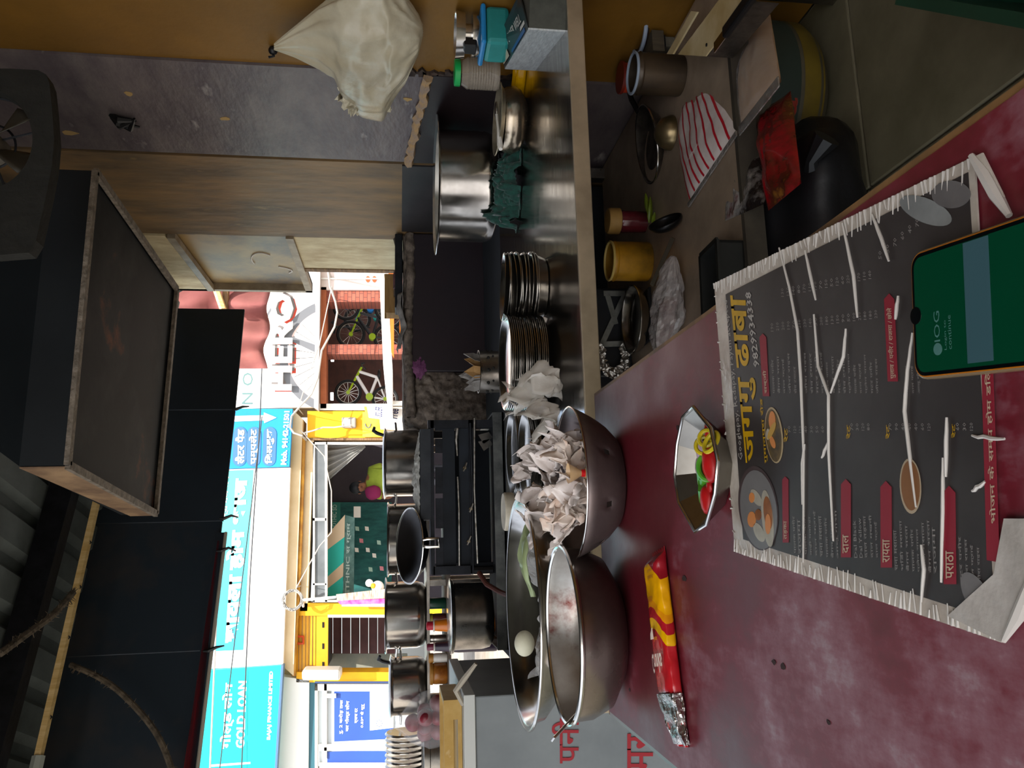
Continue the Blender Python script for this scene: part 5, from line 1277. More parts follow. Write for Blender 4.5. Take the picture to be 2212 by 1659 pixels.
MB().lathe([(.001, 0), (R * .9, 0), (R, H), (R * .9, H), (R * .85, .004), (.001, .004)], c, 36).build('tub_wall', M('orange plastic', 'c23c20', 'a82c18', rough=.4, scale=5), t, smooth=True, ang=40)
MB().lathe([(R * 1.02, H - .008), (R * 1.06, H - .006), (R * 1.06, H + .002), (.001, H + .003)], c, 36).build('tub_lid', M('dark red lid', '7a2418', rough=.4), t, smooth=True, ang=40)
# cream tin sheet with folded edge, black knife handle over it
TBZ = .402
tp = [Zp(x, y, TBZ) for x, y in ((1463, 118), (1524, 122), (1618, 2), (1556, -6))]
t = thing('tin_box', 'cream stained tin box with folded lid on the lower shelf', 'tin box', Vector((tp[1].x, tp[1].y, SZ)))
CT = M('cream tin', 'c8b892', 'a8905f', rough=.5, scale=6, metal=.1)
MB().prism([p + Vector((0, 0, -.004)) for p in tp], (0, 0, .004)).build('lid_plate', CT, t, bev=.002)
MB().prism([Vector((p.x, p.y, SZ)) for p in tp], (0, 0, TBZ - SZ - .0045)).build('box_body', STEEL_S, t)
e1 = [Zp(x, y, TBZ) for x, y in ((1444, 117), (1457, 117), (1510, 26), (1497, 24))]
MB().prism(e1, (0, 0, .005)).build('folded_edge', CT, t)
rv = Zp(1527, 97, TBZ); MB().lathe([(.004, 0), (.004, .002), (.001, .003)], rv, 10).build('rivet', BLACK, t)
a, c2 = Zp(1640, -30, TBZ + .014), Zp(1566, 72, TBZ + .012)
t = thing('knife', 'broad knife with black plastic handle on the tin box', 'knife', c2)
MB().bar(a, c2, .026, .016).build('knife_handle', BLACK, t, bev=.005)
MB().bar(c2, c2 + (c2 - a).normalized() * .06, .024, .002).build('knife_blade', STEEL, t)
# pillow-shaped bags from four corners
def pillow(c4, th, n=18, seed=0, amp=.12, nrm=None):
    a, b_, c_, d_ = c4; nn = nrm or ((b_ - a).cross(d_ - a)).normalized()
    if nn.dot(CAM - a) < 0: nn = -nn
    def surf(sgn):
        def fn(u, v):
            p = (a * (1 - u) + b_ * u) * (1 - v) + (d_ * (1 - u) + c_ * u) * v
            h = (math.sin(PI * u) * math.sin(PI * v)) ** .45
            w = 1 + amp * 2.4 * noise.noise(Vector((u * 3, v * 3, seed))) + amp * noise.noise(Vector((u * 9, v * 9, seed + 5)))
            return p + nn * (th * h * w * sgn)
        return fn
    m = MB(); m.grid(surf(1), n, n); m.grid(surf(-.5), n, n)
    return m, surf(1), nn
c4 = [Zp(1490, 444, SZ + .004), Zp(1594, 288, SZ + .004), Yp(1546, 98, 1.78), Yp(1462, 250, 2.0)]
t = thing('striped_bag', 'white polythene bag with red stripes lying on the lower shelf', 'bag', c4[0])
b, sf, nn = pillow(c4, .03, 26, 3)
b.build('bag_body', M('milky striped film', 'd6ccc6', 'c2b6b0', rough=.3, scale=12, bump=.3, spec=.7), t, smooth=True, ang=180)
RS = M('red print stripe', 'b01828', rough=.35)
for k in range(8):
    u0 = .06 + k * .118
    def st(u, v, u0=u0): 
        vv = .02 + v * .94; uu = u0 + .02 * math.sin(vv * 7 + k) + (u - .5) * .026
        return sf(min(.99, max(.01, uu)), vv) + nn * .0012
    MB().grid(st, 3, 26).build('red_stripe', RS, t, smooth=True, ang=180)
e0, e1_ = c4[0], c4[1]
FO2 = M('bright seal', 'd8d4d0', 'a8a4a0', rough=.2, metal=.8, scale=50, bump=.8)
MB().bar(e0 + Vector((0, 0, .004)), e1_ + Vector((0, 0, .004)), .012, .004).build('sealed_edge', FO2, t)
WPR = M('white bag print', 'e6e0dc', rough=.6)
text('bag_print', 'महावीर', lambda s, q_: sf(.18 + .2 * q_ + .22 * s, .12 + .42 * (1 - s) * .4 + .12 * s) + nn * .0025, WPR, t, .01)
# bread-like pack in clear film
c4 = [Zp(1602, 284, SZ + .02), Zp(1688, 176, SZ + .02), Yp(1664, 30, 1.62), Yp(1598, 55, 1.72)]
t = thing('film_pack', 'beige pack in clear polythene above the lower shelf edge', 'pack', c4[0])
b, sf, nn = pillow(c4, .028, 18, 5); b.build('pack_body', M('beige pack', 'bca184', '9a7a58', rough=.4, scale=5, coat=.5), t, smooth=True, ang=180)
fb = MB(); fb.grid(lambda u, v: sf(u, v) + nn * (.003 + .004 * noise.noise(Vector((u * 8, v * 8, 1)))), 16, 16); fb.build('clear_film', POLY_T, t, smooth=False)
MB().bar(c4[0] + Vector((0, 0, .006)), c4[1] + Vector((0, 0, .006)), .022, .003).build('crimped_foil', FO2, t)
# dark snack packet and red packet
c4 = [Zp(1566, 478, SZ + .003), Zp(1652, 440, SZ + .003), Yp(1668, 262, 1.66), Yp(1580, 300, 1.74)]
t = thing('snack_packet', 'crumpled black and silver snack packet with red lettering', 'packet', c4[0])
b, sf, nn = pillow(c4, .024, 22, 8, .35); b.build('packet_body', M('black silver foil', '2c2626', 'b8b4b0', '7a2028', rough=.25, metal=.5, scale=9, pos=(.42, .56), bump=.9, bscale=30), t, smooth=False)
text('packet_lettering', 'lal', lambda s, q_: sf(.05 + .2 * (1 - q_), .25 + .4 * s) + nn * .004, M('red outline letter', 'b8202c', rough=.4), t, .03)
c4 = [Zp(1660, 455, SZ + .002), Zp(1731, 396, SZ + .002), Yp(1708, 196, 1.55), Yp(1640, 250, 1.60)]
t = thing('red_packet', 'glossy red and brown packet hanging over the shelf edge', 'packet', c4[0])
b, sf, nn = pillow(c4, .03, 20, 12, .25); b.build('packet_body', M('red brown film', '9c1420', '4a2016', 'a8782c', rough=.2, scale=7, pos=(.45, .62), coat=.5, bump=.4, bscale=22), t, smooth=True, ang=180)
# pans, brass lid, ladle, spice jar, chillies
c = Vector((Yp(1398, 312, 2.15).x, 2.15, 0)); c.z = zof(c, 1400); R = rad(c, 165)
t = thing('sloped_pan', 'dark steel frying pan tilted on a pile under the counter', 'pan', c); t.rotation_euler = (math.radians(-6), math.radians(-9), 0)
MB().lathe([(.001, -.03), (R * .75, -.03), (R * .95, -.006), (R, .004), (R * .97, .005), (R * .93, -.003), (R * .73, -.026), (.001, -.026)], (0, 0, 0), 44).build('pan_bowl', STEEL_S, t, smooth=True, ang=60, off=(0, 0, 0))
MB().tube([(math.cos(a) * R, math.sin(a) * R, .005) for a in [2 * PI * i / 44 for i in range(44)]], .0028, 6, True).build('pan_rim', STEEL, t, smooth=True, off=(0, 0, 0))
MB().tube([(R * .97, .02, 0), (R + .05, .03, .01), (R + .12, .04, .012)], [.008, .009, .007], 8).build('pan_handle', BLACK, t, smooth=True, off=(0, 0, 0))
q = Vector((c.x, c.y + .01, SZ)); Hh_ = c.z - .034 - SZ
t = thing('cooking_tin', 'sooty round tin under the tilted frying pan', 'tin', q)
MB().lathe([(.001, 0), (R * .6, 0), (R * .6, Hh_ - .012), (R * .5, Hh_ - .01), (.001, Hh_ - .01)], q, 36).build('tin_wall', STEEL_S, t, smooth=True, ang=40)
c, R = stand(1464, 288, SZ, 74)
t = thing('brass_bowl', 'small upturned brass bowl in front of the tilted pan', 'bowl', c)
MB().lathe([(R, .002), (R * .98, .012), (R * .8, .034), (R * .4, .048), (.001, .05)], c, 36).build('bowl_shell', M('dull brass', '9c8a68', '6c5c40', rough=.3, metal=.85, scale=8), t, smooth=True)
lc_ = Zp(1470, 478, SZ); lc_.z = SZ
t = thing('soup_ladle', 'black round ladle with long pale handle on the shelf', 'ladle', lc_)
Rl = rad(lc_, 74)
tl = Matrix.Rotation(math.radians(62), 3, Vector((.6, 1, 0)).normalized())
MB().lathe([(Rl * math.sin(a), -Rl * .6 * math.cos(a)) for a in [i * PI / 2 / 7 for i in range(8)]], lc_ + Vector((0, 0, Rl * .95)), 30, ax=tl).build('ladle_cup', M('black ladle', '121214', rough=.35, metal=.5), t, smooth=True, solid=.002)
MB().bar(Yp(1454, 514, lc_.y + .03), Yp(1408, 616, lc_.y + .16), .012, .004, up=(0, -1, .4)).build('ladle_handle', STEEL, t)
c, R = stand(1402, 480, SZ, 56); H = zof(c, 1312) - SZ
t = thing('chilli_jar', 'red glass jar with round tan wooden cap on the lower shelf', 'jar', c)
MB().lathe([(.001, 0), (R * .8, 0), (R * .85, H * .62), (R * .75, H * .7), (.001, H * .7)], c, 30).build('jar_body', M('dark red glass', '6a2028', '4a1a20', rough=.15, scale=9), t, smooth=True)
MB().lathe([(R * .9, H * .68), (R, H * .7), (R, H * .95), (R * .9, H), (.001, H)], c, 30).build('jar_cap', M('tan cap wood', 'b08a4c', '967036', rough=.6, scale=10), t, smooth=True, ang=40)
cp = c + Vector((0, -.10, 0)); ch = M('green chilli', '6a7a1c', '4c5a14', rough=.3, scale=10)
for k in range(4):
    d = Vector((math.cos(k * .5 - 1.2), math.sin(k * .5 - 1.2) * .4, 0)); p = cp + Vector((-.03 + k * .02, .01 * k, .007 + .008 * (k % 2)))
    tt = tag(MB().tube([p - d * .035, p - d * .01, p + d * .02, p + d * .04], [.002, .007, .006, .0012], 8).build('green_chilli', ch, smooth=True), ['green chilli nearest the mustard canister', 'second green chilli from the mustard canister', 'third green chilli from the mustard canister', 'green chilli farthest from the mustard canister'][k], 'chilli', 'green chillies on the shelf')
# steel dish on a strap stand, crumpled foil
c = Vector((Yp(1366, 690, 2.34).x, 2.34, 0)); c.z = zof(c, 1384); R = rad(c, 148)
t = thing('steel_dish', 'shallow round steel dish on a black tin under the counter', 'dish', c)
MB().lathe([(.001, 0), (R * .85, 0), (R * .95, .012), (R, zof(c, 1366) - c.z + .004), (R * .96, zof(c, 1366) - c.z + .003), (R * .9, .014), (R * .8, .004), (.001, .004)], c, 44).build('dish_body', STEEL, t, smooth=True, ang=50)
MB().tube([c + Vector((math.cos(a) * R * .98, math.sin(a) * R * .98, zof(c, 1366) - c.z + .003)) for a in [2 * PI * i / 44 for i in range(44)]], .003, 6, True).build('dish_rim', STEEL, t, smooth=True)
BT = M('black tin', '14161a', '22252a', rough=.5, scale=8)
t = thing('low_black_tin', 'low black tin under the round steel dish', 'tin', Vector((c.x, c.y, SZ)))
MB().box(c.x - .08, c.x + .08, c.y - .08, c.y + .07, SZ, c.z - .002).build('tin_body', BT, t, bev=.005); MB().box(c.x - .082, c.x + .082, c.y - .082, c.y + .072, c.z - .012, c.z - .006).build('tin_seam', BT, t)
fY = 2.50; fx0, fx1 = Yp(1320, 815, fY).x, Yp(1320, 622, fY).x
t = thing('tall_black_tin', 'tall black oil tin at the back under the counter', 'tin', Vector(((fx0 + fx1) / 2, fY + .08, SZ)))
ztt = Yp(1288, 700, fY).z
MB().box(fx0, fx1, fY, fY + .18, SZ, ztt).build('tin_body', BT, t, bev=.006); MB().lathe([(.001, 0), (.02, 0), (.02, .015), (.001, .016)], ((fx0 + fx1) / 2, fY + .08, ztt), 20).build('tin_cap', BLACK, t, smooth=True)
SG = M('grey strap', '8a8a86', '66665f', rough=.6, scale=14)
t = thing('folded_strap', 'grey folded packing strap against the tall black tin', 'strap', Yp(1350, 690, fY - .01))
for p4 in (((1304, 634), (1350, 634)), ((1348, 640), (1298, 748)), ((1296, 744), (1350, 742)), ((1310, 630), (1330, 700))):
    MB().bar(Yp(*p4[0], fY - .006), Yp(*p4[1], fY - .006), .018, .004, up=(0, 1, 0)).build('strap', SG, t)
fp = Yp(1325, 770, fY - .03)
t = thing('foil_ring', 'crumpled ring of silver foil against the tall black tin', 'foil', fp)
def fr2_(u, v):
    a = .9 + u * 4.6; r = .052 + (v - .5) * .036
    return fp + Vector((math.cos(a) * r * 1.1, .012 * noise.noise(Vector((u * 20, v * 6, 0))), math.sin(a) * r * .8 + .008 * noise.noise(Vector((u * 24, v * 5, 4)))))
MB().grid(fr2_, 44, 6).build('foil_strip', FOIL, t, smooth=False, solid=.001)
# crumpled clear bag with papers
pc_ = Zp(1475, 668, SZ)
t = thing('paper_bag_bundle', 'crumpled clear polythene bag of papers beside the ladle', 'bag', pc_)
b = MB()
def cb_(u, v):
    a = 2 * PI * u; k = math.sin(PI * (v * .96 + .02)) ** .6
    w = 1 + .35 * noise.noise(Vector((math.cos(a) * 2, math.sin(a) * 2, v * 5))) + .15 * noise.noise(Vector((math.cos(a) * 7, math.sin(a) * 7, v * 16)))
    ax_ = Vector((-.13 + v * .26, .10 - v * .16, .04))
    return pc_ + ax_ + Vector((math.cos(a) * .03, math.cos(a) * .05, math.sin(a) * .04)) * k * w
b.grid(cb_, 34, 34, True)
for v in b.v: v.z = max(v.z, SZ + .001)
b.build('bag_film', M('crinkled film', 'bcb4b0', 'a09896', rough=.25, alpha=.55, scale=30, spec=.9), t, smooth=False)
b = MB(); b.grid(lambda u, v: pc_ + Vector((-.10 + u * .13, .06 - u * .08 + v * .05, .02 + .03 * v + .012 * noise.noise(Vector((u * 5, v * 5, 2))))), 12, 8)
b.build('paper_sheet', M('pinkish paper', 'a88a86', '8c6a68', rough=.8, scale=12), t, smooth=True, solid=.001)
# black crate at the shelf front
K0, K1 = Zp(1619, 452, .40), Zp(1513, 553, .40); lf = Vector((-.30, .02, 0))
K0.y = max(K0.y, 1.603)
t = thing('black_crate', 'open black plastic crate at the front of lower shelf', 'crate', Vector((K0.x - .1, K0.y + .08, SZ)))
BK = M('black crate plastic', '121312', '1c1d1b', rough=.5, scale=14)
quad = [K0, K1, K1 + lf, K0 + lf]
for i in range(4):
    a, c2 = quad[i], quad[(i + 1) % 4]; inw = ((quad[0] + quad[2]) / 2 - (a + c2) / 2); inw.z = 0; inw = inw.normalized() * .006
    MB().prism([Vector((a.x, a.y, SZ + .002)), Vector((c2.x, c2.y, SZ + .002)), c2, a], inw).build('crate_wall', BK, t)
    MB().bar(a, c2, .012, .006).build('crate_rim', BK, t)
MB().prism([Vector((p.x, p.y, SZ)) for p in quad], (0, 0, .004)).build('crate_floor', BK, t)
# under the shelf: lettered tin drum, black bag, and green crate near the wall
dc = Vector((1.13, 1.86, .001)); DR = .215; DH = .27
t = thing('grain_drum', 'grimy olive and yellow tin drum with red lettering under the shelf', 'drum', dc)
def dprof(z): return DR * (1 - .45 * max(0, (.10 - z) / .10) ** 2.2)
MB().lathe([(.001, 0)] + [(dprof(z), z) for z in [k * .02 for k in range(14)]] + [(.001, DH)], dc, 48).build('drum_wall', M('olive drum', '565040', '3e3a2c', '7a6a34', rough=.5, scale=3.5, bump=.1), t, smooth=True, ang=50)
def band(z0, z1, mat, nm): MB().lathe([(dprof(z0) + .001, z0), (dprof((z0 + z1) / 2) + .0025, (z0 + z1) / 2), (dprof(z1) + .001, z1)], dc, 48).build(nm, mat, t, smooth=True)
band(.05, .115, M('yellow band', '6e5c1c', '544614', rough=.5, scale=6), 'yellow_band'); band(.125, .2, M('dark green band', '28332c', rough=.5), 'green_band'); band(.22, .228, ROPE, 'rope_line')
def dtx(s, q_):
    a = -2.62 + .62 * s; z = .132 + q_ * .05; r = dprof(z) + .004
    return dc + Vector((math.cos(a) * r, math.sin(a) * r, z))
text('drum_lettering', 'sha', dtx, M('dull red letter', '8a2c1c', rough=.5), t, .02)
c = Zp(1960, 330, 0); 
bgc = Vector((.70, 1.62, 0))
t = thing('black_bin_bag', 'full black bin bag slumped on the floor under the shelf', 'bag', bgc)
b = MB(); b.ball(bgc + Vector((0, 0, .165)), .2, 30, 20, (1.15, .85, .62), amp=.25, seed=6, fr=1.6)
for v in b.v: v.z = min(max(v.z, .001), .286)
b.build('bag_body', M('black bin film', '08080a', '0e0e11', rough=.45, scale=9, bump=.3), t, smooth=True, ang=180)
MB().tube([bgc + Vector((.05, -.1, .20)), bgc + Vector((.07, -.16, .235)), bgc + Vector((.1, -.2, .22))], [.03, .014, .03], 9).build('bag_knot', BLACK, t, smooth=True)
g0, g1 = Zp(2212, 44, .3), Zp(1958, 0, .3); gd = (g1 - g0); gd.z = 0; gd.normalize(); gn = Vector((gd.y, -gd.x, 0))
t = thing('green_crate', 'dark green plastic crate on the floor near the right wall', 'crate', g0)
GRC = M('dark green plastic', '123a2a', '0c2a1e', rough=.5, scale=6)
w_ = .28
pts = [g0 - gd * .05, g1 + gd * .02, g1 + gd * .02 + gn * w_, g0 - gd * .05 + gn * w_]
for i in range(4):
    a, c2 = pts[i], pts[(i + 1) % 4]; inw = ((pts[0] + pts[2]) / 2 - (a + c2) / 2); inw.z = 0; inw = inw.normalized() * .008
    MB().prism([Vector((a.x, a.y, .002)), Vector((c2.x, c2.y, .002)), c2, a], inw).build('crate_wall', GRC, t); MB().bar(a, c2, .018, .012).build('crate_rim', GRC, t)
MB().prism([Vector((p.x, p.y, .001)) for p in pts], (0, 0, .006)).build('crate_floor', GRC, t)
# ================================================================== across the street
FY = 12.0
def fq2(pts, Y, th, name, mat, par, **k):
    return MB().prism([Yp(x, y, Y) for x, y in pts], (0, th, 0)).build(name, mat, par, **k)
def fbox(x0, x1, y0, y1, Y, th, name, mat, par, **k): return fq2([(x0, y0), (x1, y0), (x1, y1), (x0, y1)], Y, th, name, mat, par, **k)
def ftext(body, fl, fr2, tr, tl, Y, mat, par, bold=0., ext=None, name='lettering', res=2):
    par = next((c for c in par.children if c.name.startswith(('sign_panel', 'board', 'sheet'))), par)
    return text(name, body, quadfn(*[Yp(x, y, Y) for x, y in (fl, fr2, tr, tl)]), mat, par, bold, res, ext)
FW_ = M('white sign board', 'f2efe8', rough=.6); YP = M('yellow wall paint', 'e8b000', 'd89c08', rough=.6, scale=2); BEI = M('beige plaster', 'd8c4a0', 'c0a880', rough=.8, scale=1.2)
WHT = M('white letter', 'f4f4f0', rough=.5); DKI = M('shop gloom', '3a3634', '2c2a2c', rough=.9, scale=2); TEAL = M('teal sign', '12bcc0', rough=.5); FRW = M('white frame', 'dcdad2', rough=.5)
# ---- bicycle shop
hs = thing('bicycle_shop', 'bicycle shop front with brick piers across the street', 'building', Yp(1000, 730, FY))
fq2([(688, 540), (860, 540), (860, 626), (690, 626)], FY, .4, 'white_pier', M('pinkish white wall', 'dccfc8', 'c8b8b0', rough=.8, scale=1.5), hs)
for y in (575, 600): fbox(692, 850, y, y + 3, FY - .03, .02, 'conduit', FRW, hs)
LG = M('orange emblem', 'e0522a', rough=.5)
for x0, x1 in ((790, 799), (804, 813)): MB().prism([Yp(x0 + (x1 - x0) * (.5 + .5 * math.cos(a)), 603 + 7 * math.sin(a), FY - .01) for a in [i * PI / 8 for i in range(16)]], (0, .01, 0)).build('emblem', LG, hs)
fbox(692, 705, 620, 882, FY, .3, 'lintel', M('orange brown lintel', 'a85c34', '8c4826', rough=.7, scale=3), hs)
def brick_mat():
    m = bpy.data.materials.new('brick'); m.use_nodes = True; n = m.node_tree.nodes; L = m.node_tree.links
    bt = n.new('ShaderNodeTexBrick'); bt.inputs['Scale'].default_value = 4.2; bt.inputs['Color1'].default_value = lin('a05a48'); bt.inputs['Color2'].default_value = lin('8a4838'); bt.inputs['Mortar'].default_value = lin('5c3a34'); bt.inputs['Mortar Size'].default_value = .02
    tc = n.new('ShaderNodeTexCoord'); mp = n.new('ShaderNodeMapping'); mp.inputs['Rotation'].default_value = (PI / 2, 0, 0)
    L.new(tc.outputs['Object'], mp.inputs[0]); L.new(mp.outputs[0], bt.inputs['Vector']); L.new(bt.outputs['Color'], n['Principled BSDF'].inputs['Base Color']); n['Principled BSDF'].inputs['Roughness'].default_value = .9
    return m
BRK = brick_mat()
for y0_, y1_ in ((626, 652), (744, 765)): fbox(705, 1040, y0_, y1_, FY + .05, .4, 'brick_pier', BRK, hs)
fbox(690, 1040, 872, 886, FY, .4, 'end_pier', FRW, hs)
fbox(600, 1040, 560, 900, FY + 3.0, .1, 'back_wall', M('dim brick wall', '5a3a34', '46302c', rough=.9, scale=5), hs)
fbox(560, 692, 540, 900, FY + .3, .1, 'upper_wall', BEI, hs)
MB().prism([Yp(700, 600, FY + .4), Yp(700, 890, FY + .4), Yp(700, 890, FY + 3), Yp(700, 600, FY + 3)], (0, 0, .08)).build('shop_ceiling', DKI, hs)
for x, y in ((718, 772), (717, 856)): fbox(x - 3, x + 3, y - 8, y + 8, FY + 1.0, .04, 'tube_light', M('shop tube light', 'ffffff', emis='ffffff', es=4), hs)
hsn = thing('white_shop_sign', 'large white shop sign with bicycle wheel artwork and raised letters', 'sign', Yp(683, 720, FY - .15))
fq2([(470, 556), (686, 570), (679, 879), (470, 884)], FY - .12, .1, 'sign_panel', FW_, hsn)
HL = M('raised white letter', 'fbfbf8', rough=.5)
SH_ = M('sign letter shadow side', 'b83c28', rough=.6)
ftext('HEROL', (636, 840), (640, 590), (592, 590), (585, 840), FY - .122, M('letter shadow grey', '6e6866', rough=.6), hsn, .04)
ftext('HEROL', (639, 846), (643, 596), (600, 596), (593, 846), FY - .1215, SH_, hsn, .02)
ftext('HEROL', (631, 844), (635, 594), (588, 594), (581, 844), FY - .17, HL, hsn, .03, .035, 'raised_letters')
ftext('N O', (546, 873), (546, 805), (524, 805), (522, 873), FY - .125, M('sign grey letter', '5a7a78', rough=.5), hsn, .0)
ARC = M('sign wheel grey', '66686c', rough=.5)
def arc(r0, r1, a0, a1, name, mat, Y, n=40, cx=725, cy=769, lim=682):
    o_ = []; i_ = []
    for k in range(n + 1):
        a = a0 + (a1 - a0) * k / n
        for r, l_ in ((r1, o_), (r0, i_)):
            l_.append((min(lim, cx + r * math.cos(a)), cy + r * math.sin(a)))
    m = MB()
    for k in range(n):
        q4 = [o_[k], o_[k + 1], i_[k + 1], i_[k]]
        if max(p[0] for p in q4) >= lim - .01 and min(p[0] for p in q4) >= lim - .01: continue
        m.prism([Yp(x, y, Y) for x, y in q4], (0, .004, 0))
    m.build(name, mat, hsn)
arc(104, 122, PI * .62, PI * 1.38, 'printed_tyre', ARC, FY - .126)
arc(101, 104, PI * .62, PI * 1.38, 'printed_rim', M('pinkish rim', 'e0b8b0', rough=.5), FY - .126)
for k in range(9):
    a = PI * (.72 + k * .065); fq2([(682, 769 + (682 - 725) * math.tan(a) - .6), (725 + 100 * math.cos(a), 769 + 100 * math.sin(a) - .6), (725 + 100 * math.cos(a), 769 + 100 * math.sin(a) + .6), (682, 769 + (682 - 725) * math.tan(a) + .6)], FY - .1255, .002, 'printed_spoke', M('spoke grey', '5a5654'), hsn)
fq2([(628, 726), (632, 738), (682, 762), (682, 745)], FY - .1265, .004, 'printed_fork', ARC, hsn); fq2([(600, 640), (596, 650), (575, 690), (572, 685)], FY - .1265, .004, 'printed_fork', ARC, hsn)
fq2([(683, 571), (692, 571), (688, 886), (678, 880)], FY - .16, .2, 'sign_gutter', M('grey gutter', 'a8a09c', rough=.6), hsn)

def bicycle(label, F_, B_p, Rpx, frame, accent, Y, flip=1):
    f, r = Yp(*F_, Y), Yp(*B_p, Y); L = (f - r).length; ex = (f - r).normalized(); ez = Vector((-ex.z, 0, ex.x)) * flip
    t = thing('bicycle', label, 'bicycle', r); R = Rpx * dep(f) / F
    P = lambda x, z, d=0: r + ex * (x * L) + ez * (z * L) + Vector((0, d, 0))
    TY_ = M('tyre rubber', '1c1c1e', rough=.8)
    for c_ in (f, r):
        wh = MB().tube([c_ + (ex * math.cos(a) + ez * math.sin(a)) * R for a in [2 * PI * i / 36 for i in range(36)]], R * .12, 8, True).build('wheel', TY_, t, smooth=True)
        sp_ = MB()
        for k in range(14):
            a = 2 * PI * k / 14; sp_.tube([c_ + Vector((0, .01 * (-1) ** k, 0)), c_ + (ex * math.cos(a) + ez * math.sin(a)) * R * .9], .003, 4)
        sp_.build('spokes', STEEL, wh); MB().tube([c_ + Vector((0, -.03, 0)), c_ + Vector((0, .03, 0))], R * .16, 10).build('wheel_hub', accent, wh)
        MB().tube([c_ + (ex * math.cos(a) + ez * math.sin(a)) * R * .86 for a in [2 * PI * i / 36 for i in range(36)]], R * .035, 6, True).build('rim', STEEL_D, wh, smooth=True)
    bb, hd, hd2, stp = P(.42, -.02), P(.82, .62), P(.86, .48), P(.32, .55)
    for a, b_, w_ in ((hd2, bb, .028), (hd, stp, .024), (stp, bb, .024), (r, bb, .016), (r, stp, .014)):
        MB().tube([a, b_], w_, 8).build('frame_tube', frame, t, smooth=True)
    MB().tube([P(.78, .75), hd, f], [.018, .02, .016], 8).build('fork', accent, t, smooth=True)
    MB().tube([P(.70, .80, -.22), P(.78, .82, -.1), P(.78, .77), P(.78, .82, .1), P(.70, .80, .22)], .012, 8).build('handlebar', BLACK, t, smooth=True)
    MB().ball(P(.28, .64), .06, 12, 8, (1.4, .8, .5)).build('saddle', BLACK, t, smooth=True)
    MB().tube([bb + Vector((0, -.05, 0)), bb + Vector((0, .05, 0))], .06, 12).build('chain_ring', accent, t)
    return t
WB = M('white bicycle paint', 'ececea', rough=.3); LIM = M('lime paint', 'a8c81e', rough=.4); DB = M('dark bicycle paint', '2a2c30', rough=.35); TLB = M('teal bicycle paint', '1c9a90', rough=.4); BLB = M('blue bicycle paint', '1a7ac8', rough=.4)
bicycle('white children bicycle with lime hubs at the bicycle shop entrance', (752, 848), (832, 862), 26, WB, LIM, FY + .75, -1)
bicycle('dark bicycle with lime fork hanging in the bicycle shop', (758, 722), (838, 730), 28, DB, LIM, FY + 1.6, -1)
bicycle('dark bicycle with teal fork deep in the bicycle shop', (772, 690), (842, 682), 26, DB, TLB, FY + 2.0, -1)
bicycle('dark bicycle with bright blue fork at the bicycle shop right pier', (748, 664), (838, 668), 26, DB, BLB, FY + 1.3, -1)
t = thing('wall_fan', 'small dark pedestal fan inside the bicycle shop', 'fan', Yp(726, 706, FY + 1.9)); c = t.location.copy()
for k in range(3):
    a = k * 2.1 + .3; MB().prism([c, c + Vector((math.cos(a) * .13, 0, math.sin(a) * .13)), c + Vector((math.cos(a + .6) * .13, 0, math.sin(a + .6) * .13))], (0, .01, 0)).build('fan_blade', DB, t)
MB().tube([c + Vector((0, .02, 0)), c + Vector((0, .02, -.6))], .012, 6).build('fan_pole', DB, t); MB().ball(c, .03, 10, 8).build('fan_motor', DB, t)

# ---- blue arrow sign and long teal banner sign
bs = thing('blue_arrow_sign', 'bright blue signboard with white down arrow and Hindi bubbles', 'sign', Yp(630, 945, FY - .2))
BL = M('bright blue sign', '0a8ad0', '0a7cc8', rough=.5, scale=1)
fq2([(470, 883), (632, 883), (625, 1008), (470, 1013)], FY - .25, .1, 'sign_panel', BL, bs)
fq2([(490, 899), (570, 897), (570, 891), (597, 902), (571, 914), (570, 908), (490, 911)], FY - .262, .012, 'arrow', WHT, bs)
BUB = M('slate bubble', '3a6890', rough=.5)
def bubble(x, h, y0, y1, body):
    r = h / 2; pts = [(x + r * math.cos(a), y0 + r + r * -math.sin(a)) for a in [i * PI / 8 for i in range(9)]] + [(x - 2 + r * math.cos(a), y1 - r + r * -math.sin(a)) for a in [PI + i * PI / 8 for i in range(9)]]
    fq2(pts, FY - .258, .008, 'bubble', BUB, bs)
    ftext(body, (x + r * .62, y1 - 5), (x + r * .66, y0 + 5), (x - r * .72, y0 + 5), (x - r * .78, y1 - 5), FY - .264, WHT, bs, .03)
bubble(519, 29, 922, 1007, 'लैटर पैड'); bubble(549, 30, 922, 1008, 'पम्पलेट'); bubble(583, 29, 922, 1007, 'िबलबुक')
ftext('Mob. 94142-21501', (619, 1004), (626, 888), (614, 888), (606, 1004), FY - .262, WHT, bs, .04)
ts = thing('teal_banner_sign', 'long white signboard with teal band and big white Hindi letters', 'sign', Yp(620, 1220, FY - .2))
fq2([(440, 1015), (627, 1010), (611, 1436), (430, 1446)], FY - .2, .1, 'sign_panel', FW_, ts)
def tealband():
    m = bpy.data.materials.new('teal to blue band'); m.use_nodes = True; n = m.node_tree.nodes; L = m.node_tree.links
    tc = n.new('ShaderNodeTexCoord'); sp = n.new('ShaderNodeSeparateXYZ'); mr = n.new('ShaderNodeMapRange'); mr.inputs[1].default_value = -1.5; mr.inputs[2].default_value = .8
    r = n.new('ShaderNodeValToRGB'); r.color_ramp.elements[0].color = lin('1a9ad2'); r.color_ramp.elements[1].color = lin('52c8bc')
    L.new(tc.outputs['Object'], sp.inputs[0]); L.new(sp.outputs[0], mr.inputs[0]); L.new(mr.outputs[0], r.inputs[0]); L.new(r.outputs[0], n['Principled BSDF'].inputs['Base Color']); n['Principled BSDF'].inputs['Roughness'].default_value = .5
    return m
fq2([(440, 1018), (547, 1015), (525, 1404), (430, 1408)], FY - .208, .008, 'teal_band', tealband(), ts)
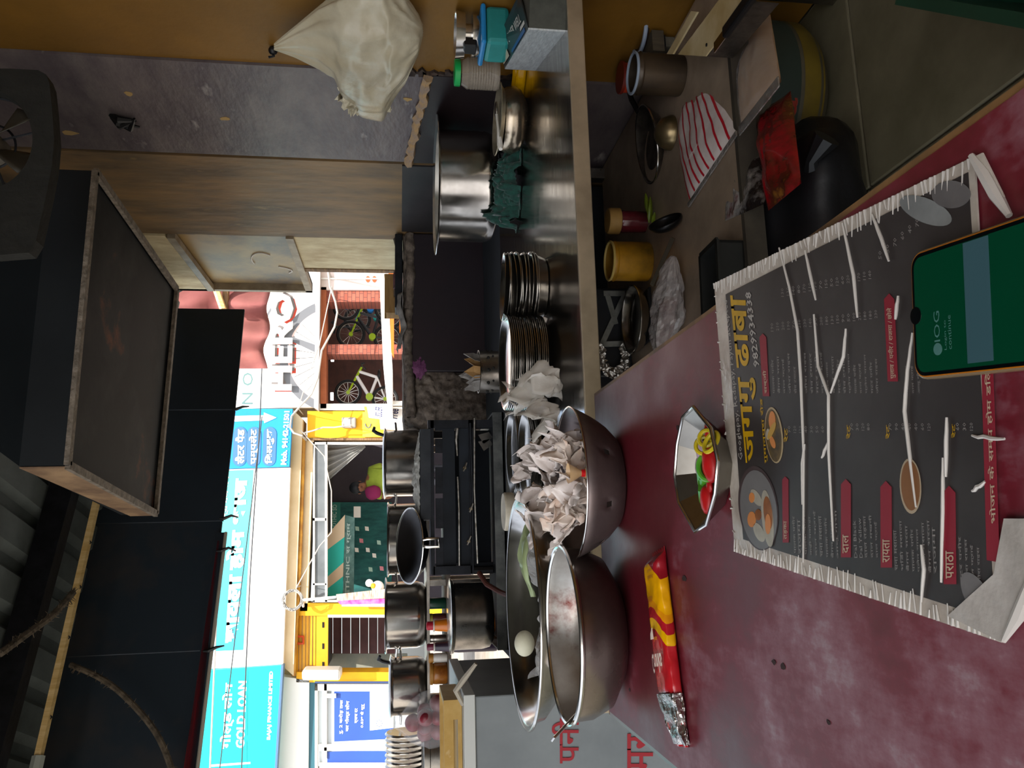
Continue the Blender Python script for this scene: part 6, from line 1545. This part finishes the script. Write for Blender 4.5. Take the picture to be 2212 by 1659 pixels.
ftext('चावला होम भाज', (520, 1386), (540, 1032), (500, 1034), (476, 1390), FY - .215, WHT, ts, .05)
ftext('श्री गणेशाय', (492, 1120), (497, 1028), (486, 1028), (481, 1120), FY - .215, WHT, ts, .03)
ftext('आपकी सेवा में', (600, 1380), (612, 1040), (596, 1042), (585, 1380), FY - .208, M('faint grey letter', 'c8c6c0', rough=.6), ts, .0)
# ---- beige ledges, pipe
lg = thing('beige_ledge', 'long beige concrete ledge with rusty pipe under the signs', 'ledge', Yp(650, 1180, FY))
fq2([(632, 885), (654, 905), (634, 1460), (612, 1440)], FY - .1, .5, 'ledge_face', BEI, lg)
fq2([(660, 945), (678, 950), (664, 1320), (648, 1320)], FY, .4, 'lower_ledge', BEI, lg)
MB().tube([Yp(656, 945, FY - .05), Yp(648, 1200, FY - .05), Yp(634, 1460, FY - .05)], .03, 8).build('pipe', M('rusty yellow pipe', 'b8862a', '8c5c1c', rough=.6, scale=5), lg, smooth=True)
fbox(430, 640, 870, 1470, FY + .2, .1, 'upper_wall', BEI, lg)
# ---- cloth shop
cs = thing('cloth_shop', 'garment shop with white glazed frame across the street', 'building', Yp(1000, 1120, FY))
fbox(664, 1040, 888, 946, FY, .4, 'yellow_pier', YP, cs); fbox(664, 1040, 946, 951, FY - .02, .3, 'timber_edge', WOOD, cs)
for a in ((676, 680, 955, 1300), (702, 707, 955, 1300), (676, 1040, 955, 960), (676, 1040, 1296, 1301), (676, 705, 1119, 1125), (676, 705, 1260, 1264)): fbox(*a, FY, .08, 'frame_bar', FRW, cs)
GL = M('grey transom glass', '6a6e70', '54585a', rough=.15, scale=2)
for a in ((680, 702, 960, 1119), (680, 702, 1125, 1260), (680, 702, 1264, 1296)): fbox(*a, FY + .03, .01, 'transom_pane', GL, cs)
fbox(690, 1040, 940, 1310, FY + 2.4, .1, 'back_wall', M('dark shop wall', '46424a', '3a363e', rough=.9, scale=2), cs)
fq2([(707, 1085), (846, 1085), (846, 1300), (707, 1300)], FY + 2.3, .05, 'garment_wall', M('hanging garments', '1c4a4c', '2a6a68', '3a2a3a', rough=.9, scale=3, stretch=(3, 1, 1), detail=8), cs)
fq2([(712, 1085), (735, 1085), (735, 1155), (712, 1155)], FY + 2.2, .05, 'teal_board', M('teal board', '2a7a70', rough=.6), cs)
ftext('CLOTHIC SO', (726, 1150), (728, 1090), (718, 1090), (716, 1150), FY + 2.19, M('pale teal letter', '9cc0b8'), cs, .02)
fq2([(764, 1094), (779, 1094), (779, 1118), (764, 1118)], FY + 1.4, .01, 'price_card', WHT, cs)
rr = random.Random(6)
for x, y in ((771, 1142), (792, 1142), (760, 1170), (780, 1168), (770, 1188), (794, 1188), (808, 1200), (818, 1172), (800, 1230), (824, 1228)):
    fq2([(x - 4, y - 5), (x + 4, y - 4), (x + 5, y + 5), (x - 3, y + 4)], FY + 2.0, .01, 'price_card', rr.choice([WHT, M('pink card', 'd88a98'), M('mint card', 'a8ccc0')]), cs)
bn = thing('diagonal_banner', 'beige and teal diagonal cloth banner in the garment shop', 'banner', Yp(740, 1210, FY + .6))
TB1 = M('beige cloth', 'cdb89c', rough=.8); TB2 = M('teal cloth', '2ab0a4', rough=.8)
for k, (pts, m_) in enumerate((([(745, 1112), (744, 1160), (704, 1190), (705, 1158)], TB1), ([(744, 1160), (742, 1215), (703, 1250), (704, 1190)], TB2), ([(742, 1215), (741, 1245), (703, 1275), (703, 1250)], TB1), ([(741, 1245), (740, 1292), (702, 1292), (703, 1275)], TB2))): fq2(pts, FY + .5, .02, 'banner_stripe', m_, bn)
fq2([(745, 1112), (766, 1118), (764, 1292), (741, 1292)], FY + .52, .02, 'lace_valance', M('grey lace', '5a7a74', '3c5a56', rough=.9, scale=9), bn)
ftext('ETHNIC स ग्राम', (757, 1285), (759, 1130), (749, 1130), (746, 1285), FY + .51, M('pale lace letter', '9ab0a8'), bn, .02)
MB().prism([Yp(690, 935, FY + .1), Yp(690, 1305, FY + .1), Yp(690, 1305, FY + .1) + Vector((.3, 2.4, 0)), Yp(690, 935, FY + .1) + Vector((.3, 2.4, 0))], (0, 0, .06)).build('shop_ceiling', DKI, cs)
# polythene curtain tied aside
t = thing('polythene_curtain', 'clear polythene sheet gathered to one side of the garment shop', 'curtain', Yp(740, 985, FY + .3))
def curt(u, v):
    top = Vector((707, 962 + u * 78, 0)); kn = Vector((786 + u * 4, 958 + u * 8, 0)); mid = Vector((745, 965 + u * 42, 0))
    p = (top * (1 - v) + mid * v) * (1 - v) + (mid * (1 - v) + kn * v) * v
    return Yp(p.x, p.y, FY + .25 + .05 * math.sin(u * 30) * (1 - v * .6))
MB().grid(curt, 50, 14).build('sheet', M('dusty polythene', 'c8c8c4', rough=.4, alpha=.5), t, smooth=True)
# shop keeper
def person():
    c = Yp(1020, 1046, FY + 1.2); base = Vector((c.x, FY + 1.2, -.1)); hp = Yp(775, 1054, FY + 1.2); sh = Yp(795, 1044, FY + 1.2)
    t = thing('person', 'person in a lime green shirt leaning over inside the garment shop', 'person', base)
    def skin(name, joints, edges, mat, par, root=0):
        me = bpy.data.meshes.new(name); me.from_pydata([tuple(Vector(p) - wl(par)) for p, r in joints], edges, []); me.materials.append(mat)
        o = bpy.data.objects.new(name, me); col.objects.link(o); o.parent = par
        md = o.modifiers.new('skin', 'SKIN'); md.use_smooth_shade = True
        for v, (p, r) in zip(me.skin_vertices[0].data, joints): v.radius = (r, r)
        me.skin_vertices[0].data[root].use_root = True
        s_ = o.modifiers.new('sub', 'SUBSURF'); s_.levels = 1; s_.render_levels = 2
        return o
    pel = Vector((sh.x + .12, base.y, .86)); chest = Vector((sh.x + .03, base.y, sh.z - .13)); nk = Vector((sh.x - .03, base.y - .05, sh.z + .03)); 
    hd = Vector((hp.x, base.y - .1, hp.z))
    J = [(pel, .15), (chest, .17), (nk, .06), (hd + Vector((0, 0, -.06)), .075), (hd + Vector((0, 0, .05)), .09)]
    E_2 = [(0, 1), (1, 2), (2, 3), (3, 4)]
    def limb(start, pts, rs):
        p0_ = start
        for p, r in zip(pts, rs):
            J.append((Vector(p), r)); E_2.append((p0_, len(J) - 1)); p0_ = len(J) - 1
    for s in (-1, 1):
        limb(1, [chest + Vector((s * .2, 0, .06)), chest + Vector((s * .26, -.05, -.2)), chest + Vector((s * .2, -.28, -.32)), chest + Vector((s * .19, -.36, -.33))], [.06, .048, .036, .032])
        hi = len(J) - 1
        for k in range(5): limb(hi, [J[hi][0] + Vector(((k - 2) * .018, -.05, -.01)), J[hi][0] + Vector(((k - 2) * .022, -.09, -.03))], [.011, .009])
        limb(0, [pel + Vector((s * .1, 0, -.06)), Vector((pel.x + s * .11, base.y + .02, .44)), Vector((pel.x + s * .11, base.y + .03, -.02)), Vector((pel.x + s * .11, base.y - .1, -.06))], [.085, .06, .045, .04])
    SK = M('skin', '8a5c44', rough=.55); SHT = M('lime shirt', '9aae3c', '869a30', rough=.85, scale=6)
    body = skin('body', J, E_2, SK, t)
    S_ = [(pel + Vector((0, 0, .02)), .165), (chest, .19), (chest + Vector((.2, 0, .07)), .08), (chest + Vector((.25, -.04, -.12)), .07), (chest + Vector((-.2, 0, .07)), .08), (chest + Vector((-.25, -.04, -.12)), .07), (nk + Vector((0, 0, -.04)), .075)]
    skin('shirt', S_, [(0, 1), (1, 2), (2, 3), (1, 4), (4, 5), (1, 6)], SHT, t)
    T_ = [(pel, .162), (pel + Vector((.1, 0, -.08)), .1), (Vector((pel.x + .11, base.y + .02, .44)), .075), (Vector((pel.x + .11, base.y + .03, .06)), .06), (pel + Vector((-.1, 0, -.08)), .1), (Vector((pel.x - .11, base.y + .02, .44)), .075), (Vector((pel.x - .11, base.y + .03, .06)), .06)]
    skin('trousers', T_, [(0, 1), (1, 2), (2, 3), (0, 4), (4, 5), (5, 6)], M('dark trousers', '2a2c34', rough=.9), t)
    MB().ball(hd + Vector((0, .03, .04)), .108, 18, 12, (.95, 1, 1.02)).build('hair', M('black hair', '1a1e24', rough=.6), t, smooth=True)
    MB().ball(hd + Vector((0, -.1, -.02)), .022, 10, 8).build('nose', SK, t, smooth=True)
    for s in (-1, 1):
        MB().ball(hd + Vector((s * .035, -.088, .0)), .012, 8, 6).build('eye', M('eye', '18120e', rough=.3), t, smooth=True)
        MB().ball(hd + Vector((s * .098, 0, -.02)), .022, 8, 6, (.4, .8, 1.2)).build('ear', SK, t, smooth=True)
    MB().ball(hd + Vector((0, -.088, -.06)), .022, 10, 6, (1.2, .5, .35)).build('mouth', M('lips', '5c3028', rough=.5), t, smooth=True)
person()
p = Yp(806, 1064, FY + 1.0); tag(MB().ball(p, .12, 18, 12, (1, .8, 1.1), amp=.15, seed=2).build('maroon_bundle', M('maroon cloth bundle', '7a1a4a', rough=.9), smooth=True), 'round maroon cloth bundle in front of the person', 'bundle')
# meter box with wires on the yellow pier, goat-yellow poster, white boards
t = thing('meter_box', 'grey electricity meter box on the yellow pier', 'meter box', Yp(753, 912, FY - .1))
fbox(738, 769, 901, 924, FY - .08, .08, 'box_body', M('grey meter plastic', '9a928a', rough=.5), t, bev=.02); fbox(743, 757, 905, 918, FY - .09, .01, 'window', M('meter window', 'd8d4ce', rough=.2), t)
t = thing('yellow_poster', 'yellow-green printed poster on the lower yellow pier', 'poster', Yp(810, 920, FY - .05))
fbox(783, 835, 890, 944, FY - .04, .01, 'sheet', M('yellow green poster', 'd8d24a', 'e8c418', rough=.6, scale=2), t)
MB().tube([Yp(795 + 6 * math.cos(a), 915 + 9 * math.sin(a), FY - .05) for a in [i * .35 for i in range(10)]], .008, 5).build('printed_crescent', M('poster grey', '6a6a70'), t)
t = thing('white_notice_board', 'white notice board with blue lettering leaning by the shops', 'sign', Yp(830, 905, FY - 1.2))
fq2([(786, 872), (874, 884), (874, 912), (797, 902)], FY - 1.2, .03, 'board', FW_, t); fq2([(820, 905), (874, 913), (874, 930), (822, 927)], FY - 1.15, .03, 'board', FW_, t)
ftext('ISSUER', (826, 902), (826, 880), (810, 877), (810, 899), FY - 1.205, M('navy letter', '2a2c5a'), t, .02); ftext('Free', (858, 905), (862, 884), (842, 882), (840, 902), FY - 1.205, MATS['navy letter'], t, .02)
fq2([(786, 878), (792, 878), (796, 898), (790, 898)], FY - 1.203, .003, 'orange_mark', M('orange mark', 'e8a040'), t)
for y in (876, 905): fbox(840, 1060, y, y + 3, FY - 1.16, .03, 'board_leg', FRW, t)
# street cart canopy
t = thing('street_cart', 'white and orange cart canopy in front of the bicycle shop', 'cart', Yp(850, 700, 10.2))
fq2([(818, 560), (838, 560), (842, 700), (848, 800), (848, 885), (838, 885), (828, 790)], 10.0, .9, 'white_canopy', FW_, t)
fq2([(838, 560), (851, 560), (851, 772), (845, 760)], 9.95, .06, 'orange_valance', M('orange valance', 'f06a1c', rough=.6), t)
for y in (570, 870):
    q = Yp(845, y, 10.1); MB().tube([q, Vector((q.x, q.y, -.15))], .025, 8).build('post', FRW, t)
q0, q1 = Yp(890, 640, 10.2), Yp(890, 870, 10.2)
MB().box(q1.x, q0.x, 10.0, 10.8, .75, .95).build('cart_body', M('cart maroon', '6a2c24', '4c2420', rough=.6, scale=3), t)
for k, y in enumerate((690, 820)):
    q = Yp(900, y, 10.05); MB().tube([Vector((q.x + .28 * math.cos(a), 10.0, .13 + .28 * math.sin(a))) for a in [2 * PI * i / 24 for i in range(24)]], .035, 8, True).build('cart_wheel', M('tyre rubber', '1c1c1e'), t, smooth=True)
q = Yp(858, 686, 9.9); t = thing('orange_basin', 'orange plastic basin on the street cart', 'basin', Vector((q.x, 9.96, .95)))
# seated on the cart top
t.location = Vector((q.x, 10.2, .951)); MB().lathe([(.001, 0), (.09, 0), (.13, .16), (.14, .16), (.12, .01), (.001, .01)], t.location, 24).build('basin_wall', M('orange basin', 'f08c10', rough=.5), t, smooth=True)
# ---- yellow shutter shop
ys = thing('yellow_shutter_shop', 'shop with half-raised yellow rolling shutter across the street', 'building', Yp(1000, 1390, FY))
fbox(640, 1040, 1303, 1330, FY, .4, 'yellow_pier', YP, ys); fbox(708, 1040, 1328, 1334, FY - .02, .1, 'guide_rail', FRW, ys)
fbox(640, 1040, 1452, 1474, FY, .4, 'yellow_pier', YP, ys)
SLT = M('yellow shutter slat', 'd89c10', 'c08808', rough=.5, scale=2)
x = 637
for k in range(7):
    fq2([(x + 2, 1330), (x + 8.2, 1330), (x + 7.2, 1454), (x + 1, 1454)], FY + .06 + .012 * (k % 2), .03, 'shutter_slat', SLT, ys); x += 7.4
fq2([(689, 1330), (709, 1330), (708, 1454), (688, 1454)], FY + .05, .05, 'bottom_panel', SLT, ys)
for y in (1344, 1390, 1430): fbox(696, 700, y, y + 12, FY + .04, .01, 'slot', DARKV, ys)
MB().tube([Yp(x, y, FY + .04) for x, y in ((640, 1390), (655, 1390), (655, 1375), (642, 1375))], .02, 6).build('red_mark', M('red oxide mark', 'c0481c', rough=.7), ys)
INN = M('maroon planks', '5a3a3a', '4a3030', rough=.8, scale=3)
x = 700
for k in range(8): fbox(x, x + 18, 1326, 1412, FY + 2.0 + .03 * (k % 2), .05, 'inner_plank', INN, ys); x += 19.4
fq2([(700, 1412), (880, 1412), (880, 1470), (700, 1470)], FY + 2.2, .05, 'inner_wall', M('grey green wall', '6a7068', '888474', rough=.9, scale=2), ys)
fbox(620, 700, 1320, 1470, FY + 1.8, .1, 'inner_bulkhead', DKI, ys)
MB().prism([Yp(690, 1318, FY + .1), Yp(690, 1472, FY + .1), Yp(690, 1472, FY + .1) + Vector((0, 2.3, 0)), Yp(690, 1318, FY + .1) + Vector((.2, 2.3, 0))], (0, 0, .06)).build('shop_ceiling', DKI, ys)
# textiles hung on a pole
t = thing('hanging_textiles', 'striped and pink textiles hung on a pole beside yellow pier', 'textile', Yp(780, 1296, FY - .3))
MB().tube([Yp(655, 1310, FY + .01), Yp(655, 1296, FY - .3), Yp(726, 1290, FY - .3)], .02, 8).build('pole', FRW, t)
for pts, m_, nm in (([(726, 1284), (835, 1272), (835, 1292), (728, 1298)], M('brown striped cloth', '8a6a5c', 'd8c4b0', rough=.9, scale=8, stretch=(1, 1, 9)), 'striped_cloth'), ([(728, 1298), (835, 1293), (835, 1304), (735, 1306)], M('pink cloth', 'e0307c', 'f07aa8', rough=.9, scale=9), 'pink_cloth'), ([(738, 1306), (835, 1304), (835, 1311), (738, 1310)], M('grey fringe', '7a8a84', 'b8c0ba', rough=.9, scale=9), 'fringe')): fq2(pts, FY - .32, .03, nm, m_, t)
q = Yp(816, 1268, FY - .2)
t = thing('toy_duck', 'white soft toy with orange beak on top of the textiles', 'toy', q); MB().ball(q, .09, 14, 10).build('toy_body', WHT, t, smooth=True); MB().ball(q + Vector((.06, 0, .12)), .055, 14, 10).build('toy_head', WHT, t, smooth=True); MB().ball(q + Vector((.02, -.06, .06)), .04, 10, 8).build('beak', M('orange felt', 'f0a020', rough=.8), t, smooth=True)
# coil of cable
t = thing('cable_coil', 'grey coil of cable hung on the beige ledge', 'cable', Yp(632, 1296, FY - .3)); c = t.location.copy(); rr = random.Random(3)
for k in range(6):
    r = .115 + k * .006
    MB().tube([c + Vector((math.cos(a) * r * rr.uniform(.97, 1.03), rr.uniform(-.02, .02), math.sin(a) * r)) for a in [2 * PI * i / 26 for i in range(26)]], .007, 5, True).build('cable_loop', M('grey cable', '8a8884', rough=.6), t, smooth=True)
# ---- gold loan branch
gl = thing('gold_loan_sign', 'turquoise signboard reading GOLD LOAN in white', 'sign', Yp(600, 1540, FY - .3))
TQ = M('turquoise sign', '00c4c8', '00bcc4', rough=.5, scale=1)
fq2([(440, 1449), (607, 1437), (592, 1680), (585, 1900), (400, 1900), (425, 1680)], FY - .3, .15, 'sign_panel', TQ, gl)
fq2([(607, 1437), (612, 1437), (597, 1680), (590, 1900), (585, 1900), (592, 1680)], FY - .31, .16, 'sign_trim', M('slate trim', '4a6a8a', rough=.5), gl)
ftext('गोल्ड लोन', (504, 1616), (508, 1475), (482, 1475), (474, 1618), FY - .306, WHT, gl, .03); ftext('GOLD LOAN', (528, 1616), (533, 1471), (515, 1471), (509, 1616), FY - .306, WHT, gl, .04)
ftext('BAJAJ FINANCE LIMITED', (586, 1598), (592, 1450), (582, 1450), (576, 1598), FY - .306, WHT, gl, .04)
fq2([(452, 1652), (541, 1646), (541, 1650), (452, 1657)], FY - .306, .005, 'underline', WHT, gl)
for y in (1450, 1520, 1600): fq2([(535 + (1450 - y) * .02, y), (536 + (1450 - y) * .02, y), (534, y + 70), (533, y + 70)], FY - .304, .003, 'panel_joint', M('joint line', '0a8a90'), gl)
gb = thing('loan_office', 'white office front with blue poster on a glass door', 'building', Yp(1000, 1570, FY))
fq2([(600, 1460), (668, 1470), (664, 1900), (585, 1900)], FY, .4, 'white_wall', M('white office wall', 'eeece6', rough=.7), gb)
fbox(664, 680, 1472, 1900, FY + .02, .2, 'teal_beam', M('teal beam', '2a5a66', rough=.5), gb)
fbox(680, 1040, 1472, 1476, FY - .02, .1, 'navy_edge', M('navy edge', '2a3c66', rough=.5), gb)
for a in ((680, 1040, 1478, 1492), (700, 706, 1478, 1640), (690, 1040, 1608, 1622), (680, 686, 1478, 1660), (690, 1040, 1648, 1668)): fbox(*a, FY, .1, 'door_frame', FRW, gb)
for a in ((686, 700, 1492, 1608), (706, 1040, 1492, 1608), (690, 1040, 1622, 1648)): fbox(*a, FY + .05, .01, 'door_pane', M('office glass', 'b8c0c4', rough=.15), gb)
fbox(668, 1040, 1668, 1900, FY, .3, 'side_wall', MATS['white office wall'], gb)
fbox(696, 726, 1498, 1508, FY - .02, .02, 'door_handle', STEEL, gb)
t = thing('blue_poster', 'blue loan poster with white Hindi text on office door', 'poster', Yp(790, 1545, FY + .03))
NV = M('navy poster', '2a4a9a', '2c52a8', rough=.4, scale=1)
fq2([(722, 1494), (850, 1494), (850, 1596), (722, 1602)], FY + .03, .01, 'sheet', NV, t); fq2([(799, 1494), (850, 1494), (850, 1572), (799, 1578)], FY + .025, .006, 'white_panel', FW_, t)
ftext('रु. 2 करोड़ तक', (741, 1586), (743, 1512), (733, 1512), (731, 1586), FY + .022, WHT, t, .02); ftext('का गोल्ड लोन', (755, 1580), (757, 1514), (746, 1514), (745, 1580), FY + .022, WHT, t, .02)
ftext('ब्याज दर', (774, 1562), (775, 1530), (767, 1530), (766, 1562), FY + .022, WHT, t, .01); ftext('0.83* से शुरू', (786, 1572), (788, 1520), (779, 1520), (778, 1572), FY + .022, WHT, t, .01)
ftext('भुगतान करने के', (817, 1546), (818, 1512), (812, 1512), (811, 1546), FY + .02, M('slate letter', '5a6a8a'), t, 0); ftext('सुविधाजनक विकल्प', (826, 1550), (827, 1504), (820, 1504), (819, 1550), FY + .02, MATS['slate letter'], t, 0)
for k in range(8):
    a = k * PI / 4; fq2([(819 + 6 * math.cos(a) - 1, 1563 + 7 * math.sin(a) - 1), (819 + 6 * math.cos(a) + 1, 1563 + 7 * math.sin(a) - 1), (819 + 6 * math.cos(a) + 1, 1563 + 7 * math.sin(a) + 1), (819 + 6 * math.cos(a) - 1, 1563 + 7 * math.sin(a) + 1)], FY + .02, .004, 'printed_dot', MATS['slate letter'], t)
fq2([(707, 1624), (850, 1620), (850, 1648), (707, 1650)], FY + .03, .01, 'side_sheet', NV, t)
t = thing('air_conditioner', 'white air conditioner unit at the corner of the office', 'air conditioner', Yp(694, 1458, FY - .4))
fbox(652, 735, 1448, 1470, FY - .4, .405, 'unit_body', FRW, t, bev=.03); fbox(726, 731, 1450, 1468, FY - .41, .02, 'louvre', M('grey louvre', '9a9a98'), t)
# maroon awning cloth on wooden struts, nearer the stall
t = thing('maroon_awning', 'faded maroon awning cloth with wavy hem near the right board', 'awning', Yp(480, 700, 7.0))
def awn(u, v):
    y = 600 + u * 196; xb = 577 + 5 * math.sin(u * 14) + 4 * math.sin(u * 5)
    p = Yp(330 + (xb - 330) * v, y, 7.0 + .10 * math.sin(u * 17) * v + .1 * noise.noise(Vector((u * 5, v * 4, 0))))
    return p
MB().grid(awn, 60, 20).build('cloth', M('faded maroon cloth', '743c3c', '8c5650', rough=.9, scale=1.6), t, smooth=True, solid=.004)
MB().tube([Yp(455, 590, 6.9), Yp(482, 668, 6.9)], .03, 6).build('strut', BAMBOO, t); MB().tube([Yp(470, 600, 6.95), Yp(490, 600, 6.95), Yp(486, 668, 6.95)], .03, 6).build('strut', WOOD, t)
MB().tube([Yp(340, 460, 7.05), Yp(340, 800, 7.05)], .025, 6).build('top_pole', WOOD, t)
for y in (460,):
    q = Yp(340, y, 7.05); MB().tube([q, Vector((q.x, q.y, -.15))], .03, 8).build('awning_post', WOOD, t)
# wires
WR = M('pale cable', 'a8a29a', rough=.6); WRD = M('dark cable', '3a3c40', rough=.6)
def wire(pts, Y, r, label, mat=WR):
    w_ = [Yp(x, y, Y) for x, y in pts]
    if Y > 11: w_ = [Vector((w_[0].x, FY + .05, w_[0].z))] + w_ + [Vector((w_[-1].x, FY + .05, w_[-1].z))]
    tag(MB().tube(w_, r, 6).build('overhead_cable', mat, smooth=True), label, 'cable')
cv = lambda X, Y_: (420 + X / 4.148, 540 + Y_ / 4.148)
wire([cv(*p) for p in ((1190, 130), (1215, 330), (1262, 460), (1280, 560), (1255, 690), (1140, 900), (1105, 1150), (1050, 1290), (930, 1420), (870, 1490), (858, 1590), (890, 1640), (960, 1660))], FY - .6, .016, 'thick pale cable drooping past the bicycle shop sign')
wire([cv(*p) for p in ((1230, 330), (1120, 850), (1010, 1160), (930, 1420))], FY - .55, .008, 'thin pale cable crossing the white shop sign')
wire([cv(*p) for p in ((980, 1640), (1060, 1620), (1150, 1590), (1250, 1590), (1400, 1570))], FY - .3, .012, 'pale cable running to the meter box')
wire([(575, 540), (562, 900), (540, 1250), (520, 1700)], 9.5, .007, 'thin dark overhead cable across the upper signs', WRD)
wire([(566, 900), (553, 1010), (505, 1400), (470, 1700)], 9.3, .006, 'thin overhead cable slanting over the turquoise sign', WRD)
wire([(482, 1000), (463, 1440), (452, 1700)], 9.0, .009, 'pale overhead cable just below the tarpaulin', WR)
wire([(650, 930), (700, 985), (716, 1060), (716, 1150), (690, 1180), (640, 1270)], FY - .5, .008, 'thin cable looping over the garment shop glazing')
